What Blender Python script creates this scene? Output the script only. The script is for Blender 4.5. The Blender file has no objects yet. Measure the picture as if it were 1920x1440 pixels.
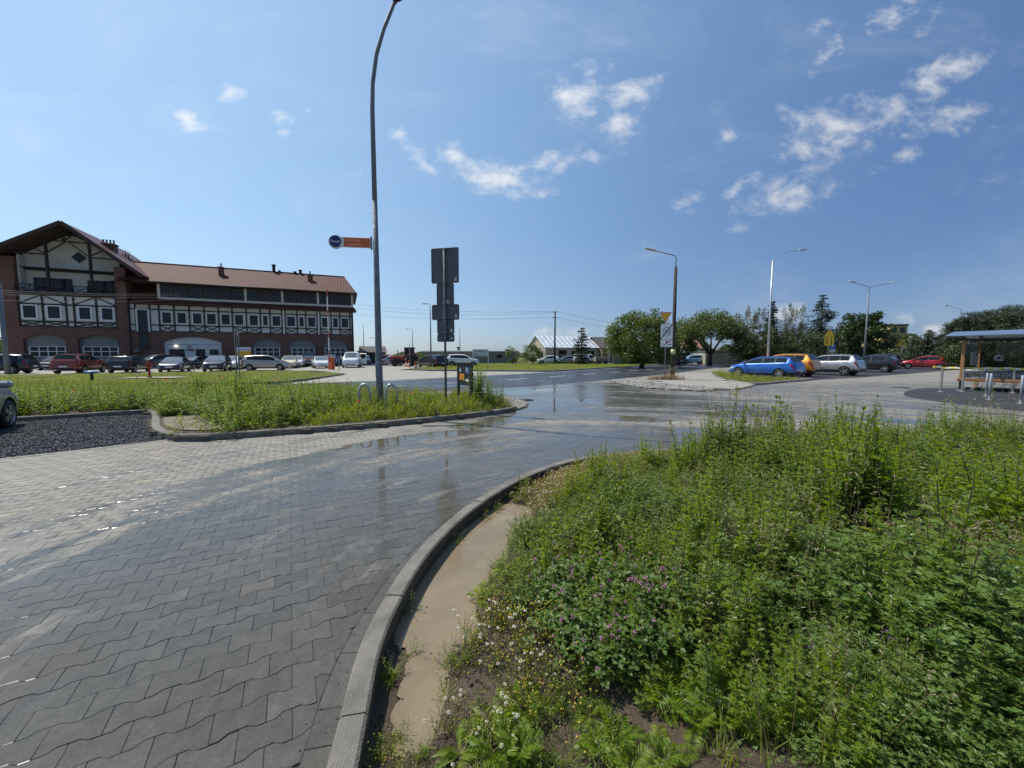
import bpy, bmesh, math, random
import numpy as np
from mathutils import Vector, Matrix, Euler, noise as mnoise

random.seed(7)
rng = np.random.default_rng(7)
C = bpy.context.scene.collection
SC = bpy.context.scene
R = math.radians
PI = math.pi

# ------------------------------------------------------------------ camera
CAM_H = 1.6
PITCH = math.atan(55 / 720)
cd = bpy.data.cameras.new("camera")
cam = bpy.data.objects.new("camera", cd)
C.objects.link(cam)
cam.location = (0, 0, CAM_H)
cam.rotation_euler = (PI / 2 - PITCH, 0, 0)
cd.sensor_width = 36
cd.lens = 36 * 720 / 1920
cd.clip_start = 0.05
cd.clip_end = 3000
SC.camera = cam

# ------------------------------------------------------------------ sun, exposure
SUN_AZ = R(-63)          # measured from the road ahead (+Y), negative is left
SUN_EL = R(57)
sd = bpy.data.lights.new("sun", 'SUN')
sd.energy = 3.9
sd.angle = R(0.53)
sd.color = (1.0, 0.955, 0.88)
sun = bpy.data.objects.new("sun", sd)
C.objects.link(sun)
to_sun = Vector((math.sin(SUN_AZ) * math.cos(SUN_EL), math.cos(SUN_AZ) * math.cos(SUN_EL), math.sin(SUN_EL)))
sun.rotation_euler = to_sun.to_track_quat('Z', 'Y').to_euler()
sun.location = (-20, 20, 40)
vs = SC.view_settings
vs.view_transform = 'Standard'
vs.look = 'None'
vs.exposure = 0.27
vs.gamma = 1.0
vs.use_curve_mapping = False
SC.cycles.max_bounces = 8
SC.cycles.transparent_max_bounces = 12
SC.cycles.use_denoising = True

# ------------------------------------------------------------------ node helpers
def nd(nt, t, inp=None, **at):
    n = nt.nodes.new(t)
    for k, v in at.items():
        setattr(n, k, v)
    for k, v in (inp or {}).items():
        s = n.inputs[k]
        if isinstance(v, bpy.types.NodeSocket):
            nt.links.new(v, s)
        else:
            if s.type == 'RGBA' and len(v) == 3:
                v = (*v, 1)
            s.default_value = v
    return n
def mt(nt, op, a, b=0.0, c=0.0, clamp=False):
    return nd(nt, 'ShaderNodeMath', {0: a, 1: b, 2: c}, operation=op, use_clamp=clamp).outputs[0]
def vm(nt, op, a, b=(0, 0, 0)):
    return nd(nt, 'ShaderNodeVectorMath', {0: a, 1: b}, operation=op).outputs[0]
def mix(nt, f, a, b, mode='MIX'):
    n = nd(nt, 'ShaderNodeMix', data_type='RGBA', blend_type=mode)
    for s, v in ((n.inputs[0], f), (n.inputs[6], a), (n.inputs[7], b)):
        if isinstance(v, bpy.types.NodeSocket):
            nt.links.new(v, s)
        else:
            s.default_value = (*v, 1) if isinstance(v, tuple) and len(v) == 3 else v
    return n.outputs[2]
def rng_map(nt, v, a, b, c=0.0, d=1.0, smooth=True):
    n = nd(nt, 'ShaderNodeMapRange', {0: v, 1: a, 2: b, 3: c, 4: d})
    n.interpolation_type = 'SMOOTHSTEP' if smooth else 'LINEAR'
    return n.outputs[0]
def noise(nt, vec, scale, detail=3.0, rough=0.55, dist=0.0):
    return nd(nt, 'ShaderNodeTexNoise', {'Vector': vec, 'Scale': scale, 'Detail': detail, 'Roughness': rough, 'Distortion': dist}).outputs[0]

# ------------------------------------------------------------------ sky
w = bpy.data.worlds.new("World")
SC.world = w
w.use_nodes = True
nt = w.node_tree
nt.nodes.clear()
sky = nd(nt, 'ShaderNodeTexSky', sky_type='NISHITA', sun_disc=False)
sky.sun_elevation = SUN_EL
sky.sun_rotation = SUN_AZ
sky.altitude = 100
sky.air_density = 1.0
sky.dust_density = 0.15
sky.ozone_density = 2.2
gen = nd(nt, 'ShaderNodeTexCoord').outputs['Generated']
sep = nd(nt, 'ShaderNodeSeparateXYZ', {0: gen})
dx, dy, dz = sep.outputs
den = mt(nt, 'MAXIMUM', dy, 0.05)
q = nd(nt, 'ShaderNodeCombineXYZ', {0: mt(nt, 'DIVIDE', dx, den), 1: mt(nt, 'DIVIDE', dz, den), 2: 0.0}).outputs[0]
def sky_q(px, py):
    x = (px - 960) / 720; y = (720 - py) / 720
    ca, sa = math.cos(PITCH), math.sin(PITCH)
    Y = ca + y * sa
    return (x / Y, (-sa + y * ca) / Y)
# (centre x, centre y, half width, half height, tilt degrees, density) of each cloud, from the photograph
CLOUDS = [(432, 173, 28, 15, 10, .8), (352, 220, 34, 22, -25, .9), (300, 214, 20, 12, -20, .55), (531, 220, 24, 17, 0, .8), (533, 249, 20, 12, 0, .6), (578, 208, 14, 7, 0, .4), (749, 252, 24, 16, 0, .85),
    (668, 328, 34, 12, -15, .8), (848, 296, 28, 24, -20, .9), (800, 310, 60, 18, -40, .7), (915, 333, 120, 28, -8, 1.0), (1070, 300, 80, 22, 8, .75), (1075, 188, 52, 38, 0, 1.0), (1180, 180, 62, 26, 14, .85), (1160, 238, 40, 28, 0, 1.0),
    (1103, 128, 34, 20, 0, .6), (1143, 121, 14, 14, 0, .6), (1363, 258, 28, 22, 35, .65), (1500, 76, 60, 16, 32, .6), (1558, 95, 56, 18, 45, .7), (1670, 35, 70, 24, 28, .65), (1752, 32, 56, 18, 48, .65), (1765, 140, 110, 36, 28, .8),
    (1765, 222, 84, 28, 8, .95), (1560, 240, 130, 50, 12, .85), (1610, 262, 90, 30, 28, .7), (1480, 340, 90, 24, 24, .7), (1390, 348, 44, 18, 20, .8), (1470, 368, 110, 32, 18, .8), (1290, 372, 38, 16, 25, .65), (1280, 404, 30, 12, 30, .5), (1385, 421, 32, 13, 10, .8),
    (1697, 288, 34, 16, 10, .65), (1640, 323, 34, 10, 6, .7), (1862, 237, 50, 12, 12, .55), (1860, 338, 26, 10, 8, .45), (1330, 320, 40, 16, 20, .5), (1130, 502, 30, 14, 0, .22), (1900, 462, 40, 12, 0, .3),
    (1015, 640, 60, 26, 25, .75), (1085, 622, 34, 16, 10, .7), (1140, 625, 26, 24, 0, .8), (1475, 585, 50, 24, 0, .8), (1690, 605, 60, 22, 0, .6), (1750, 618, 60, 18, 0, .7), (900, 645, 60, 12, 0, .35), (965, 60, 22, 22, 0, .3), (1018, 55, 14, 10, 0, .25),
    (1290, 120, 200, 14, 30, .2), (320, 97, 30, 8, 0, .12), (680, 45, 14, 22, 30, .15)]
cur = None
for (px, py, hw, hh, tilt, dens) in CLOUDS:
    cx, cy = sky_q(px, py)
    mp = nd(nt, 'ShaderNodeMapping', {'Vector': q, 'Location': (cx, cy, 0), 'Rotation': (0, 0, R(tilt)), 'Scale': (hw * 1.55 / 720, hh * 1.65 / 720, 1)}, vector_type='TEXTURE').outputs[0]
    ln = nd(nt, 'ShaderNodeVectorMath', {0: mp}, operation='LENGTH').outputs['Value']
    v = nd(nt, 'ShaderNodeMapRange', {0: ln, 1: 1.0, 2: 0.0, 3: 0.0, 4: dens}).outputs[0]
    cur = v if cur is None else mt(nt, 'MAXIMUM', cur, v)
front = mt(nt, 'GREATER_THAN', dy, 0.06)
cur = mt(nt, 'MULTIPLY', cur, front)
# the rest of the sky, behind and above the camera, carries the same scattered small clouds
flat = nd(nt, 'ShaderNodeCombineXYZ', {0: mt(nt, 'DIVIDE', dx, mt(nt, 'ADD', mt(nt, 'MAXIMUM', dz, 0), .12)), 1: mt(nt, 'DIVIDE', dy, mt(nt, 'ADD', mt(nt, 'MAXIMUM', dz, 0), .12)), 2: 0.0}).outputs[0]
gen_cl = rng_map(nt, noise(nt, flat, 0.9, 4), .60, .80, 0, .8)
back = mt(nt, 'LESS_THAN', dy, 0.06)
cur = mt(nt, 'MAXIMUM', cur, mt(nt, 'MULTIPLY', gen_cl, back))
warp = nd(nt, 'ShaderNodeMapping', {'Vector': q, 'Rotation': (0, 0, R(-22)), 'Scale': (1.0, 1.9, 1)}).outputs[0]
n1 = noise(nt, warp, 9.0, 7, .62, .35)
n2 = noise(nt, q, 28.0, 5, .6)
puff = mt(nt, 'ADD', mt(nt, 'MULTIPLY', n1, .68), mt(nt, 'MULTIPLY', n2, .32))
raw = mt(nt, 'ADD', cur, mt(nt, 'MULTIPLY', mt(nt, 'SUBTRACT', puff, .5), 2.7))
cl = mt(nt, 'MULTIPLY', rng_map(nt, raw, .22, 1.15), rng_map(nt, cur, 0.02, .35))
wisp = mt(nt, 'MULTIPLY', rng_map(nt, noise(nt, warp, 2.3, 7, .65, .6), .48, .80), .22)
cl = mt(nt, 'MAXIMUM', cl, wisp)
cl = mt(nt, 'MULTIPLY', cl, .80)
sc_ = nd(nt, 'ShaderNodeVectorMath', {0: sky.outputs[0], 'Scale': .145}, operation='SCALE').outputs[0]
gm = nd(nt, 'ShaderNodeGamma', {'Color': sc_, 'Gamma': .62}).outputs[0]      # clear summer air: horizon and zenith closer in brightness
hs = nd(nt, 'ShaderNodeHueSaturation', {'Saturation': 1.32, 'Value': 6.0, 'Color': gm}).outputs[0]
# forward glow of the air: brighter towards the sun, deeper and bluer away from it
sc0 = nd(nt, 'ShaderNodeVectorMath', {0: gen, 1: tuple(to_sun)}, operation='DOT_PRODUCT').outputs['Value']
sc1 = mt(nt, 'MAXIMUM', sc0, 0.0)
glow = mt(nt, 'ADD', .50, mt(nt, 'ADD', mt(nt, 'MULTIPLY', sc1, .55), mt(nt, 'MULTIPLY', mt(nt, 'MULTIPLY', sc1, sc1), .45)))
gv = nd(nt, 'ShaderNodeCombineXYZ', {0: mt(nt, 'POWER', glow, 1.25), 1: glow, 2: mt(nt, 'POWER', glow, .6)}).outputs[0]
hs = nd(nt, 'ShaderNodeVectorMath', {0: hs, 1: gv}, operation='MULTIPLY').outputs[0]
hz = mt(nt, 'POWER', 2.718, mt(nt, 'MULTIPLY', mt(nt, 'MAXIMUM', dz, 0.0), -13.0))     # the low air all round is bluish, not white
hv = nd(nt, 'ShaderNodeCombineXYZ', {0: mt(nt, 'SUBTRACT', 1.0, mt(nt, 'MULTIPLY', hz, .36)), 1: mt(nt, 'SUBTRACT', 1.0, mt(nt, 'MULTIPLY', hz, .27)), 2: mt(nt, 'SUBTRACT', 1.0, mt(nt, 'MULTIPLY', hz, .06))}).outputs[0]
hs = nd(nt, 'ShaderNodeVectorMath', {0: hs, 1: hv}, operation='MULTIPLY').outputs[0]
cloud_col = mix(nt, rng_map(nt, n1, .35, .7), (4.9, 5.2, 5.7), (6.4, 6.5, 6.6))
cloud_col = nd(nt, 'ShaderNodeVectorMath', {0: cloud_col, 'Scale': mt(nt, 'POWER', glow, .45)}, operation='SCALE').outputs[0]
skyc = mix(nt, cl, hs, cloud_col)
bg = nd(nt, 'ShaderNodeBackground', {'Color': skyc, 'Strength': 0.125})
out = nd(nt, 'ShaderNodeOutputWorld', {'Surface': bg.outputs[0]})
w.cycles.sampling_method = 'MANUAL'
w.cycles.sample_map_resolution = 512

# ------------------------------------------------------------------ materials
MATS = {}
def new_mat(name):
    m = bpy.data.materials.new(name)
    m.use_nodes = True
    m.node_tree.nodes.clear()
    return m, m.node_tree
def finish(nt, shader, disp=None):
    o = nd(nt, 'ShaderNodeOutputMaterial', {'Surface': shader})
    return o
def mat(name, col, rough=.6, metal=0.0, var=.12, scale=6.0, bump=0.0, bscale=40.0, spec=.5, coat=0.0, dirt=0.0, dirtcol=(.12, .1, .08), rvar=.1):
    """plain surface: base colour with grain, blotches of dirt and roughness variation"""
    if name in MATS:
        return MATS[name]
    m, nt = new_mat(name)
    pos = nd(nt, 'ShaderNodeTexCoord').outputs['Object']
    n = noise(nt, pos, scale, 5)
    f = rng_map(nt, n, .3, .7, 1 - var, 1 + var, False)
    c = nd(nt, 'ShaderNodeVectorMath', {0: col, 'Scale': f}, operation='SCALE').outputs[0]
    if dirt:
        dmask = mt(nt, 'MULTIPLY', rng_map(nt, noise(nt, pos, scale * .6, 6, .7), .5, .75), dirt)
        c = mix(nt, dmask, c, dirtcol)
    r = rng_map(nt, noise(nt, pos, scale * 2.3, 3), .3, .7, max(rough - rvar, .02), min(rough + rvar, 1), False)
    b = nd(nt, 'ShaderNodeBsdfPrincipled', {'Base Color': c, 'Roughness': r, 'Metallic': metal, 'Specular IOR Level': spec, 'Coat Weight': coat, 'Coat Roughness': .05})
    if bump:
        bn = nd(nt, 'ShaderNodeBump', {'Height': noise(nt, pos, bscale, 4), 'Strength': bump, 'Distance': .02})
        nt.links.new(bn.outputs[0], b.inputs['Normal'])
    finish(nt, b.outputs[0])
    MATS[name] = m
    return m
def glass(name, col=(.02, .025, .03), rough=.03, alpha=1.0, spec=.5):
    if name in MATS:
        return MATS[name]
    m, nt = new_mat(name)
    pos = nd(nt, 'ShaderNodeTexCoord').outputs['Object']
    b = nd(nt, 'ShaderNodeBsdfPrincipled', {'Base Color': col, 'Roughness': rough, 'Specular IOR Level': spec, 'IOR': 1.5})
    bn = nd(nt, 'ShaderNodeBump', {'Height': noise(nt, pos, .8, 2), 'Strength': .03, 'Distance': .1})
    nt.links.new(bn.outputs[0], b.inputs['Normal'])
    s = b.outputs[0]
    if alpha < 1:
        tr = nd(nt, 'ShaderNodeBsdfTransparent', {'Color': (.75, .8, .8)})
        s = nd(nt, 'ShaderNodeMixShader', {0: alpha, 1: tr.outputs[0], 2: s}).outputs[0]
    finish(nt, s)
    MATS[name] = m
    return m
def leafmat(name, col, col2, trans=.35, rough=.45, inst=True):
    """leaf: colour varies from plant to plant (instance random) and leaf to leaf (the mesh's tone)"""
    if name in MATS:
        return MATS[name]
    m, nt = new_mat(name)
    tone = nd(nt, 'ShaderNodeAttribute', attribute_name='tone').outputs['Fac']
    rnd = nd(nt, 'ShaderNodeObjectInfo').outputs['Random']
    f = mt(nt, 'ADD', mt(nt, 'MULTIPLY', tone, .65 if inst else 1.0), mt(nt, 'MULTIPLY', rnd, .35 if inst else 0.0))
    c = mix(nt, f, col, col2)
    b = nd(nt, 'ShaderNodeBsdfPrincipled', {'Base Color': c, 'Roughness': rough * .9, 'Specular IOR Level': .45})
    t = nd(nt, 'ShaderNodeBsdfTranslucent')
    tc = nd(nt, 'ShaderNodeHueSaturation', {'Hue': .48, 'Saturation': 1.15, 'Value': 1.7, 'Color': c}).outputs[0]
    nt.links.new(tc, t.inputs['Color'])
    s = nd(nt, 'ShaderNodeMixShader', {0: trans, 1: b.outputs[0], 2: t.outputs[0]})
    finish(nt, s.outputs[0])
    MATS[name] = m
    return m

# ------------------------------------------------------------------ object helpers
def ray(px, py):
    x = (px - 960) / 720; y = (720 - py) / 720
    ca, sa = math.cos(PITCH), math.sin(PITCH)
    return Vector((x, ca + y * sa, -sa + y * ca))
def G(px, py, z=0.0):
    """the ground point seen at a place of the photograph"""
    r = ray(px, py); t = (z - CAM_H) / r.z
    return Vector((r.x * t, r.y * t, z))
def at(px, py, Y):
    """the point seen there at a distance Y ahead"""
    r = ray(px, py); t = Y / r.y
    return Vector((r.x * t, Y, CAM_H + r.z * t))

def tag(o, label=None, cat=None, group=None, kind=None):
    if label: o['label'] = label
    if cat: o['category'] = cat
    if group: o['group'] = group
    if kind: o['kind'] = kind
    return o
def empty(name, loc=(0, 0, 0), rz=0.0, label=None, cat=None, group=None, parent=None):
    o = bpy.data.objects.new(name, None)
    C.objects.link(o)
    o.location = loc
    o.rotation_euler = (0, 0, rz)
    o.empty_display_size = .2
    if parent: o.parent = parent
    return tag(o, label, cat, group)
def add(name, me, m=None, parent=None, loc=None, rz=None):
    o = bpy.data.objects.new(name, me)
    C.objects.link(o)
    if m is not None and not me.materials:
        for x in (m if isinstance(m, (list, tuple)) else [m]):
            me.materials.append(x)
    if parent: o.parent = parent
    if loc is not None: o.location = loc
    if rz is not None: o.rotation_euler = (0, 0, rz)
    return o
def copy_tree(o, parent=None):
    """a thing, its parts and their sub-parts"""
    c = o.copy()
    C.objects.link(c)
    if parent: c.parent = parent
    for ch in list(o.children):
        copy_tree(ch, c)
    return c

class MB:
    """collects shapes into one mesh"""
    def __init__(s):
        s.v = []; s.f = []; s.mi = []; s.sm = []
    def face(s, pts, mi=0, smooth=False):
        i = len(s.v)
        s.v += [tuple(p) for p in pts]
        s.f.append(tuple(range(i, i + len(pts)))); s.mi.append(mi); s.sm.append(smooth)
    def mesh(s, vs, fs, mi=0, smooth=False):
        i = len(s.v)
        s.v += [tuple(p) for p in vs]
        for f in fs:
            s.f.append(tuple(i + k for k in f)); s.mi.append(mi); s.sm.append(smooth)
    def box(s, x0, x1, y0, y1, z0, z1, mi=0, M=None):
        vs = [Vector(p) for p in ((x0, y0, z0), (x1, y0, z0), (x1, y1, z0), (x0, y1, z0), (x0, y0, z1), (x1, y0, z1), (x1, y1, z1), (x0, y1, z1))]
        if M is not None: vs = [M @ v for v in vs]
        s.mesh(vs, [(0, 3, 2, 1), (4, 5, 6, 7), (0, 1, 5, 4), (1, 2, 6, 5), (2, 3, 7, 6), (3, 0, 4, 7)], mi)
        return s
    def bbox(s, x0, x1, y0, y1, z0, z1, b=.01, mi=0, M=None):
        """box with chamfered edges"""
        b = min(b, (x1 - x0) * .45, (y1 - y0) * .45, (z1 - z0) * .45)
        bm = bmesh.new()
        bmesh.ops.create_cube(bm, size=1)
        for v in bm.verts:
            v.co = Vector(((x0 + x1) / 2 + v.co.x * (x1 - x0), (y0 + y1) / 2 + v.co.y * (y1 - y0), (z0 + z1) / 2 + v.co.z * (z1 - z0)))
        bmesh.ops.bevel(bm, geom=list(bm.edges), offset=b, segments=1, affect='EDGES')
        s.bm(bm, mi, M)
        return s
    def bm(s, bm, mi=0, M=None, smooth=False):
        bm.verts.index_update()
        vs = [(M @ v.co if M is not None else v.co.copy()) for v in bm.verts]
        s.mesh(vs, [[v.index for v in f.verts] for f in bm.faces], mi, smooth)
        bm.free()
    def bar(s, a, b, w, h=None, mi=0, up=(0, 0, 1)):
        """square bar from a to b"""
        h = h or w
        a = Vector(a); b = Vector(b); d = (b - a)
        L = d.length; d.normalize()
        u = Vector(up)
        if abs(d.dot(u)) > .95: u = Vector((0, 1, 0))
        x = d.cross(u).normalized(); y = x.cross(d)
        vs = []
        for p in (a, b):
            for sx, sy in ((-1, -1), (1, -1), (1, 1), (-1, 1)):
                vs.append(p + x * sx * w / 2 + y * sy * h / 2)
        s.mesh(vs, [(0, 3, 2, 1), (4, 5, 6, 7), (0, 1, 5, 4), (1, 2, 6, 5), (2, 3, 7, 6), (3, 0, 4, 7)], mi)
        return s
    def tube(s, path, r, seg=8, mi=0, caps=True, smooth=True):
        path = [Vector(p) for p in path]
        n = len(path)
        rs = r if isinstance(r, (list, tuple)) else [r] * n
        vs = []; fs = []
        prev = None
        for i, p in enumerate(path):
            t = (path[min(i + 1, n - 1)] - path[max(i - 1, 0)]).normalized()
            if prev is None:
                u = Vector((0, 0, 1)) if abs(t.z) < .9 else Vector((1, 0, 0))
                x = t.cross(u).normalized()
            else:
                x = (prev - t * prev.dot(t)).normalized()
            prev = x
            y = t.cross(x)
            for k in range(seg):
                a = 2 * PI * k / seg
                vs.append(p + (x * math.cos(a) + y * math.sin(a)) * rs[i])
        for i in range(n - 1):
            for k in range(seg):
                k2 = (k + 1) % seg
                fs.append((i * seg + k, i * seg + k2, (i + 1) * seg + k2, (i + 1) * seg + k))
        s.mesh(vs, fs, mi, smooth)
        if caps:
            i = len(s.v) - len(vs)
            s.f.append(tuple(i + k for k in range(seg - 1, -1, -1))); s.mi.append(mi); s.sm.append(False)
            s.f.append(tuple(i + (n - 1) * seg + k for k in range(seg))); s.mi.append(mi); s.sm.append(False)
        return s
    def lathe(s, prof, seg=16, mi=0, M=None, smooth=True, caps=True):
        """profile of (radius, height) turned about z"""
        vs = []; fs = []
        for (r, z) in prof:
            for k in range(seg):
                a = 2 * PI * k / seg
                vs.append(Vector((r * math.cos(a), r * math.sin(a), z)))
        n = len(prof)
        for i in range(n - 1):
            for k in range(seg):
                k2 = (k + 1) % seg
                fs.append((i * seg + k, i * seg + k2, (i + 1) * seg + k2, (i + 1) * seg + k))
        if caps:
            fs.append(tuple(range(seg - 1, -1, -1)))
            fs.append(tuple((n - 1) * seg + k for k in range(seg)))
        if M is not None: vs = [M @ v for v in vs]
        s.mesh(vs, fs, mi, smooth)
        return s
    def prism(s, poly, z0, z1, mi=0, M=None):
        n = len(poly)
        vs = [Vector((p[0], p[1], z0)) for p in poly] + [Vector((p[0], p[1], z1)) for p in poly]
        if M is not None: vs = [M @ v for v in vs]
        fs = [tuple(range(n - 1, -1, -1)), tuple(range(n, 2 * n))] + [(i, (i + 1) % n, n + (i + 1) % n, n + i) for i in range(n)]
        s.mesh(vs, fs, mi)
        return s
    def data(s, name):
        me = bpy.data.meshes.new(name)
        me.from_pydata(s.v, [], s.f)
        me.polygons.foreach_set('material_index', s.mi)
        me.polygons.foreach_set('use_smooth', s.sm)
        me.update()
        return me
    def build(s, name, m, parent=None, loc=None, rz=None):
        return add(name, s.data(name), m, parent, loc, rz)

UNIT = {}
def unit_box(m, bevel=.04):
    key = m.name
    if key not in UNIT:
        b = MB(); b.bbox(-.5, .5, -.5, .5, -.5, .5, bevel)
        me = b.data('block'); me.materials.append(m); UNIT[key] = me
    return UNIT[key]
def block(name, m, x0, x1, y0, y1, z0, z1, parent=None):
    """a box-shaped piece; alike pieces share one mesh"""
    if 'brick' in m.name:
        return MB().box(x0, x1, y0, y1, z0, z1).build(name, m, parent)
    o = bpy.data.objects.new(name, unit_box(m, .02))
    C.objects.link(o)
    o.location = ((x0 + x1) / 2, (y0 + y1) / 2, (z0 + z1) / 2)
    o.scale = (abs(x1 - x0), abs(y1 - y0), abs(z1 - z0))
    if parent: o.parent = parent
    return o
def beam(name, m, a, b, w, d, parent=None):
    """a straight timber or rail in a facade, from a to b (u, v, z), w wide and d deep"""
    a = Vector(a); b = Vector(b)
    o = bpy.data.objects.new(name, unit_box(m, .02))
    C.objects.link(o)
    o.location = (a + b) / 2
    dv = b - a
    o.rotation_euler = dv.to_track_quat('X', 'Z').to_euler() if abs(dv.z) < dv.length * .999 else Euler((0, -PI / 2, 0))
    o.scale = (dv.length, d, w)
    if parent: o.parent = parent
    return o
FONT_CACHE = {}
def text(name, body, size, m, parent, loc, rot, align='CENTER', extrude=.002, sx=1.0):
    fc = bpy.data.curves.new(name, 'FONT')
    fc.body = body; fc.size = size; fc.align_x = align; fc.align_y = 'CENTER'; fc.extrude = extrude
    fc.resolution_u = 3
    t = bpy.data.objects.new(name, fc)
    C.objects.link(t)
    bpy.context.view_layer.update()
    me = bpy.data.meshes.new_from_object(t.evaluated_get(bpy.context.evaluated_depsgraph_get()))
    bpy.data.objects.remove(t)
    bpy.data.curves.remove(fc)
    me.materials.clear()
    o = add(name, me, m, parent)
    o.location = loc; o.rotation_euler = rot; o.scale = (sx, 1, 1)
    return o

# polyline utilities
def resample(pts, step):
    pts = [Vector((p[0], p[1], 0)) for p in pts]
    # Catmull-Rom
    out = []
    for i in range(len(pts) - 1):
        p0 = pts[max(i - 1, 0)]; p1 = pts[i]; p2 = pts[i + 1]; p3 = pts[min(i + 2, len(pts) - 1)]
        n = max(int((p2 - p1).length / step * 3), 3)
        for k in range(n):
            t = k / n
            out.append(.5 * ((2 * p1) + (p2 - p0) * t + (2 * p0 - 5 * p1 + 4 * p2 - p3) * t * t + (3 * p1 - p0 - 3 * p2 + p3) * t ** 3))
    out.append(pts[-1])
    # even spacing
    res = [out[0]]; acc = 0.0
    for a, b in zip(out, out[1:]):
        d = (b - a).length
        while acc + d >= step:
            a = a + (b - a) * ((step - acc) / d); d = (b - a).length; acc = 0
            res.append(a)
        acc += d
    if (res[-1] - out[-1]).length > step * .3:
        res.append(out[-1])
    return res
def offset_line(pts, d):
    """shift a polyline to its right by d"""
    out = []
    for i, p in enumerate(pts):
        t = (pts[min(i + 1, len(pts) - 1)] - pts[max(i - 1, 0)]).normalized()
        out.append(p + Vector((t.y, -t.x, 0)) * d)
    return out
def in_poly(x, y, poly):
    c = False
    n = len(poly)
    j = n - 1
    for i in range(n):
        xi, yi = poly[i][0], poly[i][1]; xj, yj = poly[j][0], poly[j][1]
        if (yi > y) != (yj > y) and x < (xj - xi) * (y - yi) / (yj - yi) + xi:
            c = not c
        j = i
    return c
def dist_poly(x, y, line):
    """distance to a polyline, and on which side (positive = right)"""
    best = 1e9; side = 1
    for a, b in zip(line, line[1:]):
        dx, dy = b.x - a.x, b.y - a.y
        L2 = dx * dx + dy * dy
        t = max(0, min(1, ((x - a.x) * dx + (y - a.y) * dy) / L2)) if L2 else 0
        ex, ey = x - a.x - dx * t, y - a.y - dy * t
        d = ex * ex + ey * ey
        if d < best:
            best = d; side = 1 if dx * (y - a.y) - dy * (x - a.x) < 0 else -1
    return math.sqrt(best) * side
def sheet(name, poly, z, m, kind='structure'):
    b = MB(); b.face([(p[0], p[1], z) for p in poly])
    o = b.build(name, m)
    bm = bmesh.new(); bm.from_mesh(o.data)
    bmesh.ops.triangulate(bm, faces=bm.faces[:])
    for f in bm.faces:
        if f.normal.z < 0: f.normal_flip()
    bm.to_mesh(o.data); bm.free()
    o['kind'] = kind
    return o

# ================================================================== ground and paving
# outlines on the ground (metres; camera at the origin, +Y ahead)
KERB_BED = [(.5, -1.4), (.05, -.6), (-.28, .1), (-.46, .7), (-.535, 1.15), (-.60, 1.49), (-.665, 1.84), (-.675, 2.22), (-.63, 2.71), (-.49, 3.28), (-.29, 3.77), (.04, 4.36), (.48, 4.92), (1.0, 5.36), (1.6, 5.58),
            (2.6, 5.95), (4.2, 6.5), (6.2, 6.95), (9.0, 7.1), (12.5, 6.8), (17.0, 5.8)]
bed_in = resample(KERB_BED, .06)                 # inner edge of the kerb; the bed is to its right
KW = .112
bed_out = offset_line(bed_in, -KW)
bed_c = bed_in[::5]
BED_POLY = [(p.x, p.y) for p in bed_c] + [(17, -6), (2, -6)]
KERB_ISLE = [(-16.5, 5.95), (-11.8, 9.15), (-9.95, 10.38), (-9.1, 9.62), (-7.72, 8.13), (-7.15, 7.58), (-6.6, 7.2), (-6.04, 7.03), (-5.5, 7.15), (-4.84, 7.45), (-3.04, 8.3), (-1.44, 9.37), (-.43, 10.2), (-.02, 10.66), (.12, 11.1), (-.05, 11.7), (-.6, 12.6)]
isle_l1 = resample(KERB_ISLE[:3], .1)
isle_l2 = resample(KERB_ISLE[2:], .08)
ISLE_POLY = [(p.x, p.y) for p in isle_l1[:-1]] + [(p.x, p.y) for p in isle_l2] + [(-1.4, 13.6), (-3.5, 14.4), (-8, 16.2), (-14, 18), (-30, 20), (-34, 12)]
GRAVEL = [(-24, -6.0), (-7.9, 5.82), (-6.45, 7.2), (-7.2, 7.6), (-7.75, 8.15), (-9.1, 9.62), (-9.95, 10.38), (-11.8, 9.15), (-16.5, 5.95), (-30, -3)]

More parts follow.
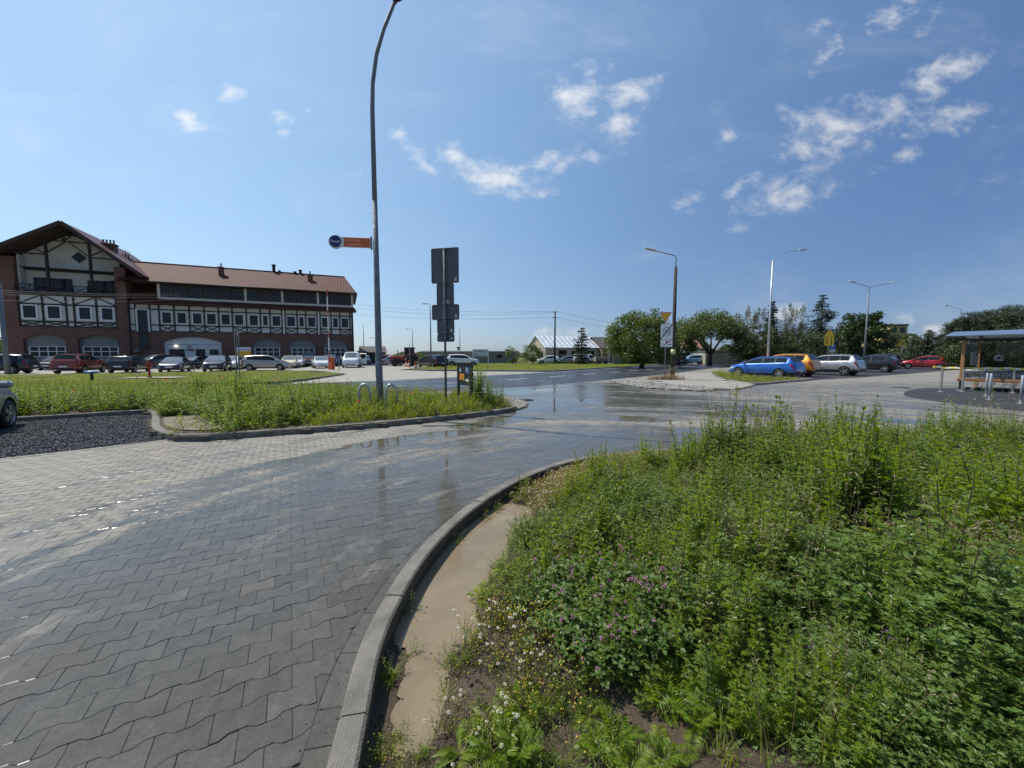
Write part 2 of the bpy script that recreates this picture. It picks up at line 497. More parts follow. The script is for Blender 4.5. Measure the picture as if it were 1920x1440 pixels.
def wet_nodes(nt, pos):
    """how wet the paving is (0 dry, 1 film of water) and where water stands: a run-off that follows the turning wheel tracks"""
    s = nd(nt, 'ShaderNodeSeparateXYZ', {0: pos})
    X, Y = s.outputs[0], s.outputs[1]
    ex = mt(nt, 'SUBTRACT', X, 1.9); ey = mt(nt, 'SUBTRACT', Y, 2.3)
    r = mt(nt, 'SQRT', mt(nt, 'ADD', mt(nt, 'MULTIPLY', ex, ex), mt(nt, 'MULTIPLY', ey, ey)))
    th = mt(nt, 'ARCTAN2', ey, ex)
    tr = nd(nt, 'ShaderNodeCombineXYZ', {0: mt(nt, 'MULTIPLY', r, 2.3), 1: mt(nt, 'MULTIPLY', th, 1.1), 2: 0.0}).outputs[0]
    st = noise(nt, tr, 1.0, 5, .6)
    st2 = noise(nt, tr, 4.2, 3, .55)
    big = noise(nt, pos, .33, 4, .6)
    med = noise(nt, pos, 1.7, 5, .65)
    a = rng_map(nt, r, 10.0, 3.4)                                   # round the bed's kerb
    b = mt(nt, 'MULTIPLY', rng_map(nt, Y, 8.0, 10.5), rng_map(nt, X, -3.8, -1.2))   # the junction ahead
    base = mt(nt, 'MAXIMUM', a, mt(nt, 'MULTIPLY', b, .9))
    fade = rng_map(nt, X, 9.0, 4.5)
    far = rng_map(nt, Y, 26, 19)
    base = mt(nt, 'MULTIPLY', mt(nt, 'MULTIPLY', base, mt(nt, 'ADD', mt(nt, 'MULTIPLY', fade, .40), .52)), far)
    v = mt(nt, 'ADD', mt(nt, 'MULTIPLY', base, 1.0), mt(nt, 'MULTIPLY', mt(nt, 'SUBTRACT', st, .5), 2.1))
    v = mt(nt, 'ADD', v, mt(nt, 'MULTIPLY', mt(nt, 'SUBTRACT', st2, .5), .9))
    v = mt(nt, 'ADD', v, mt(nt, 'MULTIPLY', mt(nt, 'SUBTRACT', med, .5), 1.1))
    v = mt(nt, 'ADD', v, mt(nt, 'MULTIPLY', rng_map(nt, r, 6.0, 3.4), .22))
    v = mt(nt, 'MULTIPLY', v, rng_map(nt, base, .0, .25))
    wet = rng_map(nt, v, .10, .92)
    # standing water
    pud = None
    for (cx, cy, rx, ry, ang) in ((1.2, 12.2, 2.5, 2.0, 35), (-1.9, 7.3, 1.7, .42, 38), (-.6, 8.75, 1.1, .55, 30), (3.2, 9.4, 1.0, .55, -10), (6.3, 10.4, 1.8, .8, 10), (-.1, 9.55, .95, .6, 35), (9.3, 9.2, 2.0, .5, -12), (.6, 16.5, 2.2, 1.0, 40), (-1.3, 5.2, .9, .5, 40), (4.5, 8.1, 1.5, .45, 8), (-.2, 5.6, .6, .25, 45)):
        mp = nd(nt, 'ShaderNodeMapping', {'Vector': pos, 'Location': (cx, cy, 0), 'Rotation': (0, 0, R(ang)), 'Scale': (rx, ry, 1000)}, vector_type='TEXTURE').outputs[0]
        ln = nd(nt, 'ShaderNodeVectorMath', {0: mp}, operation='LENGTH').outputs['Value']
        p = mt(nt, 'SUBTRACT', 1.0, ln)
        pud = p if pud is None else mt(nt, 'MAXIMUM', pud, p)
    pn = mt(nt, 'ADD', pud, mt(nt, 'ADD', mt(nt, 'MULTIPLY', mt(nt, 'SUBTRACT', med, .5), 1.1), mt(nt, 'MULTIPLY', mt(nt, 'SUBTRACT', st, .5), 1.2)))
    puddle = rng_map(nt, pn, .12, .30)
    wet = mt(nt, 'MAXIMUM', wet, puddle)
    return wet, puddle, big, med, X, Y, st2

def paving_mat(name, per_object, joints=False):
    m, nt = new_mat(name)
    pos = nd(nt, 'ShaderNodeNewGeometry').outputs['Position']
    wet, puddle, big, med, X, Y, st2 = wet_nodes(nt, pos)
    if per_object:
        rnd = nd(nt, 'ShaderNodeObjectInfo').outputs['Random']
    elif joints:
        rnd = noise(nt, pos, 5.0, 2)
    else:
        rnd = nd(nt, 'ShaderNodeAttribute', attribute_name='tone').outputs['Fac']
    grain = noise(nt, pos, 260.0, 3, .7)
    speck = noise(nt, pos, 90.0, 4, .7)
    col = mix(nt, rnd, (.210, .193, .164), (.285, .264, .226))
    if not joints: col = mix(nt, rng_map(nt, rnd, .965, .97), col, (.33, .29, .225))
    col = mix(nt, rng_map(nt, big, .35, .68), col, mix(nt, .5, col, (.33, .31, .265)))
    col = nd(nt, 'ShaderNodeVectorMath', {0: col, 'Scale': rng_map(nt, grain, .25, .75, .80, 1.18, False)}, operation='SCALE').outputs[0]
    col = nd(nt, 'ShaderNodeVectorMath', {0: col, 'Scale': rng_map(nt, speck, .3, .7, .80, 1.20, False)}, operation='SCALE').outputs[0]
    col = nd(nt, 'ShaderNodeVectorMath', {0: col, 'Scale': rng_map(nt, noise(nt, pos, 14.0, 5, .7), .3, .7, .80, 1.18, False)}, operation='SCALE').outputs[0]
    # sand and clay washed over the stones near the kerbs
    silt = mt(nt, 'MULTIPLY', rng_map(nt, noise(nt, pos, .9, 5, .65), .50, .72), .55)
    col = mix(nt, silt, col, (.27, .225, .165))
    # sooty tyre marks in the drier part
    col = mix(nt, mt(nt, 'MULTIPLY', rng_map(nt, st2, .55, .75), .22), col, (.10, .10, .10))
    # the joints beyond where single stones are laid
    bump_h = grain
    if joints:
        mp = nd(nt, 'ShaderNodeMapping', {'Vector': pos, 'Rotation': (0, 0, R(-30)), 'Scale': (1, 1, 1)}).outputs[0]
        br = nd(nt, 'ShaderNodeTexBrick', {'Vector': mp, 'Color1': (1, 1, 1), 'Color2': (.84, .84, .84), 'Mortar': (.8, .8, .8), 'Scale': 1.0, 'Mortar Size': .006, 'Brick Width': .2, 'Row Height': .14}, offset=.5)
        col = mix(nt, mt(nt, 'MULTIPLY', br.outputs['Fac'], .28), col, (.07, .065, .055))
        col = nd(nt, 'ShaderNodeVectorMath', {0: col, 1: br.outputs['Color']}, operation='MULTIPLY').outputs[0]
    wcol = nd(nt, 'ShaderNodeHueSaturation', {'Saturation': 1.15, 'Value': .37, 'Color': col}).outputs[0]
    pcol = mix(nt, rng_map(nt, big, .4, .6), wcol, (.115, .095, .068))
    colw = mix(nt, wet, col, wcol)
    colw = mix(nt, mt(nt, 'MULTIPLY', puddle, .7), colw, pcol)
    rw = rng_map(nt, med, .3, .7, .07, .19, False)
    rough = nd(nt, 'ShaderNodeMix', {0: wet, 2: .82, 3: rw}).outputs[0]
    rough = nd(nt, 'ShaderNodeMix', {0: puddle, 2: rough, 3: .035}).outputs[0]
    b = nd(nt, 'ShaderNodeBsdfPrincipled', {'Base Color': colw, 'Roughness': rough, 'IOR': 1.36, 'Specular IOR Level': .5})
    st = mt(nt, 'MULTIPLY', mt(nt, 'SUBTRACT', 1.0, mt(nt, 'MAXIMUM', mt(nt, 'MULTIPLY', wet, .75), puddle)), .55)
    bn = nd(nt, 'ShaderNodeBump', {'Height': bump_h, 'Strength': st, 'Distance': .004})
    # a film of water lies level whatever the tilt of the stone under it
    film = mt(nt, 'MAXIMUM', puddle, rng_map(nt, mt(nt, 'ADD', wet, mt(nt, 'MULTIPLY', mt(nt, 'SUBTRACT', med, .5), .5)), .25, .60))
    lev = nd(nt, 'ShaderNodeMix', {0: film}, data_type='VECTOR')
    nt.links.new(bn.outputs[0], lev.inputs[4]); lev.inputs[5].default_value = (0, 0, 1)
    nt.links.new(vm(nt, 'NORMALIZE', lev.outputs[1]), b.inputs['Normal'])
    finish(nt, b.outputs[0])
    return m
M_PAVER_ONE = paving_mat('concrete paver', True)
M_PAVER = paving_mat('concrete pavers', False)
M_PAVING = paving_mat('concrete paving', False, joints=True)

def soil_mat(name, c1, c2, wetbias=0.0):
    m, nt = new_mat(name)
    pos = nd(nt, 'ShaderNodeNewGeometry').outputs['Position']
    n = noise(nt, pos, 3.0, 7, .65); f = noise(nt, pos, 55.0, 5, .7); g = noise(nt, pos, 220.0, 3, .7)
    col = mix(nt, rng_map(nt, n, .3, .7), c1, c2)
    col = nd(nt, 'ShaderNodeVectorMath', {0: col, 'Scale': rng_map(nt, f, .25, .75, .65, 1.3, False)}, operation='SCALE').outputs[0]
    peb = nd(nt, 'ShaderNodeTexVoronoi', {'Vector': pos, 'Scale': 70.0})
    pm = mt(nt, 'MULTIPLY', rng_map(nt, peb.outputs['Distance'], .30, .18), rng_map(nt, nd(nt, 'ShaderNodeSeparateColor', {0: peb.outputs['Color']}).outputs[0], .72, .8))
    col = mix(nt, pm, col, (.30, .27, .23))
    wet = rng_map(nt, mt(nt, 'ADD', noise(nt, pos, 1.3, 4), wetbias), .52, .70)
    col = mix(nt, mt(nt, 'MULTIPLY', wet, .55), col, (.055, .040, .028))
    b = nd(nt, 'ShaderNodeBsdfPrincipled', {'Base Color': col, 'Roughness': nd(nt, 'ShaderNodeMix', {0: wet, 2: .9, 3: .45}).outputs[0], 'Specular IOR Level': .3})
    h = mt(nt, 'ADD', mt(nt, 'MULTIPLY', f, .8), mt(nt, 'MULTIPLY', g, .25))
    bn = nd(nt, 'ShaderNodeBump', {'Height': h, 'Strength': 1.0, 'Distance': .03})
    nt.links.new(bn.outputs[0], b.inputs['Normal'])
    finish(nt, b.outputs[0])
    return m
M_SOIL = soil_mat('bed soil', (.115, .084, .057), (.185, .14, .097), .04)
M_SOIL_DARK = soil_mat('planted soil', (.10, .08, .05), (.16, .13, .085), -.1)
M_JOINT = soil_mat('joint sand', (.085, .078, .065), (.13, .115, .09), -.1)

def turf_mat(name, c1, c2, c3, sc=1.0):
    m, nt = new_mat(name)
    pos = nd(nt, 'ShaderNodeNewGeometry').outputs['Position']
    a = noise(nt, pos, .35 * sc, 6, .65); f = noise(nt, pos, 14.0, 5, .75); l = noise(nt, pos, 2.2 * sc, 5, .6)
    col = mix(nt, rng_map(nt, a, .35, .65), c1, c2)
    col = mix(nt, rng_map(nt, l, .52, .75), col, c3)
    col = nd(nt, 'ShaderNodeVectorMath', {0: col, 'Scale': rng_map(nt, f, .25, .75, .6, 1.4, False)}, operation='SCALE').outputs[0]
    b = nd(nt, 'ShaderNodeBsdfPrincipled', {'Base Color': col, 'Roughness': .9, 'Specular IOR Level': .15})
    bn = nd(nt, 'ShaderNodeBump', {'Height': f, 'Strength': 1.0, 'Distance': .08})
    nt.links.new(bn.outputs[0], b.inputs['Normal'])
    finish(nt, b.outputs[0])
    return m
M_TURF = turf_mat('verge turf', (.072, .098, .018), (.115, .125, .030), (.19, .165, .070))
M_FIELD = turf_mat('field', (.10, .12, .035), (.14, .13, .05), (.17, .15, .08), .3)

def asphalt_mat(name, dry, wetness, tint=(1, 1, 1)):
    m, nt = new_mat(name)
    pos = nd(nt, 'ShaderNodeNewGeometry').outputs['Position']
    f = noise(nt, pos, 130.0, 4, .75)
    along = nd(nt, 'ShaderNodeMapping', {'Vector': pos, 'Rotation': (0, 0, R(-47)), 'Scale': (.12, 1.0, 1)}).outputs[0]
    st = noise(nt, along, 1.1, 5, .6)
    big = noise(nt, pos, .5, 4, .6)
    col = nd(nt, 'ShaderNodeVectorMath', {0: dry, 'Scale': rng_map(nt, f, .25, .75, .6, 1.5, False)}, operation='SCALE').outputs[0]
    col = nd(nt, 'ShaderNodeVectorMath', {0: col, 'Scale': rng_map(nt, big, .3, .7, .85, 1.2, False)}, operation='SCALE').outputs[0]
    wet = mt(nt, 'MULTIPLY', rng_map(nt, mt(nt, 'ADD', st, mt(nt, 'MULTIPLY', big, .5)), .62, .86), wetness)
    col = mix(nt, wet, col, (.018, .019, .022))
    r = nd(nt, 'ShaderNodeMix', {0: wet, 2: .78, 3: .22}).outputs[0]
    b = nd(nt, 'ShaderNodeBsdfPrincipled', {'Base Color': col, 'Roughness': r, 'IOR': 1.4})
    bn = nd(nt, 'ShaderNodeBump', {'Height': f, 'Strength': mt(nt, 'MULTIPLY', mt(nt, 'SUBTRACT', 1.0, wet), .5), 'Distance': .008})
    nt.links.new(bn.outputs[0], b.inputs['Normal'])
    finish(nt, b.outputs[0])
    return m
M_ROAD = asphalt_mat('road asphalt', (.050, .052, .060), 1.0)
M_ASPHALT = asphalt_mat('shelter asphalt', (.040, .041, .045), .25)
M_LOT = mat('lot paving', (.30, .28, .235), .85, var=.18, scale=1.3, bump=.25, bscale=30, dirt=.35, dirtcol=(.20, .18, .15))
M_SLABS = mat('light paving', (.31, .285, .24), .85, var=.15, scale=2.0, bump=.25, bscale=30, dirt=.3, dirtcol=(.24, .21, .17))
M_KERB = mat('kerb concrete', (.19, .172, .14), .85, var=.30, scale=5.0, bump=.6, bscale=120, dirt=.75, dirtcol=(.105, .092, .070))
M_KERBSHADE = mat('damp shaded kerb face', (.060, .055, .045), .6, var=.35, scale=9, bump=.5, bscale=80)  # inner kerb face: damp, with its shade painted into the near-black colour
M_KERB_DARK = mat('old kerb concrete', (.27, .255, .225), .85, var=.2, scale=4.0, bump=.4, bscale=90, dirt=.5, dirtcol=(.12, .11, .09))
M_SETT = mat('granite sett', (.29, .268, .228), .8, var=.3, scale=3.0, bump=.5, bscale=70, dirt=.4, dirtcol=(.2, .18, .15))
M_MARK = mat('road paint', (.62, .64, .66), .6, var=.15, scale=9, dirt=.4, dirtcol=(.2, .2, .2))

# terrain to the horizon
b = MB(); ring = [(0, 0)]
N = 48
prev = None
for rr in (0, 60, 150, 400, 1500):
    cur_ = [(rr * math.cos(2 * PI * k / N), rr * math.sin(2 * PI * k / N), -.08 if rr < 100 else -.2 - rr * .0012) for k in range(N)]
    if prev is not None:
        for k in range(N):
            b.face([prev[k], prev[(k + 1) % N], cur_[(k + 1) % N], cur_[k]][::-1] if False else [cur_[k], cur_[(k + 1) % N], prev[(k + 1) % N], prev[k]][::-1], 0)
    prev = cur_
o = b.build('ground', M_FIELD); o['kind'] = 'structure'
bm = bmesh.new(); bm.from_mesh(o.data); bmesh.ops.remove_doubles(bm, verts=bm.verts, dist=.001)
bmesh.ops.dissolve_degenerate(bm, edges=bm.edges, dist=.001)
for f in bm.faces:
    if f.normal.z < 0: f.normal_flip()
bm.to_mesh(o.data); bm.free()

RG = 13.0           # single stones are laid out to this distance
far_poly = [(-34, 12)] + [(-28, -8), (30, -10), (46, 20), (62, 52), (48, 60), (24.4, 46.2), (6.5, 24.8), (1, 19.6), (-4, 16.6), (-10, 15.2)]
driveway = sheet('driveway', far_poly, -.07, M_PAVING)
# what lies beneath the single stones: dark sand just below the joints
b = MB()
bed = [(RG * math.cos(a), RG * math.sin(a), -.011) for a in np.linspace(R(20), R(200), 60)] + [(-4, -3, -.011), (4, -3, -.011)]
JOINT_BED = bed
# far paving sheet lifted level with the stones
ringp = [(RG * math.cos(a), RG * math.sin(a)) for a in np.linspace(R(178), R(5), 70)]
outer = [(46, 2), (46, 20), (62, 52), (48, 60), (24.4, 46.2), (6.5, 24.8), (1, 19.6), (-4, 16.6), (-10, 15.2), (-30, 13.0), (-34, .5)]
o = sheet('paving', ringp + outer, -.002, M_PAVING)
lp = [(-RG * 1.0, .45), (-34, .5), (-34, -8), (-4, -8), (-4, -3), (-12.2, -.5)]

# main road, opposite verge and lots
road_near = [(-44, 10.5), (-30, 12.6), (-18, 13.6), (-10, 15.0), (-4, 16.4), (1, 19.5), (6.5, 24.7), (14, 33.2), (24.4, 46.2), (44, 70), (80, 112)]
road_far = [(-44, 17.0), (-30, 18.6), (-20, 19.3), (-12.6, 20.6), (-8, 23.5), (0, 31.6), (6.0, 38.6), (16, 50.5), (34, 72), (70, 114)]
sheet('road', road_near + road_far[::-1], .004, M_ROAD)
# worn centre line: dashes along the middle of the road
mid_pts = resample([((a[0] + c[0]) / 2, (a[1] + c[1]) / 2) for a, c in (((-4, 16.4), (-11, 21.4)), ((1, 19.5), (-5.3, 25.6)), ((6.5, 24.7), (.2, 31.9)), ((14, 33.2), (7.2, 40.0)), ((24.4, 46.2), (17.4, 52.2)), ((44, 70), (36.5, 75.2)))], .5)
k = 0
while k + 6 < len(mid_pts):
    seg = mid_pts[k:k + 5]
    l = offset_line(seg, .07); r_ = offset_line(seg, -.07)
    bm_ = MB(); bm_.face([(p.x, p.y, .008) for p in l] + [(p.x, p.y, .008) for p in r_[::-1]])
    o = bm_.build('road_marking', M_MARK); o['kind'] = 'structure'
    if o.data.polygons[0].normal.z < 0:
        o.data.flip_normals()
    k += 9
for side, lo in (('near', .35), ('far', -.35)):
    src = resample([Vector((p[0], p[1], 0)) for p in (road_near[5:] if side == 'near' else road_far[4:])], 1.0)
    l = offset_line(src, -lo); r_ = offset_line(src, -lo - math.copysign(.11, lo))
    bm_ = MB()
    for i in range(len(src) - 1):
        bm_.face([(l[i].x, l[i].y, .008), (l[i + 1].x, l[i + 1].y, .008), (r_[i + 1].x, r_[i + 1].y, .008), (r_[i].x, r_[i].y, .008)])
    if side == 'far':
        o = bm_.build('edge_line', M_MARK); o['kind'] = 'structure'
        if o.data.polygons[0].normal.z < 0: o.data.flip_normals()

lot_left = [(-90, 9), (-52, 20), (-38.5, 27.5), (-20.5, 36.2), (-13.6, 31.8), (-12.6, 24.0), (-12.6, 20.8), (-8, 23.6), (0, 31.8), (3.2, 35.5), (-1, 36.5), (-8, 37.5), (-12, 40.5), (-8, 60), (-4, 90), (-90, 90)]
sheet('car_park', lot_left, .002, M_LOT)
verge_left = [(-70, 14), (-44, 17.3), (-30, 19.0), (-20, 19.7), (-13.0, 21.0), (-12.9, 24.5), (-13.4, 30.2), (-14.6, 31.6), (-20.5, 35.6), (-38.5, 27.2), (-70, 12.5)]
verge_right = [(-10.5, 40.5), (-7.5, 38.6), (-1, 37.5), (4.0, 36.9), (6.6, 40.0), (16.3, 51.5), (34.5, 73.5), (70, 116), (80, 170), (-5, 120), (-6, 62), (-11, 52)]
def mound(name, poly, m, top, seed=0):
    """a low bank of turf: its edge rises a few centimetres over the kerb"""
    b = MB()
    n = len(poly)
    cx = sum(p[0] for p in poly) / n; cy = sum(p[1] for p in poly) / n
    b.prism(poly, -.05, top, 0)
    o = b.build(name, m); o['kind'] = 'structure'
    bm = bmesh.new(); bm.from_mesh(o.data)
    bmesh.ops.recalc_face_normals(bm, faces=bm.faces[:])
    bmesh.ops.triangulate(bm, faces=[f for f in bm.faces if len(f.verts) > 4])
    bm.to_mesh(o.data); bm.free()
    return o
mound('verge', verge_left, M_TURF, .11)
mound('verge', verge_right, M_TURF, .10)

# kerb stones: a chamfered length of concrete each, laid end to end
def kerb(name, line, width, z0, z1, length, m, kind='structure', gap=.006, label=None, shadeface=None):
    root = empty(name); root['kind'] = kind
    if label: root['label'] = label
    step = (line[1] - line[0]).length
    n = max(int(round(length / step)), 2)
    off = offset_line(line, -width)
    i = 0; c = .012
    while i < len(line) - 1:
        j = min(i + n, len(line) - 1)
        if len(line) - 1 - j < n * .35: j = len(line) - 1
        ins = [p.copy() for p in line[i:j + 1]]; ous = [p.copy() for p in off[i:j + 1]]
        d = (ins[1] - ins[0]).normalized() * gap; ins[0] += d * .5; ous[0] += d * .5
        d = (ins[-1] - ins[-2]).normalized() * gap; ins[-1] -= d * .5; ous[-1] -= d * .5
        dz = rng.uniform(-.003, .003)
        b = MB(); vs = []; fs = []
        for p, q_ in zip(ins, ous):
            t = (q_ - p).normalized()
            for (pp, z) in ((p, z0), (p, z1 - c), (p + t * c, z1), (q_ - t * c, z1), (q_, z1 - c), (q_, z0)):
                vs.append((pp.x, pp.y, z + dz))
        L = len(ins); mi_ = []
        for a in range(L - 1):
            for k2 in range(5):
                fs.append((a * 6 + k2, a * 6 + k2 + 1, (a + 1) * 6 + k2 + 1, (a + 1) * 6 + k2))
        fs.append(tuple(range(6))[::-1]); fs.append(tuple((L - 1) * 6 + k2 for k2 in range(6)))
        b.mesh(vs, fs, 0)
        if shadeface:
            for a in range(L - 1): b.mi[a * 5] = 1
        b.build('kerb_stone', [m, shadeface] if shadeface else m, root)
        i = j
    return root
kerb('bed_kerb', bed_in, KW, -.1, .12, .75, M_KERB, shadeface=M_KERBSHADE)
kerb('island_kerb', [p for p in offset_line(isle_l1, .12)], .12, -.1, .12, 1.0, M_KERB)
kerb('island_kerb', [p for p in offset_line(isle_l2, .0)], .14, -.1, .12, .9, M_KERB)
far_l = resample([(-13.0, 20.9), (-12.85, 24.5), (-13.35, 30.2), (-14.6, 31.6), (-20.5, 35.7), (-38.5, 27.3)], .5)
kerb('verge_kerb', far_l, .15, -.05, .13, 1.0, M_KERB)
far_r = resample([(-10.5, 40.5), (-7.5, 38.5), (-1, 37.4), (4.0, 36.7), (6.7, 39.9), (16.4, 51.3), (34.6, 73.3)], .6)
kerb('verge_kerb', far_r, .15, -.05, .12, 3.0, M_KERB_DARK)

# ---- single pavers: double-ended blocks in running bond
PW, PH, AMP = .2, .14, .0105
def w_edge(s):
    """height of a row's upper edge: high at a stone's ends, low in its middle, with sloping flanks"""
    s = (s / PW) % 1.0
    s = min(s, 1 - s)
    return AMP * (1 - 2 * min(max((s - .17) / .16, 0), 1))
knots = [0, .17, .33, .5, .67, .83, 1.0]
top_prof = [(-PW / 2 + k * PW, PH / 2 + w_edge(k * PW)) for k in knots]
bot_prof = [(-PW / 2 + k * PW, -PH / 2 + w_edge(k * PW + PW / 2)) for k in knots]
# the lower edge is the row below, shifted half a stone: its high points meet our low points
outline = [(x, y) for x, y in bot_prof] + [(x, y) for x, y in top_prof[::-1]]
def inset(poly, d):
    n = len(poly); out = []
    for i in range(n):
        a = Vector(poly[i - 1]); b_ = Vector(poly[i]); c_ = Vector(poly[(i + 1) % n])
        n1 = (b_ - a).normalized(); n2 = (c_ - b_).normalized()
        n1 = Vector((-n1.y, n1.x)); n2 = Vector((-n2.y, n2.x))
        bis = (n1 + n2)
        if bis.length < 1e-4: bis = n1
        bis.normalize()
        k = d / max(bis.dot(n1), .45)
        out.append((b_.x + bis.x * k, b_.y + bis.y * k))
    return out
O1 = inset(outline, .0008); O2 = inset(outline, .0026)
NO = len(outline)
pv = [(x, y, -.03) for x, y in O1] + [(x, y, -.0035) for x, y in O1] + [(x, y, 0) for x, y in O2]
pf = [tuple(range(2 * NO, 3 * NO))] + [(NO + i, NO + (i + 1) % NO, 2 * NO + (i + 1) % NO, 2 * NO + i) for i in range(NO)] + [(i, (i + 1) % NO, NO + (i + 1) % NO, NO + i) for i in range(NO)]
paver_me = bpy.data.meshes.new('paver')
paver_me.from_pydata(pv, [], pf)
paver_me.materials.append(M_PAVER_ONE)
ANG = R(30)
ux, uy = math.cos(ANG), math.sin(ANG)
ORG = (-1.13, 1.456)
bed_line = bed_out
def clip(poly, a, n):
    out = []
    for i in range(len(poly)):
        p = poly[i]; q_ = poly[(i + 1) % len(poly)]
        dp = (p[0] - a[0]) * n[0] + (p[1] - a[1]) * n[1]; dq = (q_[0] - a[0]) * n[0] + (q_[1] - a[1]) * n[1]
        if dp >= 0: out.append(p)
        if dp * dq < 0:
            t = dp / (dp - dq); out.append((p[0] + (q_[0] - p[0]) * t, p[1] + (q_[1] - p[1]) * t))
    return out
EDGE = offset_line(bed_in, -KW - .135)          # a cut course follows the kerb
cands = []
BO = np.array([(p.x, p.y) for p in EDGE])
for j in range(-70, 130):
    for i in range(-90, 110):
        s = (i + (.5 if j % 2 else 0)) * PW; t = j * PH
        # centre of a stone: joints lie at its ends
        x = ORG[0] + (s + PW / 2) * ux - t * uy; y = ORG[1] + (s + PW / 2) * uy + t * ux
        r2 = x * x + y * y
        if r2 > RG * RG or y < -.6 or abs(x) > 2.4 * y + 5.0: continue
        if in_poly(x, y, GRAVEL) or in_poly(x, y, ISLE_POLY): continue
        if x > 12: continue
        cands.append((x, y, j))
cx = np.array([(c_[0], c_[1]) for c_ in cands])
dmin = np.full(len(cx), 1e9); imin = np.zeros(len(cx), int)
for k, p in enumerate(BO):
    d = (cx[:, 0] - p[0]) ** 2 + (cx[:, 1] - p[1]) ** 2
    m_ = d < dmin
    dmin[m_] = d[m_]; imin[m_] = k
whole = []; cut = []
for (c_, d, k) in zip(cands, dmin, imin):
    a = EDGE[k]; t_ = (EDGE[min(k + 1, len(EDGE) - 1)] - EDGE[max(k - 1, 0)]).normalized()
    nx_, ny_ = -t_.y, t_.x
    sd_ = (c_[0] - a.x) * nx_ + (c_[1] - a.y) * ny_
    if sd_ > .125: whole.append(c_)
    elif sd_ > -.12: cut.append((c_, (a.x, a.y), (nx_, ny_)))
whole.sort(key=lambda c_: c_[0] ** 2 + c_[1] ** 2 + (0 if c_[1] > 1.25 and abs(c_[0]) < 1.34 * c_[1] + .05 else 1000))
NEAR_N = 288
# the nearest stones are objects of their own
for (x, y, j) in whole[:NEAR_N]:
    o = bpy.data.objects.new('paver', paver_me); C.objects.link(o)
    o.parent = driveway
    o.location = (x, y, rng.normal(0, .0009))
    o.rotation_euler = (rng.normal(0, .003), rng.normal(0, .003), ANG + rng.normal(0, .004))
# the rest of the paving stones in one mesh
rest = whole[NEAR_N:]
P0 = np.array(pv); n0 = len(P0)
xy = np.array([(c_[0], c_[1]) for c_ in rest]); K = len(rest)
tilt = rng.normal(0, .0030, (K, 2)); dz_ = rng.normal(0, .0009, K)
ca_, sa_ = math.cos(ANG), math.sin(ANG)
lx = P0[:, 0] * ca_ - P0[:, 1] * sa_; ly = P0[:, 0] * sa_ + P0[:, 1] * ca_
V = np.zeros((K, n0, 3))
V[:, :, 0] = xy[:, :1] + lx; V[:, :, 1] = xy[:, 1:] + ly
V[:, :, 2] = P0[:, 2] + dz_[:, None] + tilt[:, :1] * ly + tilt[:, 1:] * lx
def np_mesh(name, V, faces, K, n0, tones):
    """K copies of one outline as a single mesh with a tone per copy"""
    me = bpy.data.meshes.new(name)
    ls = np.array([len(f) for f in faces]); li = np.concatenate([np.array(f) for f in faces])
    me.vertices.add(K * n0); me.vertices.foreach_set('co', V.reshape(-1).astype(np.float32))
    allli = (li[None, :] + (np.arange(K) * n0)[:, None]).reshape(-1)
    allls = np.tile(ls, K)
    me.loops.add(len(allli)); me.loops.foreach_set('vertex_index', allli.astype(np.int32))
    me.polygons.add(len(allls))
    st = np.concatenate([[0], np.cumsum(allls)[:-1]])
    me.polygons.foreach_set('loop_start', st.astype(np.int32))
    me.polygons.foreach_set('loop_total', allls.astype(np.int32))
    at_ = me.attributes.new('tone', 'FLOAT', 'POINT')
    at_.data.foreach_set('value', np.repeat(tones, n0).astype(np.float32))
    me.update(calc_edges=True)
    me.validate()
    return me
me = np_mesh('paving_stones', V, pf, K, n0, rng.random(K))
o = add('paving_stones', me, M_PAVER, driveway); o['kind'] = 'stuff'
# cut stones along the kerb course, and the course itself
b = MB(); tn = []
def stone_from(poly, b, inw=.0035):
    if len(poly) < 3: return
    ar = sum(poly[i][0] * poly[(i + 1) % len(poly)][1] - poly[(i + 1) % len(poly)][0] * poly[i][1] for i in range(len(poly))) / 2
    if abs(ar) < .0012: return
    n_ = len(poly); z = rng.normal(0, .0006)
    try: p2 = inset(poly, inw if ar > 0 else -inw)
    except Exception: return
    vs_ = [(x, y, -.03) for x, y in poly] + [(x, y, z - .003) for x, y in poly] + [(x, y, z) for x, y in p2]
    fs_ = [tuple(range(2 * n_, 3 * n_))] + [(n_ + i, n_ + (i + 1) % n_, 2 * n_ + (i + 1) % n_, 2 * n_ + i) for i in range(n_)] + [(i, (i + 1) % n_, n_ + (i + 1) % n_, n_ + i) for i in range(n_)]
    b.mesh(vs_, fs_, 0)
    tn.extend([rng.random()] * len(vs_))
for (c_, a, n_) in cut:
    pl = [(c_[0] + x * ux - y * uy, c_[1] + x * uy + y * ux) for x, y in O1]
    pl = clip(pl, (a[0] + n_[0] * .002, a[1] + n_[1] * .002), n_)
    stone_from(pl, b)
me = b.data('cut_stones')
at_ = me.attributes.new('tone', 'FLOAT', 'POINT'); at_.data.foreach_set('value', np.array(tn, dtype=np.float32))
o = add('cut_stones', me, M_PAVER, driveway); o['kind'] = 'stuff'
kk = 0; cur_i = 0
ko = offset_line(bed_in, -KW - .005)
cm = EDGE
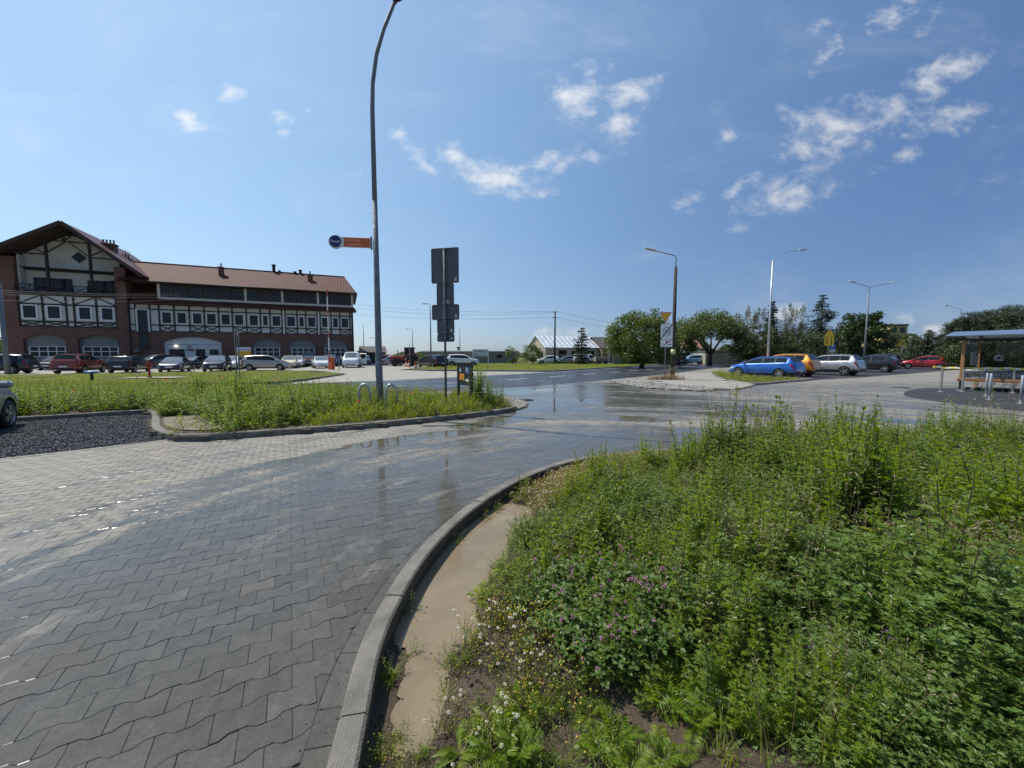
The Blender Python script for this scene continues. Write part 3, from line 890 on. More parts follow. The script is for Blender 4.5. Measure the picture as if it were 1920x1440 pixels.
while cur_i < len(ko) - 5:
    L = int(rng.integers(3, 6))
    if ko[cur_i].y > -.6 and ko[cur_i].x < 11:
        b = MB(); tn = []
        e1 = ko[cur_i:cur_i + L + 1]; e2 = cm[cur_i:cur_i + L + 1]
        pl = [(p.x, p.y) for p in e1] + [(p.x, p.y) for p in e2[::-1]]
        g = .004
        d1 = (e1[1] - e1[0]).normalized() * g
        pl[0] = (pl[0][0] + d1.x, pl[0][1] + d1.y); pl[-1] = (pl[-1][0] + d1.x, pl[-1][1] + d1.y)
        if sum(pl[i][0] * pl[(i + 1) % len(pl)][1] - pl[(i + 1) % len(pl)][0] * pl[i][1] for i in range(len(pl))) < 0: pl = pl[::-1]
        stone_from(pl, b)
        if b.v:
            o = b.build('edging_paver', M_PAVER_ONE, driveway)
    cur_i += L
# edge course along the gravel bay
ge = resample([(-13.5, 1.2), (-7.9, 5.82), (-6.5, 7.15)], .2)
off = offset_line(ge, .1)
for i in range(len(ge) - 1):
    b = MB(); tn = []
    p0, p1, p2, p3 = ge[i], ge[i + 1], off[i + 1], off[i]
    d1 = (p1 - p0).normalized() * .003
    pl = [(p0.x + d1.x, p0.y + d1.y), (p3.x + d1.x, p3.y + d1.y), (p2.x - d1.x, p2.y - d1.y), (p1.x - d1.x, p1.y - d1.y)]
    if sum(pl[i2][0] * pl[(i2 + 1) % 4][1] - pl[(i2 + 1) % 4][0] * pl[i2][1] for i2 in range(4)) < 0: pl = pl[::-1]
    stone_from(pl, b)
    if b.v:
        for k2 in range(len(b.v)): b.v[k2] = (b.v[k2][0], b.v[k2][1], b.v[k2][2] + .006)
        b.build('edging_paver', M_PAVER_ONE, driveway)

# ================================================================== beds: soil, gravel, water
WATER = [(-.43, 3.27), (-.31, 3.63), (-.03, 3.98), (.22, 3.95), (.32, 3.75), (.10, 3.45), (-.02, 3.2), (-.06, 2.76), (-.22, 2.56), (-.24, 2.27), (-.20, 2.10), (-.33, 1.98), (-.33, 1.7), (-.37, 1.47), (-.44, 1.47), (-.49, 1.7), (-.52, 1.98), (-.63, 2.10), (-.64, 2.49), (-.55, 2.91)]
water_line = [Vector((p[0], p[1], 0)) for p in WATER + WATER[:1]]
def fbm(x, y, s, seed=0.0):
    return mnoise.fractal(Vector((x * s, y * s, seed)), 1.0, 2.0, 4) 
def bed_dist(x, y):
    return dist_poly(x, y, bed_c)
def bed_z(x, y, d=None):
    d = bed_dist(x, y) if d is None else d
    z = -.012 + .14 * max(0, min(1, (d - .08) / 1.1)) + .02 * fbm(x, y, 2.2) + .008 * fbm(x, y, 11.0, 3) 
    if abs(x) < 2 and 1 < y < 4.6:
        dw = dist_poly(x, y, water_line)
        ins = in_poly(x, y, WATER)
        dw = abs(dw) * (-1 if ins else 1)
        f = max(0, min(1, (dw + .05) / .16))
        z = (-.032) * (1 - f) + z * f
    return z
b = MB(); idx = {}
cell = .045
def patch(x0, x1, y0, y1, cell, inside, zf, M, name, b):
    idx = {}
    nx_ = int((x1 - x0) / cell); ny_ = int((y1 - y0) / cell)
    for i in range(nx_):
        for j in range(ny_):
            if not inside(x0 + (i + .5) * cell, y0 + (j + .5) * cell): continue
            q_ = []
            for (a, c_) in ((i, j), (i + 1, j), (i + 1, j + 1), (i, j + 1)):
                if (a, c_) not in idx:
                    idx[(a, c_)] = len(b.v)
                    X_, Y_ = x0 + a * cell, y0 + c_ * cell
                    b.v.append((X_, Y_, zf(X_, Y_)))
                q_.append(idx[(a, c_)])
            b.f.append(tuple(q_)); b.mi.append(0); b.sm.append(True)
BPV = [(p.x, p.y) for p in offset_line(bed_c, -.05)] + [(17, -6), (2, -6)]
patch(-.9, 2.2, .8, 5.9, .045, lambda x, y: in_poly(x, y, BPV), lambda x, y: bed_z(x, y), M_SOIL, 'bed', b)
soil = b.build('soil', M_SOIL); soil['kind'] = 'structure'
b = MB()
BPJ = [(p.x, p.y) for p in offset_line(bed_c, -.02)] + [(17, -6), (2, -6)]
JB = [(p[0], p[1]) for p in JOINT_BED]
patch(-13.2, 13.2, -3.0, 13.2, .12, lambda x, y: in_poly(x, y, JB) and not (x > -.9 and y < 7.2 and in_poly(x, y, BPJ)), lambda x, y: -.008 + .0065 * fbm(x, y, 1.3, 3), M_JOINT, 'joint', b)
b.sm = [False] * len(b.f)
o = b.build('joint_sand', M_JOINT); o['kind'] = 'structure'
b = MB()
patch(-1.0, 17, -4.0, 7.3, .2, lambda x, y: in_poly(x, y, BPV) and not (-.9 < x < 2.1 and .9 < y < 5.8), lambda x, y: bed_z(x, y) - .004, M_SOIL_DARK, 'bed', b)
o = b.build('soil', M_SOIL_DARK); o['kind'] = 'structure'
b = MB()
patch(-34, .3, 5, 20, .22, lambda x, y: in_poly(x, y, ISLE_POLY), lambda x, y: .085 + .03 * fbm(x, y, .8) if not (-9 < x < -5.6 and y < 8.9) else .10 + .01 * fbm(x, y, 3), M_SOIL, 'island', b)
o = b.build('soil', M_SOIL); o['kind'] = 'structure'

# muddy water standing along the kerb
m, nt = new_mat('muddy water')
pos = nd(nt, 'ShaderNodeNewGeometry').outputs['Position']
sw = noise(nt, pos, 2.4, 6, .62, 1.0)
c_ = mix(nt, rng_map(nt, sw, .25, .75), (.190, .146, .090), (.250, .198, .130))
bb = nd(nt, 'ShaderNodeBsdfPrincipled', {'Base Color': c_, 'Roughness': .06, 'IOR': 1.33})
bn = nd(nt, 'ShaderNodeBump', {'Height': noise(nt, pos, 6, 2), 'Strength': .02, 'Distance': .01})
nt.links.new(bn.outputs[0], bb.inputs['Normal'])
finish(nt, bb.outputs[0])
M_MUD = m
wl = resample(WATER + WATER[:1], .025)
wl = [p + Vector((fbm(p.x, p.y, 7, 9), fbm(p.x, p.y, 7, 5), 0)) * .05 for p in wl[:-1]]
sheet('muddy_water', offset_line(wl + wl[:1], -.06)[:-1], -.008, M_MUD)

# instanced growth: one object, one seed mesh per variant
def scatter(name, pts, variants, kind='stuff', label=None, cat=None):
    """pts: (x, y, z, rx, ry, rz, scale, variant)"""
    pts = np.array(pts, dtype=np.float64)
    me = bpy.data.meshes.new(name)
    n = len(pts)
    me.vertices.add(n)
    me.vertices.foreach_set('co', pts[:, :3].astype(np.float32).reshape(-1))
    a = me.attributes.new('rot', 'FLOAT_VECTOR', 'POINT'); a.data.foreach_set('vector', pts[:, 3:6].astype(np.float32).reshape(-1))
    a = me.attributes.new('scl', 'FLOAT', 'POINT'); a.data.foreach_set('value', pts[:, 6].astype(np.float32))
    a = me.attributes.new('var', 'INT', 'POINT'); a.data.foreach_set('value', pts[:, 7].astype(np.int32))
    o = add(name, me)
    g = bpy.data.node_groups.new(name, 'GeometryNodeTree')
    g.interface.new_socket('Geometry', in_out='INPUT', socket_type='NodeSocketGeometry')
    g.interface.new_socket('Geometry', in_out='OUTPUT', socket_type='NodeSocketGeometry')
    gi = g.nodes.new('NodeGroupInput'); go = g.nodes.new('NodeGroupOutput')
    j = g.nodes.new('GeometryNodeJoinGeometry')
    def attr(nm, t):
        x = g.nodes.new('GeometryNodeInputNamedAttribute'); x.data_type = t; x.inputs['Name'].default_value = nm
        return [s for s in x.outputs if s.enabled and s.name == 'Attribute'][0] if True else None
    for k, src in enumerate(variants):
        oi = g.nodes.new('GeometryNodeObjectInfo'); oi.inputs['Object'].default_value = src; oi.inputs['As Instance'].default_value = True
        m2p = g.nodes.new('GeometryNodeMeshToPoints')
        iop = g.nodes.new('GeometryNodeInstanceOnPoints')
        cmp = g.nodes.new('FunctionNodeCompare'); cmp.data_type = 'INT'; cmp.operation = 'EQUAL'
        ii = [s for s in cmp.inputs if s.enabled]
        g.links.new(attr('var', 'INT'), ii[0]); ii[1].default_value = k
        g.links.new(gi.outputs[0], m2p.inputs['Mesh'])
        g.links.new(m2p.outputs[0], iop.inputs['Points'])
        g.links.new(cmp.outputs[0], iop.inputs['Selection'])
        g.links.new(oi.outputs['Geometry'], iop.inputs['Instance'])
        e2r = g.nodes.new('FunctionNodeEulerToRotation')
        g.links.new(attr('rot', 'FLOAT_VECTOR'), e2r.inputs[0])
        g.links.new(e2r.outputs[0], iop.inputs['Rotation'])
        g.links.new(attr('scl', 'FLOAT'), iop.inputs['Scale'])
        g.links.new(iop.outputs[0], j.inputs[0])
    g.links.new(j.outputs[0], go.inputs[0])
    md = o.modifiers.new('growth', 'NODES'); md.node_group = g
    o['kind'] = kind
    if label: o['label'] = label
    return o
def seed_obj(name, me):
    return bpy.data.objects.new('seed', me)          # never linked to the scene: only a source for the growth above

# gravel in the parking bay
M_GRAVEL = mat('dark gravel', (.060, .063, .070), .7, var=.5, scale=3.0, bump=.3)
M_GRAVELBED = mat('gravel bed', (.030, .031, .034), .9, var=.4, scale=20, bump=1.0, bscale=60)
sheet('gravel_bed', GRAVEL, .0, M_GRAVELBED)
stones = []
for k in range(3):
    bm = bmesh.new(); bmesh.ops.create_icosphere(bm, subdivisions=1, radius=.5)
    for v in bm.verts:
        v.co *= 1 + .35 * rng.uniform(-1, 1); v.co.z *= .65
    me = bpy.data.meshes.new('pebble'); bm.to_mesh(me); bm.free(); me.materials.append(M_GRAVEL)
    stones.append(seed_obj('pebble', me))
pts = []
while len(pts) < 9000:
    x, y = rng.uniform(-16, -6.2), rng.uniform(.5, 10.4)
    if in_poly(x, y, GRAVEL) and abs(x) < 1.5 * y:
        pts.append((x, y, .006, *rng.uniform(0, 6.28, 3), rng.uniform(.02, .05) , rng.integers(0, 3)))
scatter('gravel', pts, stones)

# ================================================================== weeds
LEAF = {
    'grass': leafmat('grass blade', (0.153, 0.222, 0.023), (0.260, 0.300, 0.055), .52, .5),
    'mug': leafmat('mugwort leaf', (0.113, 0.186, 0.034), (0.198, 0.264, 0.071), .5, .5),
    'alf': leafmat('lucerne leaf', (0.099, 0.180, 0.032), (0.181, 0.258, 0.067), .48, .42),
    'low': leafmat('low leaf', (0.119, 0.192, 0.023), (0.215, 0.276, 0.044), .5, .45),
    'bright': leafmat('bright leaf', (0.136, 0.228, 0.016), (0.226, 0.300, 0.034), .52, .45),
    'clover': leafmat('clover leaf', (0.088, 0.162, 0.030), (0.147, 0.222, 0.052), .45, .5),
    'dry': leafmat('dry blade', (.26, .19, .085), (.38, .30, .16), .25, .7),
    'brown': leafmat('dead leaf', (.13, .070, .032), (.22, .13, .065), .15, .7),
    'straw': leafmat('pale seed head', (.34, .29, .17), (.44, .39, .25), .25, .7),
    'stem': leafmat('weed stem', (.050, .055, .020), (.075, .095, .030), .05, .6),
    'redstem': leafmat('dark weed stem', (.060, .035, .022), (.055, .060, .022), .05, .6),
    'yellow': leafmat('yellow flower', (.52, .36, .03), (.62, .48, .06), .15, .7),
    'white': leafmat('white petal', (.70, .68, .60), (.80, .79, .74), .30, .6),
    'pink': leafmat('pink clover flower', (.40, .17, .26), (.55, .34, .41), .25, .7),
    'purple': leafmat('purple flower', (.055, .014, .075), (.11, .035, .14), .2, .7),
    'poppy': leafmat('poppy petal', (.62, .055, .012), (.70, .10, .02), .35, .6),
}
class PB:
    """collects one plant: blades, leaflets, stems and flower heads"""
    def __init__(s): s.v = []; s.f = []; s.mi = []; s.t = []; s.mats = []
    def m(s, key):
        if key not in s.mats: s.mats.append(key)
        return s.mats.index(key)
    def leaf(s, p, d, L, W, key, droop=.3, up=None, wide=.4, tone=None):
        """pointed leaf folded along its midrib"""
        d = Vector(d).normalized()
        u = Vector((0, 0, 1)) if abs(d.z) < .95 else Vector((1, 0, 0))
        x = d.cross(u).normalized(); n = x.cross(d).normalized()
        a = random.uniform(-.6, .6); x = x * math.cos(a) + n * math.sin(a); n = x.cross(d)
        p = Vector(p); mid = p + d * L * wide; tip = p + d * L - Vector((0, 0, 1)) * droop * L
        mid2 = p + d * L * (wide + .28) - Vector((0, 0, 1)) * droop * L * .35
        i = len(s.v); h = n * W * .22
        s.v += [p, mid + x * W / 2 + h, mid2 + x * W * .36 + h, tip, mid2 - x * W * .36 + h, mid - x * W / 2 + h, mid2]
        s.f += [(i, i + 1, i + 2, i + 6), (i + 6, i + 2, i + 3), (i, i + 6, i + 4, i + 5), (i + 6, i + 3, i + 4)]
        k = s.m(key); s.mi += [k] * 4
        s.t += [random.random() if tone is None else tone] * 7
    def leaf2(s, p, d, L, W, key, droop=.3, tone=None):
        """small leaflet, two faces"""
        d = Vector(d).normalized()
        u = Vector((0, 0, 1)) if abs(d.z) < .95 else Vector((1, 0, 0))
        x = d.cross(u).normalized(); n = x.cross(d).normalized()
        a = random.uniform(-.8, .8); x = x * math.cos(a) + n * math.sin(a); n = x.cross(d)
        p = Vector(p); mid = p + d * L * .55 + n * W * .15; tip = p + d * L - Vector((0, 0, 1)) * droop * L
        i = len(s.v)
        s.v += [p, mid + x * W / 2, tip, mid - x * W / 2]
        s.f += [(i, i + 1, i + 2), (i, i + 2, i + 3)]
        k = s.m(key); s.mi += [k] * 2
        s.t += [random.random() if tone is None else tone] * 4
    def blade(s, p, d, L, W, key, bend=.5, seg=4, tone=None):
        """grass blade arching over"""
        d = Vector(d).normalized(); side = Vector((d.y, -d.x, 0))
        side = side.normalized() if side.length > .01 else Vector((1, 0, 0))
        hd = Vector((d.x, d.y, 0))
        hd = hd.normalized() if hd.length > .01 else Vector((0, 1, 0))
        i = len(s.v); p = Vector(p); t = random.random() if tone is None else tone
        for k in range(seg + 1):
            f = k / seg
            q_ = p + d * L * f * (1 - .2 * bend * f) + hd * bend * L * f * f * .7 - Vector((0, 0, 1)) * bend * L * .5 * f ** 3
            ww = W * (1 - f ** 1.6) * .5
            s.v += [q_ - side * ww, q_ + side * ww]; s.t += [t, t]
        for k in range(seg):
            s.f.append((i + 2 * k, i + 2 * k + 1, i + 2 * k + 3, i + 2 * k + 2)); s.mi.append(s.m(key))
    def stem(s, path, r0, r1, key, seg=4):
        path = [Vector(p) for p in path]; n = len(path); i = len(s.v)
        for k, p in enumerate(path):
            t = (path[min(k + 1, n - 1)] - path[max(k - 1, 0)]).normalized()
            u = Vector((1, 0, 0)) if abs(t.x) < .9 else Vector((0, 1, 0))
            x = t.cross(u).normalized(); y = t.cross(x); r = r0 + (r1 - r0) * k / max(n - 1, 1)
            for a in range(seg):
                s.v.append(p + (x * math.cos(2 * PI * a / seg) + y * math.sin(2 * PI * a / seg)) * r); s.t.append(.5)
        for k in range(n - 1):
            for a in range(seg):
                a2 = (a + 1) % seg
                s.f.append((i + k * seg + a, i + k * seg + a2, i + (k + 1) * seg + a2, i + (k + 1) * seg + a)); s.mi.append(s.m(key))
    def head(s, p, r, key, squash=1.0):
        i = len(s.v); p = Vector(p); t = random.random()
        for (a, z) in ((0, -1), (0, .9)):
            s.v.append(p + Vector((0, 0, z * r * squash))); s.t.append(t)
        for k in range(5):
            a = 2 * PI * k / 5
            s.v.append(p + Vector((math.cos(a) * r, math.sin(a) * r, random.uniform(-.2, .2) * r))); s.t.append(t)
        for k in range(5):
            a, b_ = i + 2 + k, i + 2 + (k + 1) % 5
            s.f += [(i, b_, a), (i + 1, a, b_)]; s.mi += [s.m(key)] * 2
    def data(s, name):
        me = bpy.data.meshes.new(name)
        me.from_pydata([tuple(v) for v in s.v], [], s.f)
        me.polygons.foreach_set('material_index', s.mi)
        me.polygons.foreach_set('use_smooth', [True] * len(s.f))
        a = me.attributes.new('tone', 'FLOAT', 'POINT'); a.data.foreach_set('value', np.array(s.t, dtype=np.float32))
        for k in s.mats: me.materials.append(LEAF[k])
        me.update()
        return me
def rdir(el0, el1, az=None):
    az = random.uniform(0, 2 * PI) if az is None else az
    el = R(random.uniform(el0, el1))
    return Vector((math.cos(az) * math.cos(el), math.sin(az) * math.cos(el), math.sin(el)))

def grass_tuft(h=.4, n=34, key='grass', seeds=2, spread=.05):
    s = PB()
    for k in range(n):
        d = rdir(52, 88); L = h * random.uniform(.45, 1.0)
        s.blade(Vector((random.gauss(0, spread), random.gauss(0, spread), 0)), d, L, random.uniform(.005, .010), key, random.uniform(.15, .9))
    for k in range(seeds):
        d = rdir(70, 88); p = Vector((random.gauss(0, spread), random.gauss(0, spread), 0)); L = h * random.uniform(.95, 1.2)
        top = p + d * L
        s.stem([p, p + d * L * .5, top], .0016, .0008, 'dry' if random.random() < .5 else key, 3)
        for q_ in range(5):
            pp = p + d * L * random.uniform(.78, 1.0)
            s.leaf2(pp, rdir(20, 80), random.uniform(.015, .035), .005, 'straw', .2)
    return s.data('grass')
def mugwort(h=.8, seed=0, key='mug', nl=30, stemkey='redstem'):
    """upright stem, feathered leaves all the way up"""
    s = PB()
    lean = Vector((random.uniform(-.12, .12), random.uniform(-.12, .12), 0))
    path = [Vector((0, 0, 0)) + lean * (k / 6) ** 2 * h + Vector((0, 0, h * k / 6)) for k in range(7)]
    s.stem(path, .0055, .002, stemkey, 5)
    for k in range(nl):
        f = .08 + .9 * k / nl
        p = path[0] + lean * f * f * h + Vector((0, 0, h * f))
        az = k * 2.4 + random.uniform(-.4, .4)
        L = (.15 - .10 * f) * random.uniform(.75, 1.15) * (h / .8) ** .4
        d = rdir(15, 55, az)
        # pinnate: a midrib with lobes on both sides
        rib = p + d * L
        t = random.random()
        side = Vector((-math.sin(az), math.cos(az), 0))
        nlobe = 4 if f < .8 else 2
        for j in range(nlobe):
            g = .28 + .62 * j / nlobe
            q_ = p + d * L * g - Vector((0, 0, 1)) * L * .25 * g * g
            for sg in (-1, 1):
                dd = (d * .75 + side * sg * .8 + Vector((0, 0, random.uniform(-.15, .25)))).normalized()
                s.leaf2(q_, dd, L * random.uniform(.34, .5) * (1.1 - .3 * g), L * .115, key, .25, t)
        s.leaf(p + d * L * .1, d, L, L * .14, key, .25, tone=t)
        if random.random() < .5 and f < .85:      # axil tuft
            for j in range(3):
                s.leaf2(p, rdir(35, 75, az + random.uniform(-.5, .5)), L * .45, L * .1, key, .2)
    for j in range(9):
        s.leaf2(path[-1], rdir(40, 85), .05 * h / .8, .010, key, .1)
    return s.data('mugwort')
def erect_weed(h=.7, key='mug'):
    """narrow spire of short leaves"""
    s = PB()
    s.stem([(0, 0, 0), (random.uniform(-.02, .02), random.uniform(-.02, .02), h * .5), (random.uniform(-.05, .05), random.uniform(-.05, .05), h)], .004, .0015, 'stem', 4)
    n = int(75 * h / .7)
    for k in range(n):
        f = random.uniform(.1, 1)
        s.leaf(Vector((0, 0, h * f)), rdir(10, 60), .085 * (1.15 - f * .75) * random.uniform(.7, 1.2), .013, key, .3)
    return s.data('erect_weed')
def lucerne(h=.45, n=9, flowers=2):
    """sprawling stems with three-part leaves"""
    s = PB()
    for k in range(n):
        d = rdir(30, 80); L = h * random.uniform(.8, 1.35)
        path = [Vector((random.gauss(0, .02), random.gauss(0, .02), 0)) + d * L * f - Vector((0, 0, 1)) * L * .30 * f * f + Vector((random.gauss(0, .01), random.gauss(0, .01), 0)) for f in (0, .25, .5, .75, 1)]
        s.stem(path, .0022, .0011, 'stem', 3)
        for j in range(22):
            f = random.uniform(.15, 1.0); i = min(int(f * 4), 3); g = f * 4 - i
            p = path[i].lerp(path[i + 1], g)
            dd = rdir(0, 60); pet = random.uniform(.012, .03)
            q_ = p + dd * pet; t = random.random()
            az = math.atan2(dd.y, dd.x); Lf = random.uniform(.015, .027)
            for o_ in (-.85, 0, .85):
                s.leaf(q_, rdir(5, 35, az + o_), Lf, Lf * .40, 'alf', .15, wide=.5, tone=t)
        if k < flowers:
            for j in range(16):
                s.leaf2(path[-1] + Vector((random.gauss(0, .008), random.gauss(0, .008), random.uniform(-.01, .02))), rdir(-10, 70), .012, .007, 'purple', .1)
    return s.data('lucerne')
def low_weed(h=.22, n=60, key='low'):
    s = PB()
    for k in range(n // 6):
        d = rdir(25, 85); L = h * random.uniform(.6, 1.2)
        path = [Vector((random.gauss(0, .04), random.gauss(0, .04), 0)) + d * L * f for f in (0, .5, 1)]
        s.stem(path, .0018, .0009, 'stem', 3)
        for j in range(8):
            f = random.uniform(.1, 1)
            s.leaf(path[0].lerp(path[2], f), rdir(-5, 60), random.uniform(.02, .05), random.uniform(.008, .018), key, .3)
    return s.data('low_weed')
def mayweed(h=.22, n=7, fl=.5, key='low'):
    """thin branching stems ending in yellow buttons, some with white petals left"""
    s = PB()
    for k in range(n):
        d = rdir(35, 85); L = h * random.uniform(.7, 1.3)
        p0 = Vector((random.gauss(0, .03), random.gauss(0, .03), 0))
        path = [p0, p0 + d * L * .5 + Vector((0, 0, L * .05)), p0 + d * L]
        s.stem(path, .0013, .0008, 'stem', 3)
        for j in range(7):                       # thread leaves
            s.leaf2(path[0].lerp(path[2], random.uniform(.1, .8)), rdir(10, 70), random.uniform(.02, .04), .003, key, .2)
        for br in range(2):
            tip = path[2] if br == 0 else path[1] + rdir(40, 80) * L * .45
            if br: s.stem([path[1], tip], .0009, .0006, 'stem', 3)
            s.head(tip, .0058, 'yellow', 1.1)
            if random.random() < fl:
                for a in range(8):
                    az = 2 * PI * a / 8
                    s.leaf2(tip, Vector((math.cos(az), math.sin(az), -.25)), .014, .0055, 'white', .15)
    return s.data('mayweed')
def clover(h=.2, n=16, flowers=4):
    s = PB()
    for k in range(n):
        d = rdir(45, 85); L = h * random.uniform(.5, 1.1); p0 = Vector((random.gauss(0, .035), random.gauss(0, .035), 0)); tip = p0 + d * L
        s.stem([p0, tip], .0014, .001, 'stem', 3)
        az = random.uniform(0, 6.28); t = random.random()
        for o_ in (0, 2.09, 4.19):
            s.leaf(tip, rdir(0, 25, az + o_), .026, .019, 'clover', .15, wide=.5, tone=t)
        if k < flowers:
            t2 = p0 + d * L * 1.3
            s.stem([p0, t2], .0014, .001, 'stem', 3)
            for j in range(34):
                s.leaf2(t2, rdir(-30, 88), random.uniform(.009, .0125), .0042, 'pink', 0)
    return s.data('clover')
def tansy(n=11, L=.28, key='bright'):
    """rosette of long feather leaves"""
    s = PB()
    for k in range(n):
        az = 2 * PI * k / n + random.uniform(-.3, .3); d = rdir(25, 70, az); side = Vector((-math.sin(az), math.cos(az), 0)); t = random.random(); LL = L * random.uniform(.6, 1.1)
        path = [d * LL * f - Vector((0, 0, 1)) * LL * .42 * f * f for f in (0, .25, .5, .75, 1)]
        s.stem(path, .002, .001, key, 3)
        for j in range(13):
            f = .2 + .8 * j / 13; i = min(int(f * 4), 3); q_ = path[i].lerp(path[i + 1], f * 4 - i)
            tang = (path[i + 1] - path[i]).normalized()
            for sg in (-1, 1):
                s.leaf2(q_, (tang * .7 + side * sg), LL * .26 * math.sin(PI * (.12 + .8 * f)) + .01, .011, key, .15, t)
    return s.data('tansy')
def poppy(h=.5):
    s = PB()
    tip = Vector((random.uniform(-.06, .06), random.uniform(-.06, .06), h))
    s.stem([(0, 0, 0), tip * .5, tip], .0022, .0015, 'stem', 4)
    for k in range(10):
        s.leaf(tip * random.uniform(.05, .5), rdir(20, 60), .09, .02, 'low', .3)
    return s, tip
def dock(L=.16):
    s = PB()
    for k in range(11):
        s.leaf((0, 0, .01), rdir(5, 50), L * random.uniform(.6, 1.1), L * .26, 'low' if k % 3 else 'dry', .35)
    return s.data('dock')

V_GRASS = [seed_obj('grass', grass_tuft(random.uniform(.35, .5), 36)) for k in range(4)]
V_MUG = [seed_obj('mugwort', mugwort(.8, k, nl=34)) for k in range(4)]
V_BRIGHT = [seed_obj('mugwort', mugwort(.7, k, 'bright', 34, 'stem')) for k in range(2)]
V_ERECT = [seed_obj('erect_weed', erect_weed(.75, random.choice(('mug', 'low')))) for k in range(3)]
V_LUC = [seed_obj('lucerne', lucerne(.42, 10, f)) for f in (0, 0, 0, 0, 1)]
V_LOW = [seed_obj('low_weed', low_weed(.24, 66, 'low')) for k in range(3)]
V_MAY = [seed_obj('mayweed', mayweed(.22, 8, f)) for f in (.0, .12, .3)]
V_MAYD = [seed_obj('mayweed', mayweed(.24, 12, f, 'dry')) for f in (.3, .5)]
V_CLO = [seed_obj('clover', clover(.2, 18, f)) for f in (1, 3, 2, 2)]
V_TAN = [seed_obj('tansy', tansy()) for k in range(2)]
V_STALK = [seed_obj('stalk', grass_tuft(.62, 9, 'grass', 9, .07)) for k in range(3)]
V_DRY = [seed_obj('dry_grass', grass_tuft(.3, 26, 'dry', 4, .06)) for k in range(2)]
KINDS_ = {'grass': V_GRASS, 'mug': V_MUG, 'bright': V_BRIGHT, 'erect': V_ERECT, 'luc': V_LUC, 'low': V_LOW, 'may': V_MAY, 'mayd': V_MAYD, 'clo': V_CLO, 'tan': V_TAN, 'dry': V_DRY, 'stalk': V_STALK}
def plant_points():
    return {k: [] for k in KINDS_}
def put(pp, kind, x, y, z, sc):
    pp[kind].append((x, y, z, rng.normal(0, .07), rng.normal(0, .07), rng.uniform(0, 6.28), sc * rng.uniform(.8, 1.25), rng.integers(0, len(KINDS_[kind]))))
CLOVER_P = [(.16, 1.95), (.25, 2.35), (.85, 2.35), (.85, 1.8), (.40, 1.55), (.2, 1.7)]
CHAM_P = [(-.62, 2.0), (-.3, 2.3), (.2, 2.05), (.33, 1.6), (.2, 1.38), (-.3, 1.40), (-.55, 1.5)]
pp = plant_points()
def bed_height(x, y):
    return max(.24, min(.54, .24 + .085 * x + .02 * (y - 1.4))) * (1 + .22 * fbm(x, y, .9, 4))
n_try = 0
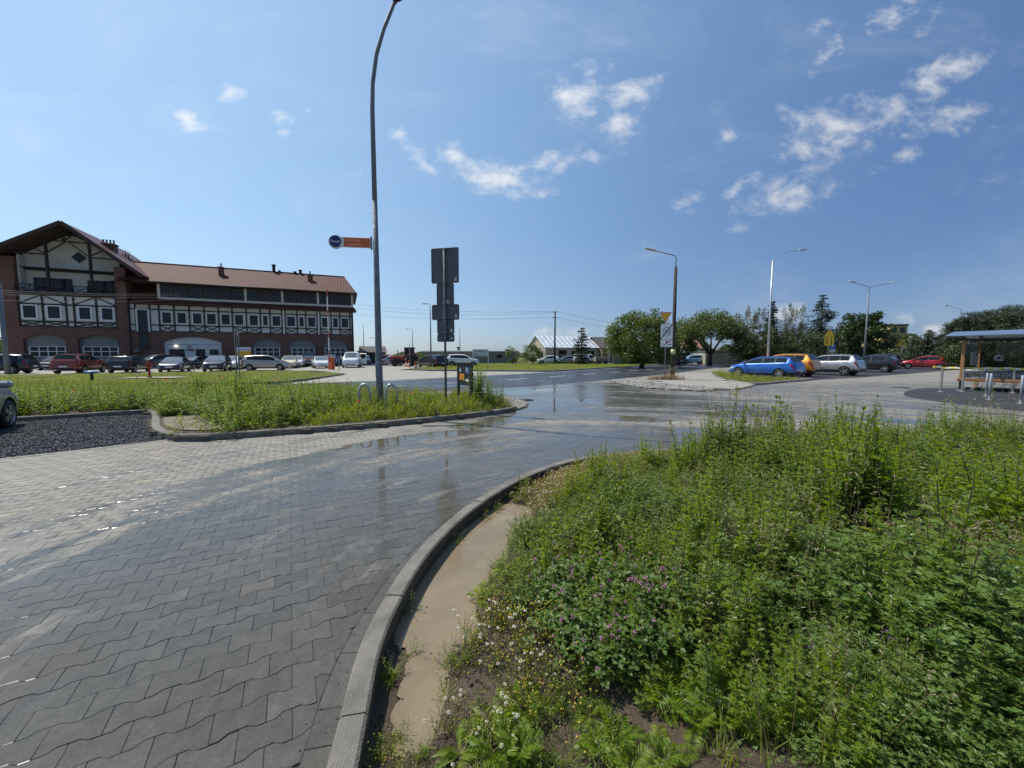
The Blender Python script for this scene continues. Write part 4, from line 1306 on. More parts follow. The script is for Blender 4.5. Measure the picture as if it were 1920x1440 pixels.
for n_try in range(60000):
    # even over the ground, denser close by
    if n_try < 30000:
        x, y = rng.uniform(-.7, 3.4), rng.uniform(.75, 5.6)
    else:
        x, y = rng.uniform(-.2, 12), rng.uniform(.2, 7.0)
        if x < 3.4 and y < 5.6 and rng.random() < .7: continue
    if math.hypot(x, y) < .95 or (x < 1.0 and y < 1.0): continue
    if x > 1.55 * y + 1.2 or y < 1.15: continue
    if not in_poly(x, y, BED_POLY): continue
    d = bed_dist(x, y)
    if d < .03: continue
    if x < .6 and y < 4.6 and in_poly(x, y, WATER) and rng.random() > .012: continue
    u = rng.random()
    near = n_try < 30000
    z = bed_z(x, y, d) - .005
    cham = in_poly(x, y, CHAM_P)
    if cham and d < .11 and u > .02: continue
    if cham:
        if u < (.085 if x > -.28 else .035): put(pp, 'may', x, y, z, rng.uniform(.5, .85))
        elif u < .10: put(pp, 'low', x, y, z, .4)
        elif u < .108: put(pp, 'grass', x, y, z, .3)
        elif u < .125: put(pp, 'dry', x, y, z, .35)
        continue
    if y > 3.2 and x < 2.4 and d < .62 and x > .25 and y < 5.7:
        if d < .26 and x < 1.3:
            if u < .012: put(pp, 'low', x, y, z, .3)
            continue
        if u < .34: put(pp, 'mayd', x, y, z, .65)
        elif u < .45: put(pp, 'dry', x, y, z, .5)
        elif u < .52: put(pp, 'grass', x, y, z, .5)
        continue
    if in_poly(x, y, CLOVER_P):
        if u < .20: put(pp, 'clo', x, y, z, rng.uniform(.75, 1.1))
        elif u < .23: put(pp, 'bright', x, y, z, .4)
        elif u < .28: put(pp, 'low', x, y, z, .9)
        elif u < .31: put(pp, 'grass', x, y, z, .5)
        continue
    if d < .36 + .12 * min(1, max(0, y - 1.5)) and y < 4.3:
        if u < .03: put(pp, 'grass', x, y, z, .35)
        elif u < .055: put(pp, 'low', x, y, z, .45)
        elif u < .085: put(pp, 'may', x, y, z, .5)
        continue
    H = bed_height(x, y) * (.50 + .50 * min(1, (d - .3) / .9))
    f1, f2, f3, f4, f5 = (fbm(x, y, q2, q_) for q2, q_ in ((1.05, 7), (1.05, 17), (1.05, 27), (1.05, 37), (1.9, 47)))
    if x < .75 and y < 1.75:            # open soil with ferny rosettes
        if u < .010 + (.02 if x > .35 else 0): put(pp, 'tan', x, y, z, rng.uniform(.4, .7))
        elif u < .042: put(pp, 'low', x, y, z, .5)
        elif u < .055: put(pp, 'dry', x, y, z, .3)
        elif u < .064: put(pp, 'grass', x, y, z, .35)
        continue
    # a darker gap in the growth
    if 2.3 < x < 3.5 and 2.15 < y < 2.75:
        if u < .05: put(pp, 'dry', x, y, z, .9)
        elif u < .08: put(pp, 'low', x, y, z, .8)
        elif u < .09: put(pp, 'grass', x, y, z, 1.2)
        continue
    rho = (.21 if near else .30) * max(.04, min(1.35, .80 + 1.7 * f5))
    if u > rho: continue
    luc_zone = .95 < x < 3.1 and y < 2.15 + .15 * fbm(x, y, 2)
    fern_zone = x < 1.25 and y < 2.0
    wt = {'stalk': .05 + .12 * f1, 'grass': .36 + .9 * f1 + (.12 if y > 3 else 0), 'mug': .17 + .6 * f2, 'low': .22 + .7 * f3, 'luc': .12 + .7 * f4, 'bright': .10 + .5 * f1 - .3 * f4, 'erect': .02 + .06 * f2, 'tan': .05 if x < 2 else 0, 'dry': .05 + .08 * f3}
    if luc_zone: wt.update(luc=.75, grass=.05, mug=.07, bright=.05)
    if fern_zone: wt.update(tan=.10, bright=.24, luc=.04, low=.24, dry=.09)
    if x > 2.7 and y < 3.9: wt['bright'] += .35
    ks = list(wt); ws = np.array([max(wt[k_], 0) for k_ in ks]); ws /= ws.sum()
    k_ = ks[int(rng.choice(len(ks), p=ws))]
    sc_ = {'stalk': H / .55, 'grass': H / .50, 'mug': H / .74, 'low': .7 + H * .8, 'luc': H / .46, 'bright': H / .66, 'erect': H / .60, 'tan': .65, 'dry': .55 + .5 * H}[k_]
    put(pp, k_, x, y, z, sc_ * max(.45, 1 + .75 * fbm(x, y, 1.7, 61)))
NAMES_ = {'grass': 'grass', 'mug': 'weeds', 'bright': 'weeds', 'erect': 'weeds', 'luc': 'lucerne_growth', 'low': 'undergrowth', 'may': 'mayweed_growth', 'mayd': 'mayweed_growth', 'clo': 'clover_growth', 'tan': 'undergrowth', 'dry': 'dry_grass', 'stalk': 'grass'}
for k, v in pp.items():
    if v: scatter(NAMES_[k], v, KINDS_[k])
# ---- island weeds
ip = plant_points()
l2c = isle_l2[::4]; l1c = isle_l1[::4]
ISLE_C = [(p.x, p.y) for p in l1c] + [(p.x, p.y) for p in l2c] + [(-1.4, 13.6), (-3.5, 14.4), (-8, 16.2), (-14, 18), (-30, 20), (-34, 12)]
M_SAND = soil_mat('pale sand', (.26, .215, .155), (.34, .29, .215), -.3)
BARE = [(-8.7, 9.0), (-7.75, 8.0), (-6.9, 7.4), (-6.0, 7.2), (-5.7, 7.75), (-6.4, 8.2), (-7.2, 8.9), (-7.8, 9.6)]
for k in range(15000):
    x, y = rng.uniform(-27, .2), rng.uniform(6.9, 19.5)
    if abs(x) > 1.45 * y or not in_poly(x, y, ISLE_C): continue
    if x < -8 and y > 15.5 and rng.random() < .6: continue
    d = min(abs(dist_poly(x, y, l2c)), abs(dist_poly(x, y, l1c)))
    if d < .14: continue
    u = rng.random(); z = .09
    f = fbm(x, y, .55, 3)
    H = (.62 + .16 * f + (.10 if x < -4.5 else 0)) * min(1, .30 + d * .8)
    H = min(H, max(.16, 1.5 - .0764 * y) / 1.12)
    if in_poly(x, y, BARE):
        if u < .02: put(ip, 'low', x, y, z, .6)
        continue
    if x > -4.5:                                   # lighter grass towards the tip
        if u < .40: put(ip, 'grass', x, y, z, H / .48)
        elif u < .62: put(ip, 'low', x, y, z, .9 + H)
        elif u < .68: put(ip, 'bright', x, y, z, H / .80)
        elif u < .71: put(ip, 'mayd', x, y, z, .8)
        elif u < .73: put(ip, 'dry', x, y, z, .8)
    else:
        if u < .22: put(ip, 'mug', x, y, z, H / .72)
        elif u < .45: put(ip, 'low', x, y, z, 1.2 + H)
        elif u < .60: put(ip, 'luc', x, y, z, H / .42)
        elif u < .70: put(ip, 'grass', x, y, z, H / .5)
        elif u < .75: put(ip, 'bright', x, y, z, H / .75)
        elif u < .79: put(ip, 'may', x, y, z, 1.5)
        elif u < .81: put(ip, 'erect', x, y, z, H / .72)
SAND = [(-8.25, 9.0), (-7.6, 8.3), (-6.9, 7.68), (-6.1, 7.45), (-5.75, 7.75), (-6.4, 8.2), (-7.1, 8.8), (-7.7, 9.3)]
sheet('sandy_patch', [(p.x, p.y) for p in resample(SAND + SAND[:1], .2)[:-1]], .122, M_SAND)
# the two darker shrubby weeds beside the small sign
for (cx_, cy_, hh) in ((-.95, 11.25, .98), (-1.15, 11.6, .85), (-.7, 11.7, .7), (-.35, 11.3, .6), (-9.2, 11.2, .9), (-8.6, 11.6, .9), (-7.0, 9.6, .9), (-6.7, 9.9, .85)):
    for j in range(9):
        put(ip, 'mug', cx_ + rng.normal(0, .13), cy_ + rng.normal(0, .13), .09, hh / .8)
# far right verge beside the blue car, and growth on the opposite verge
for k in range(900):
    x, y = rng.uniform(12.0, 19.2), rng.uniform(19.5, 33)
    if in_poly(x, y, [(12.6, 20.3), (18.3, 24.0), (17.6, 25.0), (16.6, 27.5), (17.0, 33), (12.9, 22.6)]):
        u = rng.random()
        put(ip, 'grass' if u < .6 else ('dry' if u < .8 else 'low'), x, y, .08, rng.uniform(.5, .9) if y < 27 else 1.3)
for k, v in ip.items():
    if v: scatter(NAMES_[k], v, KINDS_[k])
# short turf on the opposite verges
V_TURF = [seed_obj('turf', grass_tuft(.16, 40, 'grass', 0, .12)), seed_obj('turf', grass_tuft(.16, 40, 'grass', 1, .12)), seed_obj('turf', grass_tuft(.14, 30, 'dry', 1, .12))]
pts = []
for k in range(16000):
    x, y = rng.uniform(-50, 30), rng.uniform(15, 62)
    if abs(x) > 1.42 * y: continue
    if in_poly(x, y, verge_left) or in_poly(x, y, verge_right):
        v = 2 if rng.random() < .22 + .3 * fbm(x, y, .3, 2) else rng.integers(0, 2)
        pts.append((x, y, .09, 0, 0, rng.uniform(0, 6.28), rng.uniform(.8, 1.6), v))
scatter('turf', pts, V_TURF)

# single plants that stand out of the growth
def plant(name, me, x, y, z, sc, label, cat, group=None):
    o = add(name, me); o.location = (x, y, z); o.scale = (sc,) * 3; o.rotation_euler = (0, 0, rng.uniform(0, 6.28))
    return tag(o, label, cat, group)
tall = [mugwort(1.0, k, nl=46) for k in range(3)]
for me in tall: me.name = 'tall_weed'
spikes = []
for i, (px, py, Y, k, lab) in enumerate((
        (1640, 742, 5.6, 0, 'tallest leafy weed, rising against the wet paving near the shelter'),
        (1470, 762, 5.0, 1, 'tall leafy weed standing below the rear of the blue wagon'),
        (1395, 785, 4.9, 2, 'slim leafy weed at the thin left end of the tall weeds'),
        (1345, 795, 4.9, 0, 'small leafy spire farthest left along the back of the bed'),
        (1872, 788, 5.1, 1, 'lone upright weed standing below the shelter posts'),
        (1510, 772, 5.2, 2, 'bushy leafy weed between the two tallest of the bed'),
        (1440, 905, 3.4, 2, 'dark stemmed weed in the middle of the planted bed'),
        (1268, 985, 2.55, 1, 'dark stemmed leafy weed just behind the pink clover'),
        (1520, 1035, 2.3, 0, 'dark stemmed leafy weed in the lucerne, right of the clover'),
        (1785, 905, 3.6, 0, 'leafy weed by the dark gap at the right of the bed'))):
    p = at(px, py, Y)
    gz = bed_z(p.x, p.y)
    spikes += [(p.x + rng.normal(0, .22), p.y + rng.normal(0, .18), gz, rng.normal(0, .1), rng.normal(0, .1), rng.uniform(0, 6.28), (p.z - gz) / .8 * rng.uniform(.55, .95), rng.integers(0, 4)) for _ in range(5 if Y > 4 else 2)]
    plant('tall_weed', tall[k], p.x, p.y, gz, (p.z - gz) / 1.02, lab, 'weed', 'tall weeds of the planted bed')
scatter('weeds', spikes, V_MUG)
p = G(862, 1405, .05)
plant('dock_plant', dock(), p.x, p.y, bed_z(p.x, p.y), .8, 'flat rosette of broad reddish leaves on the muddy soil', 'plant')
tn_me = [tansy(12, .30), tansy(10, .30)]
for me in tn_me: me.name = 'fern_weed'
for (px, py, s_, lab) in ((935, 1400, .75, 'bright feathery rosette on the mud beside the muddy water'), (985, 1330, .6, 'bright feathery rosette right behind the one on the mud'), (1265, 1300, .8, 'bright feathery rosette below the pink clover'), (1345, 1330, .8, 'bright feathery rosette at the dry yellow leaves')):
    p = G(px, py, .08); plant('fern_weed', tn_me[0], p.x, p.y, bed_z(p.x, p.y), s_, lab, 'plant', 'feathery rosettes on the open soil')
for (px, py, Y, lab) in ((137, 732, 12.0, 'red poppy above the back kerb of the gravel bay, left of the other there'), (168, 750, 11.2, 'red poppy low in the weeds close behind the gravel bay kerb'),
        (245, 714, 15.0, 'red poppy at the far side of the island, below the fire hydrant'), (420, 707, 13.5, 'red poppy just left of the two thin sign posts'), (520, 712, 13.0, 'red poppy in the far weeds right of the two thin sign posts'),
        (672, 752, 9.6, 'red poppy low in the weeds just left of the guard hoops'), (310, 712, 14.0, 'red poppy in the far weeds right of the hydrant'), (773, 737, 11.0, 'red poppy between the tall lamp and the sign post'), (693, 727, 12.5, 'red poppy behind the left guard hoop')):
    s_, tip = poppy(.5); p = at(px, py, Y)
    for a in range(6):
        az = a * 1.05
        s_.leaf(tip, Vector((math.cos(az), math.sin(az), .35)), .05, .05, 'poppy', .05, wide=.6)
    o = add('poppy', s_.data('poppy')); o.location = (p.x - tip.x, p.y - tip.y, p.z - .5)
    if o.location.z > .12:
        s2 = PB(); s2.stem([(0, 0, 0), (0, 0, -(o.location.z - .08))], .002, .002, 'stem', 3)
        add('stalk', s2.data('stalk'), None, o)
    tag(o, lab, 'poppy', 'poppies among the island weeds')
# crumbs of earth and small stones on the open soil
V_CRUMB = []
for k in range(3):
    bm = bmesh.new(); bmesh.ops.create_icosphere(bm, subdivisions=1, radius=.5)
    for v in bm.verts:
        v.co *= 1 + .4 * rng.uniform(-1, 1); v.co.z *= .7
    me = bpy.data.meshes.new('crumb'); bm.to_mesh(me); bm.free()
    me.materials.append([M_SOIL, M_KERB, M_SOIL][k]); V_CRUMB.append(seed_obj('crumb', me))
pts = []
for k in range(9000):
    x, y = rng.uniform(-.75, 1.3), rng.uniform(.9, 5.4)
    if not in_poly(x, y, BED_POLY) or in_poly(x, y, WATER): continue
    d = bed_dist(x, y)
    if d > .75 or d < .02: continue
    v = 1 if rng.random() < .12 else rng.choice((0, 2))
    pts.append((x, y, bed_z(x, y, d) + .001, *rng.uniform(0, 6.28, 3), rng.uniform(.004, .018) * (1 if rng.random() < .85 else 2.0), v))
scatter('soil_crumbs', pts, V_CRUMB)
# grit and bits of straw on the paving along the kerb
pts = []
for k in range(900):
    i = int(rng.integers(30, len(bed_out) - 5)); p = bed_out[i]
    if p.y > 7 or p.x > 8: continue
    q_ = offset_line(bed_in[i - 1:i + 2], -KW - abs(rng.normal(0, .12)))[1]
    pts.append((q_.x, q_.y, .002, *rng.uniform(0, 6.28, 3), rng.uniform(.003, .009), 1 if rng.random() < .4 else 0))
scatter('grit', pts, V_CRUMB)
pts = []
for i in range(8, len(bed_out) - 30, 2):
    if bed_out[i].y < .9: continue
    if rng.random() < .12:
        p = bed_out[i]; pts.append((p.x - .008, p.y, 0, .3, 0, rng.uniform(0, 6.28), rng.uniform(.10, .3), rng.integers(0, 3)))
scatter('grass', pts, V_TURF)

# ================================================================== cobbled aprons, slabs, shelter ground
def setts(name, poly, size, seed, z=.02):
    """granite setts, each a worn cushion of its own height"""
    root = sheet(name, poly, z - .022, M_JOINT)
    g = size * 1.13
    xs = [p[0] for p in poly]; ys = [p[1] for p in poly]
    a = R(seed * 17)
    cells = []
    cx0, cy0 = (min(xs) + max(xs)) / 2, (min(ys) + max(ys)) / 2
    Rr = math.hypot(max(xs) - cx0, max(ys) - cy0)
    n = int(Rr / g) + 1
    for i in range(-n, n):
        for j in range(-n, n):
            u = i * g + (g / 2 if j % 2 else 0) + rng.normal(0, size * .07); v = j * g + rng.normal(0, size * .07)
            x = cx0 + u * math.cos(a) - v * math.sin(a); y = cy0 + u * math.sin(a) + v * math.cos(a)
            if in_poly(x, y, poly): cells.append((x, y))
    cells.sort(key=lambda c: c[0] ** 2 + c[1] ** 2)
    bm = bmesh.new(); bmesh.ops.create_cube(bm, size=1)
    bmesh.ops.bevel(bm, geom=list(bm.edges), offset=.14, segments=1, affect='EDGES')
    me = bpy.data.meshes.new('sett'); bm.to_mesh(me); bm.free(); me.materials.append(M_SETT)
    lim = min(280, len(cells))
    for (x, y) in cells[:lim]:
        o = bpy.data.objects.new('sett', me); C.objects.link(o); o.parent = root
        o.location = (x, y, z - .03 + rng.normal(0, .007)); o.rotation_euler = (rng.normal(0, .09), rng.normal(0, .09), a + rng.normal(0, .12))
        o.scale = (size * rng.uniform(.86, 1.04), size * rng.uniform(.86, 1.04), .07)
    if len(cells) > lim:
        b = MB(); vs0 = [v.co.copy() for v in me.vertices]; fs0 = [tuple(p.vertices) for p in me.polygons]
        for (x, y) in cells[lim:]:
            M_ = Matrix.Translation((x, y, z - .03 + rng.normal(0, .007))) @ Matrix.Rotation(a + rng.normal(0, .12), 4, 'Z') @ Matrix.Diagonal((size * rng.uniform(.86, 1.04), size * rng.uniform(.86, 1.04), .07, 1))
            b.mesh([M_ @ v for v in vs0], fs0, 0)
        o = b.build('setts', M_SETT, root); o['kind'] = 'stuff'
    return root
setts('cobble_apron', [(6.0, 23.4), (5.8, 20.6), (6.2, 18.9), (6.9, 17.6), (8.3, 16.6), (9.4, 17.6), (9.6, 19.0), (8.2, 20.6), (8.6, 22.8), (9.6, 25.2), (7.6, 25.6)], .20, 3, .05)
setts('cobble_apron', [(-.66, 14.3), (-.2, 14.2), (.3, 13.4), (.52, 12.5), (.40, 11.6), (.16, 11.05), (.14, 11.2), (-.05, 11.8), (-.6, 12.7), (-.9, 13.8)], .12, 2, .04)
slab_poly = [(9.4, 17.5), (8.4, 16.5), (11.6, 18.6), (12.8, 20.2), (12.8, 22.6), (16.8, 32.6), (14.2, 33.2), (10.0, 26.0), (8.7, 22.8), (8.3, 20.6), (9.7, 19.0)]
root = sheet('slab_island', slab_poly, .022, M_JOINT)
sm_ = MB(); sm_.bbox(-.5, .5, -.5, .5, -.5, .5, .03); slab_me = sm_.data('slab'); slab_me.materials.append(M_SLABS)
n_s = 0
for i in range(-30, 40):
    for j in range(-30, 40):
        u, v = i * .72, j * .72; a = R(47)
        x = 12 + u * math.cos(a) - v * math.sin(a); y = 24 + u * math.sin(a) + v * math.cos(a)
        if in_poly(x, y, slab_poly) and n_s < 290:
            o = bpy.data.objects.new('slab', slab_me); C.objects.link(o); o.parent = root
            o.location = (x, y, .02 + rng.normal(0, .002)); o.scale = (.705, .705, .06); o.rotation_euler = (0, 0, a); n_s += 1
verge3 = [(12.6, 20.3), (18.6, 23.9), (17.7, 25.2), (16.2, 27.6), (17.2, 33.0), (12.9, 22.6)]
mound('verge', verge3, M_TURF, .09)
kl = resample([(12.95, 22.9), (12.6, 20.5), (12.9, 20.15), (15.0, 21.5), (18.7, 23.9), (18.6, 24.3), (17.7, 25.4)], .1)
kerb('verge_kerb', kl, .12, -.05, .11, 1.0, M_KERB_DARK)
shelter_patch = [(15.4, 15.0), (14.9, 14.2), (14.5, 12.8), (14.6, 11.4), (15.6, 10.0), (19, 8.5), (30, 5), (34, 12), (24, 17.5), (20.4, 18.4), (17.6, 17.0)]
sheet('asphalt_patch', [(p.x, p.y) for p in resample(shelter_patch + shelter_patch[:1], .5)[:-1]], .004, M_ASPHALT)
park_right = [(12.0, 21), (19.0, 24.0), (30, 29.5), (44, 38), (62, 47), (58, 58), (30, 40), (24, 36), (18, 33.5), (17.2, 30), (16.0, 27.0)]
sheet('parking_bay', [(17.6, 25.2), (18.9, 24.0), (25, 27.3), (36, 33.8), (48, 41.4), (58, 47), (54, 58), (30, 43), (22, 37), (16.2, 27.8)], .003, M_ASPHALT)
# dark iron covers in the paving
def manhole(px, py, r, lab):
    p = G(px, py)
    root = empty('manhole_cover', (p.x, p.y, .004), 0, lab, 'manhole cover')
    b = MB(); b.lathe([(r, -.02), (r, .006), (r - .03, .008), (r - .03, .002), (r - .05, .002), (r - .05, .007), (.02, .008)], 24); b.build('cover', M_IRON, root)
    b = MB()
    for k in range(8):
        a = k * PI / 4; b.bar((.08 * math.cos(a), .08 * math.sin(a), .009), ((r - .09) * math.cos(a), (r - .09) * math.sin(a), .009), .02, .006)
    b.build('rib', M_IRON, root)
M_IRON = mat('cast iron', (.05, .048, .045), .6, .6, var=.3)
manhole(1690, 727, .33, 'dark round iron cover in the paving right of the parked cars')
manhole(985, 750, .30, 'dark round iron cover in wet paving beside the cobbled island tip')

# ================================================================== street furniture
M_GALV = mat('galvanised steel', (.19, .21, .235), .7, .25, var=.18, scale=5, dirt=.3, dirtcol=(.16, .17, .18))
M_GALV_LIGHT = mat('bright steel', (.52, .54, .56), .42, .6, var=.1, scale=9)
M_POSTGREY = mat('grey post paint', (.13, .14, .15), .7, .1, var=.15)
M_SIGNBACK = mat('sign back', (.105, .108, .118), .5, .2, var=.15, scale=3)
M_DARK = mat('dark metal', (.030, .030, .034), .5, .3, var=.2)
M_BLACKPLASTIC = mat('black plastic', (.018, .018, .020), .5, var=.2)
M_WHITE = mat('white paint', (.78, .78, .76), .45, var=.06, dirt=.15, dirtcol=(.4, .38, .34))
M_STICKER = mat('pale sticker', (.55, .55, .54), .6, var=.25, scale=40)
M_ORANGE = mat('orange panel', (.70, .125, .030), .4, var=.06)
M_PEACH = mat('pale peach lettering', (.86, .55, .36), .5, var=.05)
M_NAVY = mat('dark blue panel', (.012, .028, .130), .35, var=.3, scale=2.5)
M_SIGNYEL = mat('sign yellow', (.80, .42, .02), .4, var=.06)
M_SIGNYEL2 = mat('work sign yellow', (.82, .50, .02), .4, var=.06)
M_SIGNRED = mat('sign red', (.45, .03, .03), .4, var=.08)
M_BLACK = mat('black print', (.015, .015, .017), .5, var=.1)
M_BLUE = mat('sign blue', (.02, .09, .36), .4, var=.08)
M_LENS = mat('lamp glass', (.55, .56, .55), .25, var=.05)
M_WOODPOLE = mat('weathered pole', (.060, .048, .038), .85, var=.35, scale=3, bump=.5, bscale=25)

# the tall lamp in the island, with its projecting sign
LB = Vector((-3.46, 10.0, .06))
lamp = empty('street_lamp', LB, 0, 'tall grey street lamp in the weedy island, curving over at the top', 'street lamp')
top_h = 9.95
path = [(0, 0, 0), (0, 0, 1.0), (0, 0, 3.0), (0, 0, 5.4), (.0, 0, 7.6), (.03, -.01, 8.2), (.15, -.04, 8.85), (.36, -.08, 9.4), (.66, -.14, 9.98)]
b = MB(); b.tube(path[:4], [.095, .086, .075, .062], 14); b.build('pole', M_GALV, lamp)
b = MB(); b.tube(path[3:], [.062, .055, .05, .047, .042, .040], 12); b.build('arm', M_GALV, lamp)
b = MB(); b.bbox(-.06, .06, -.112, -.09, .95, 1.35, .008); b.build('hatch', M_GALV, lamp)
b = MB(); b.tube([(0, 0, .0), (0, 0, .05)], .16, 14); b.build('base_collar', M_GALV, lamp)
hm = Matrix.Translation((.66, -.14, 9.98)) @ Euler((0, R(18), R(-12))).to_matrix().to_4x4()
b = MB()
bm = bmesh.new(); bmesh.ops.create_uvsphere(bm, u_segments=14, v_segments=8, radius=1)
for v in bm.verts:
    v.co = Vector((v.co.x * .16 + .02, v.co.y * .13, v.co.z * .30 + .30)); 
    if v.co.z > .3: v.co.x *= 1.1
b.bm(bm, 0, hm @ Euler((0, R(12), 0)).to_matrix().to_4x4(), True); b.tube([hm @ Vector((0, 0, -.04)), hm @ Vector((.01, 0, .12))], .05, 10); b.build('lamp_head', M_DARK, lamp)
# projecting cash-machine sign fixed to the lamp
S0 = Vector((-3.475, 9.97, 0)); 
pr = at(700, 456, S0.y - .03); zl = pr.z
sign = empty('projecting_sign', (S0.x - .06, S0.y - .03, zl), R(8), 'orange cash machine sign with a round blue end, fixed to the tall lamp', 'sign')
sign.scale = (.9,) * 3
L_ = 1.02; hh = .135
b = MB(); b.bbox(-.035, .0, -.05, .05, -.18, .18, .008); b.build('bracket', M_GALV, sign)
b = MB(); b.bbox(-.86, -.035, -.03, .03, -hh, hh, .006); b.build('panel', M_WHITE, sign)
b = MB(); b.bbox(-.745, -.055, -.034, -.028, -hh + .008, hh - .008, .002); b.build('orange_face', M_ORANGE, sign)
Mx = Matrix.Translation((-.965, 0, 0)) @ Euler((PI / 2, 0, 0)).to_matrix().to_4x4()
b = MB(); b.lathe([(.185, -.035), (.19, -.02), (.19, .03), (.18, .045), (.155, .045)], 32, M=Mx); b.build('disc', M_WHITE, sign)
b = MB(); b.lathe([(.158, .03), (.158, .049), (.15, .052)], 32, M=Mx, smooth=False); b.build('disc_face', M_NAVY, sign)
text('lettering', 'Planet', .105, M_WHITE, sign, (-.965, -.055, 0), (PI / 2, 0, 0))
text('lettering', 'bankomat', .098, M_PEACH, sign, (-.69, -.037, .055), (PI / 2, 0, 0), 'LEFT')
text('plus_mark', '+', .098, M_PEACH, sign, (-.165, -.037, .055), (PI / 2, 0, 0), 'LEFT')
text('lettering', 'wpłatomat', .098, M_PEACH, sign, (-.66, -.037, -.055), (PI / 2, 0, 0), 'LEFT')

# bent steel hoops guarding the lamp
def hoop(x, y, rz, lab, wd=.27, h=.76):
    root = empty('guard_hoop', (x, y, .08), rz, lab, 'guard hoop', 'steel guard hoops by the tall lamp')
    p = [(-wd / 2, 0, -.1), (-wd / 2, 0, h - .20)] + [(-wd / 2 * math.cos(a), 0, h - .20 + .20 * math.sin(a)) for a in np.linspace(.25, PI - .25, 9)] + [(wd / 2, 0, h - .16), (wd / 2, 0, -.1)]
    b = MB(); b.tube(p, .034, 10); b.build('tube', M_GALV_LIGHT, root)
    for sx in (-1, 1):
        b = MB(); b.lathe([(.075, 0), (.075, .012), (.04, .016)], 12, M=Matrix.Translation((sx * wd / 2, 0, 0))); b.build('foot_plate', M_GALV, root)
hoop(-3.80, 9.85, R(12), 'bright steel hoop just left of the tall lamp')
hoop(-3.08, 9.75, R(12), 'bright steel hoop just right of the tall lamp')

# post with five sign plates seen from behind
SP = Vector((-1.86, 10.75, .06))
sp = empty('sign_post', SP, R(-12), 'grey post carrying five blank dark sign backs one above another', 'sign post')
b = MB(); b.tube([(0, 0, 0), (0, 0, 4.42)], .032, 12); b.build('post', M_POSTGREY, sp)
b = MB(); b.lathe([(.034, 4.41), (.034, 4.44), (.01, 4.455)], 10); b.build('cap', M_DARK, sp)
def rplate(w_, h_, t, r):
    p = []
    for (cx_, cy_, a0) in ((w_ / 2 - r, h_ / 2 - r, 0), (-w_ / 2 + r, h_ / 2 - r, 90), (-w_ / 2 + r, -h_ / 2 + r, 180), (w_ / 2 - r, -h_ / 2 + r, 270)):
        for k in range(5): a = R(a0 + 22.5 * k); p.append((cx_ + r * math.cos(a), cy_ + r * math.sin(a)))
    return p
RX = Euler((PI / 2, 0, 0)).to_matrix().to_4x4()
def zat(py, Y): return at(960, py, Y).z
for (y0, y1, w_, st) in ((463, 531, .80, (.31, -.38)), (530, 573, .50, (.07, -.28)), (570, 600, .80, (.31, -.14)), (598, 627, .50, (.17, -.10)), (626, 641, .50, (.17, .02))):
    z1, z0 = zat(y0, SP.y) - SP.z, zat(y1, SP.y) - SP.z
    zc = (z0 + z1) / 2; hh = z1 - z0 - .02
    b = MB(); b.prism(rplate(w_, hh, .02, .04), -.004, .004, M=Matrix.Translation((0, .06, zc)) @ RX)
    pl = b.build('sign_plate', M_SIGNBACK, sp)
    b = MB(); pts_ = rplate(w_, hh, .02, .04)
    loop_ = [(Matrix.Translation((0, .052, zc)) @ RX @ Vector((p[0] * .985, p[1] * .985, 0))) for p in pts_]
    b.tube(loop_ + loop_[:1], .010, 5, caps=False); b.build('rim', M_SIGNBACK, pl)
    b = MB(); b.bbox(st[0] - .03, st[0] + .03, .046, .054, zc + st[1] * hh * 2.0 if False else z0 + .06, z0 + .16 if hh > .25 else z0 + .13, .002); b.build('sticker', M_STICKER, pl)
    for zz in ((z0 + .05, z1 - .05) if hh > .3 else (zc,)):
        b = MB(); b.bbox(-.055, .055, -.036, .054, zz - .018, zz + .018, .006); b.build('clamp', M_GALV, sp)

# small information board on two dark posts
IB = empty('info_board', (-1.42, 11.55, .06), R(-52), 'small dark board with parking pictograms and a white arrow, beside the sign post', 'sign board')
for sx in (-.38, .38):
    b = MB(); b.bbox(sx - .045, sx + .045, -.03, .03, 0, 1.30, .006); b.build('post', M_DARK, IB)
b = MB(); b.bbox(-.335, .335, -.022, .022, .62, 1.28, .006); b.build('panel', M_DARK, IB)
b = MB(); b.bbox(-.43, .43, -.05, .05, 1.28, 1.34, .01); b.build('top_rail', M_POSTGREY, IB)
b = MB(); b.bbox(-.25, .0, -.026, -.021, .78, .96, .002); b.build('label', M_SIGNYEL, IB)
b = MB(); b.bbox(.08, .27, -.026, -.021, .98, 1.18, .002); b.build('parking_sign', M_BLUE, IB)
text('lettering', 'P', .15, M_WHITE, IB, (.135, -.029, 1.08), (PI / 2, 0, 0))
b = MB()      # wheelchair pictogram: head, back, seat and wheel
b.tube([(.215, -.029, 1.135), (.215, -.029, 1.0851), (.24, -.029, 1.08), (.25, -.029, 1.035)], .008, 5)
b.tube([(.208 + .033 * math.cos(a), -.029, 1.045 + .033 * math.sin(a)) for a in np.linspace(1.9, 6.0, 10)], .006, 5); b.build('pictogram', M_WHITE, IB)
b = MB(); b.prism([(.07, -.028), (.17, -.028), (.17, -.065), (.27, 0), (.17, .065), (.17, .028), (.07, .028)], 0, .006, M=Matrix.Translation((0, -.022, .78)) @ RX); b.build('arrow', M_WHITE, IB)
b = MB(); b.prism([(-.25, .10), (-.19, .10), (-.20, .22), (-.24, .20)], 0, .006, M=Matrix.Translation((0, -.022, .92)) @ RX); b.build('arrow_mark', M_WHITE, IB)
b = MB()
for k in range(3): b.bbox(-.22, -.06 + .03 * (k % 2), -.030, -.026, .815 + .045 * k, .835 + .045 * k, .001)
b.build('printed_line', M_ORANGE, IB)
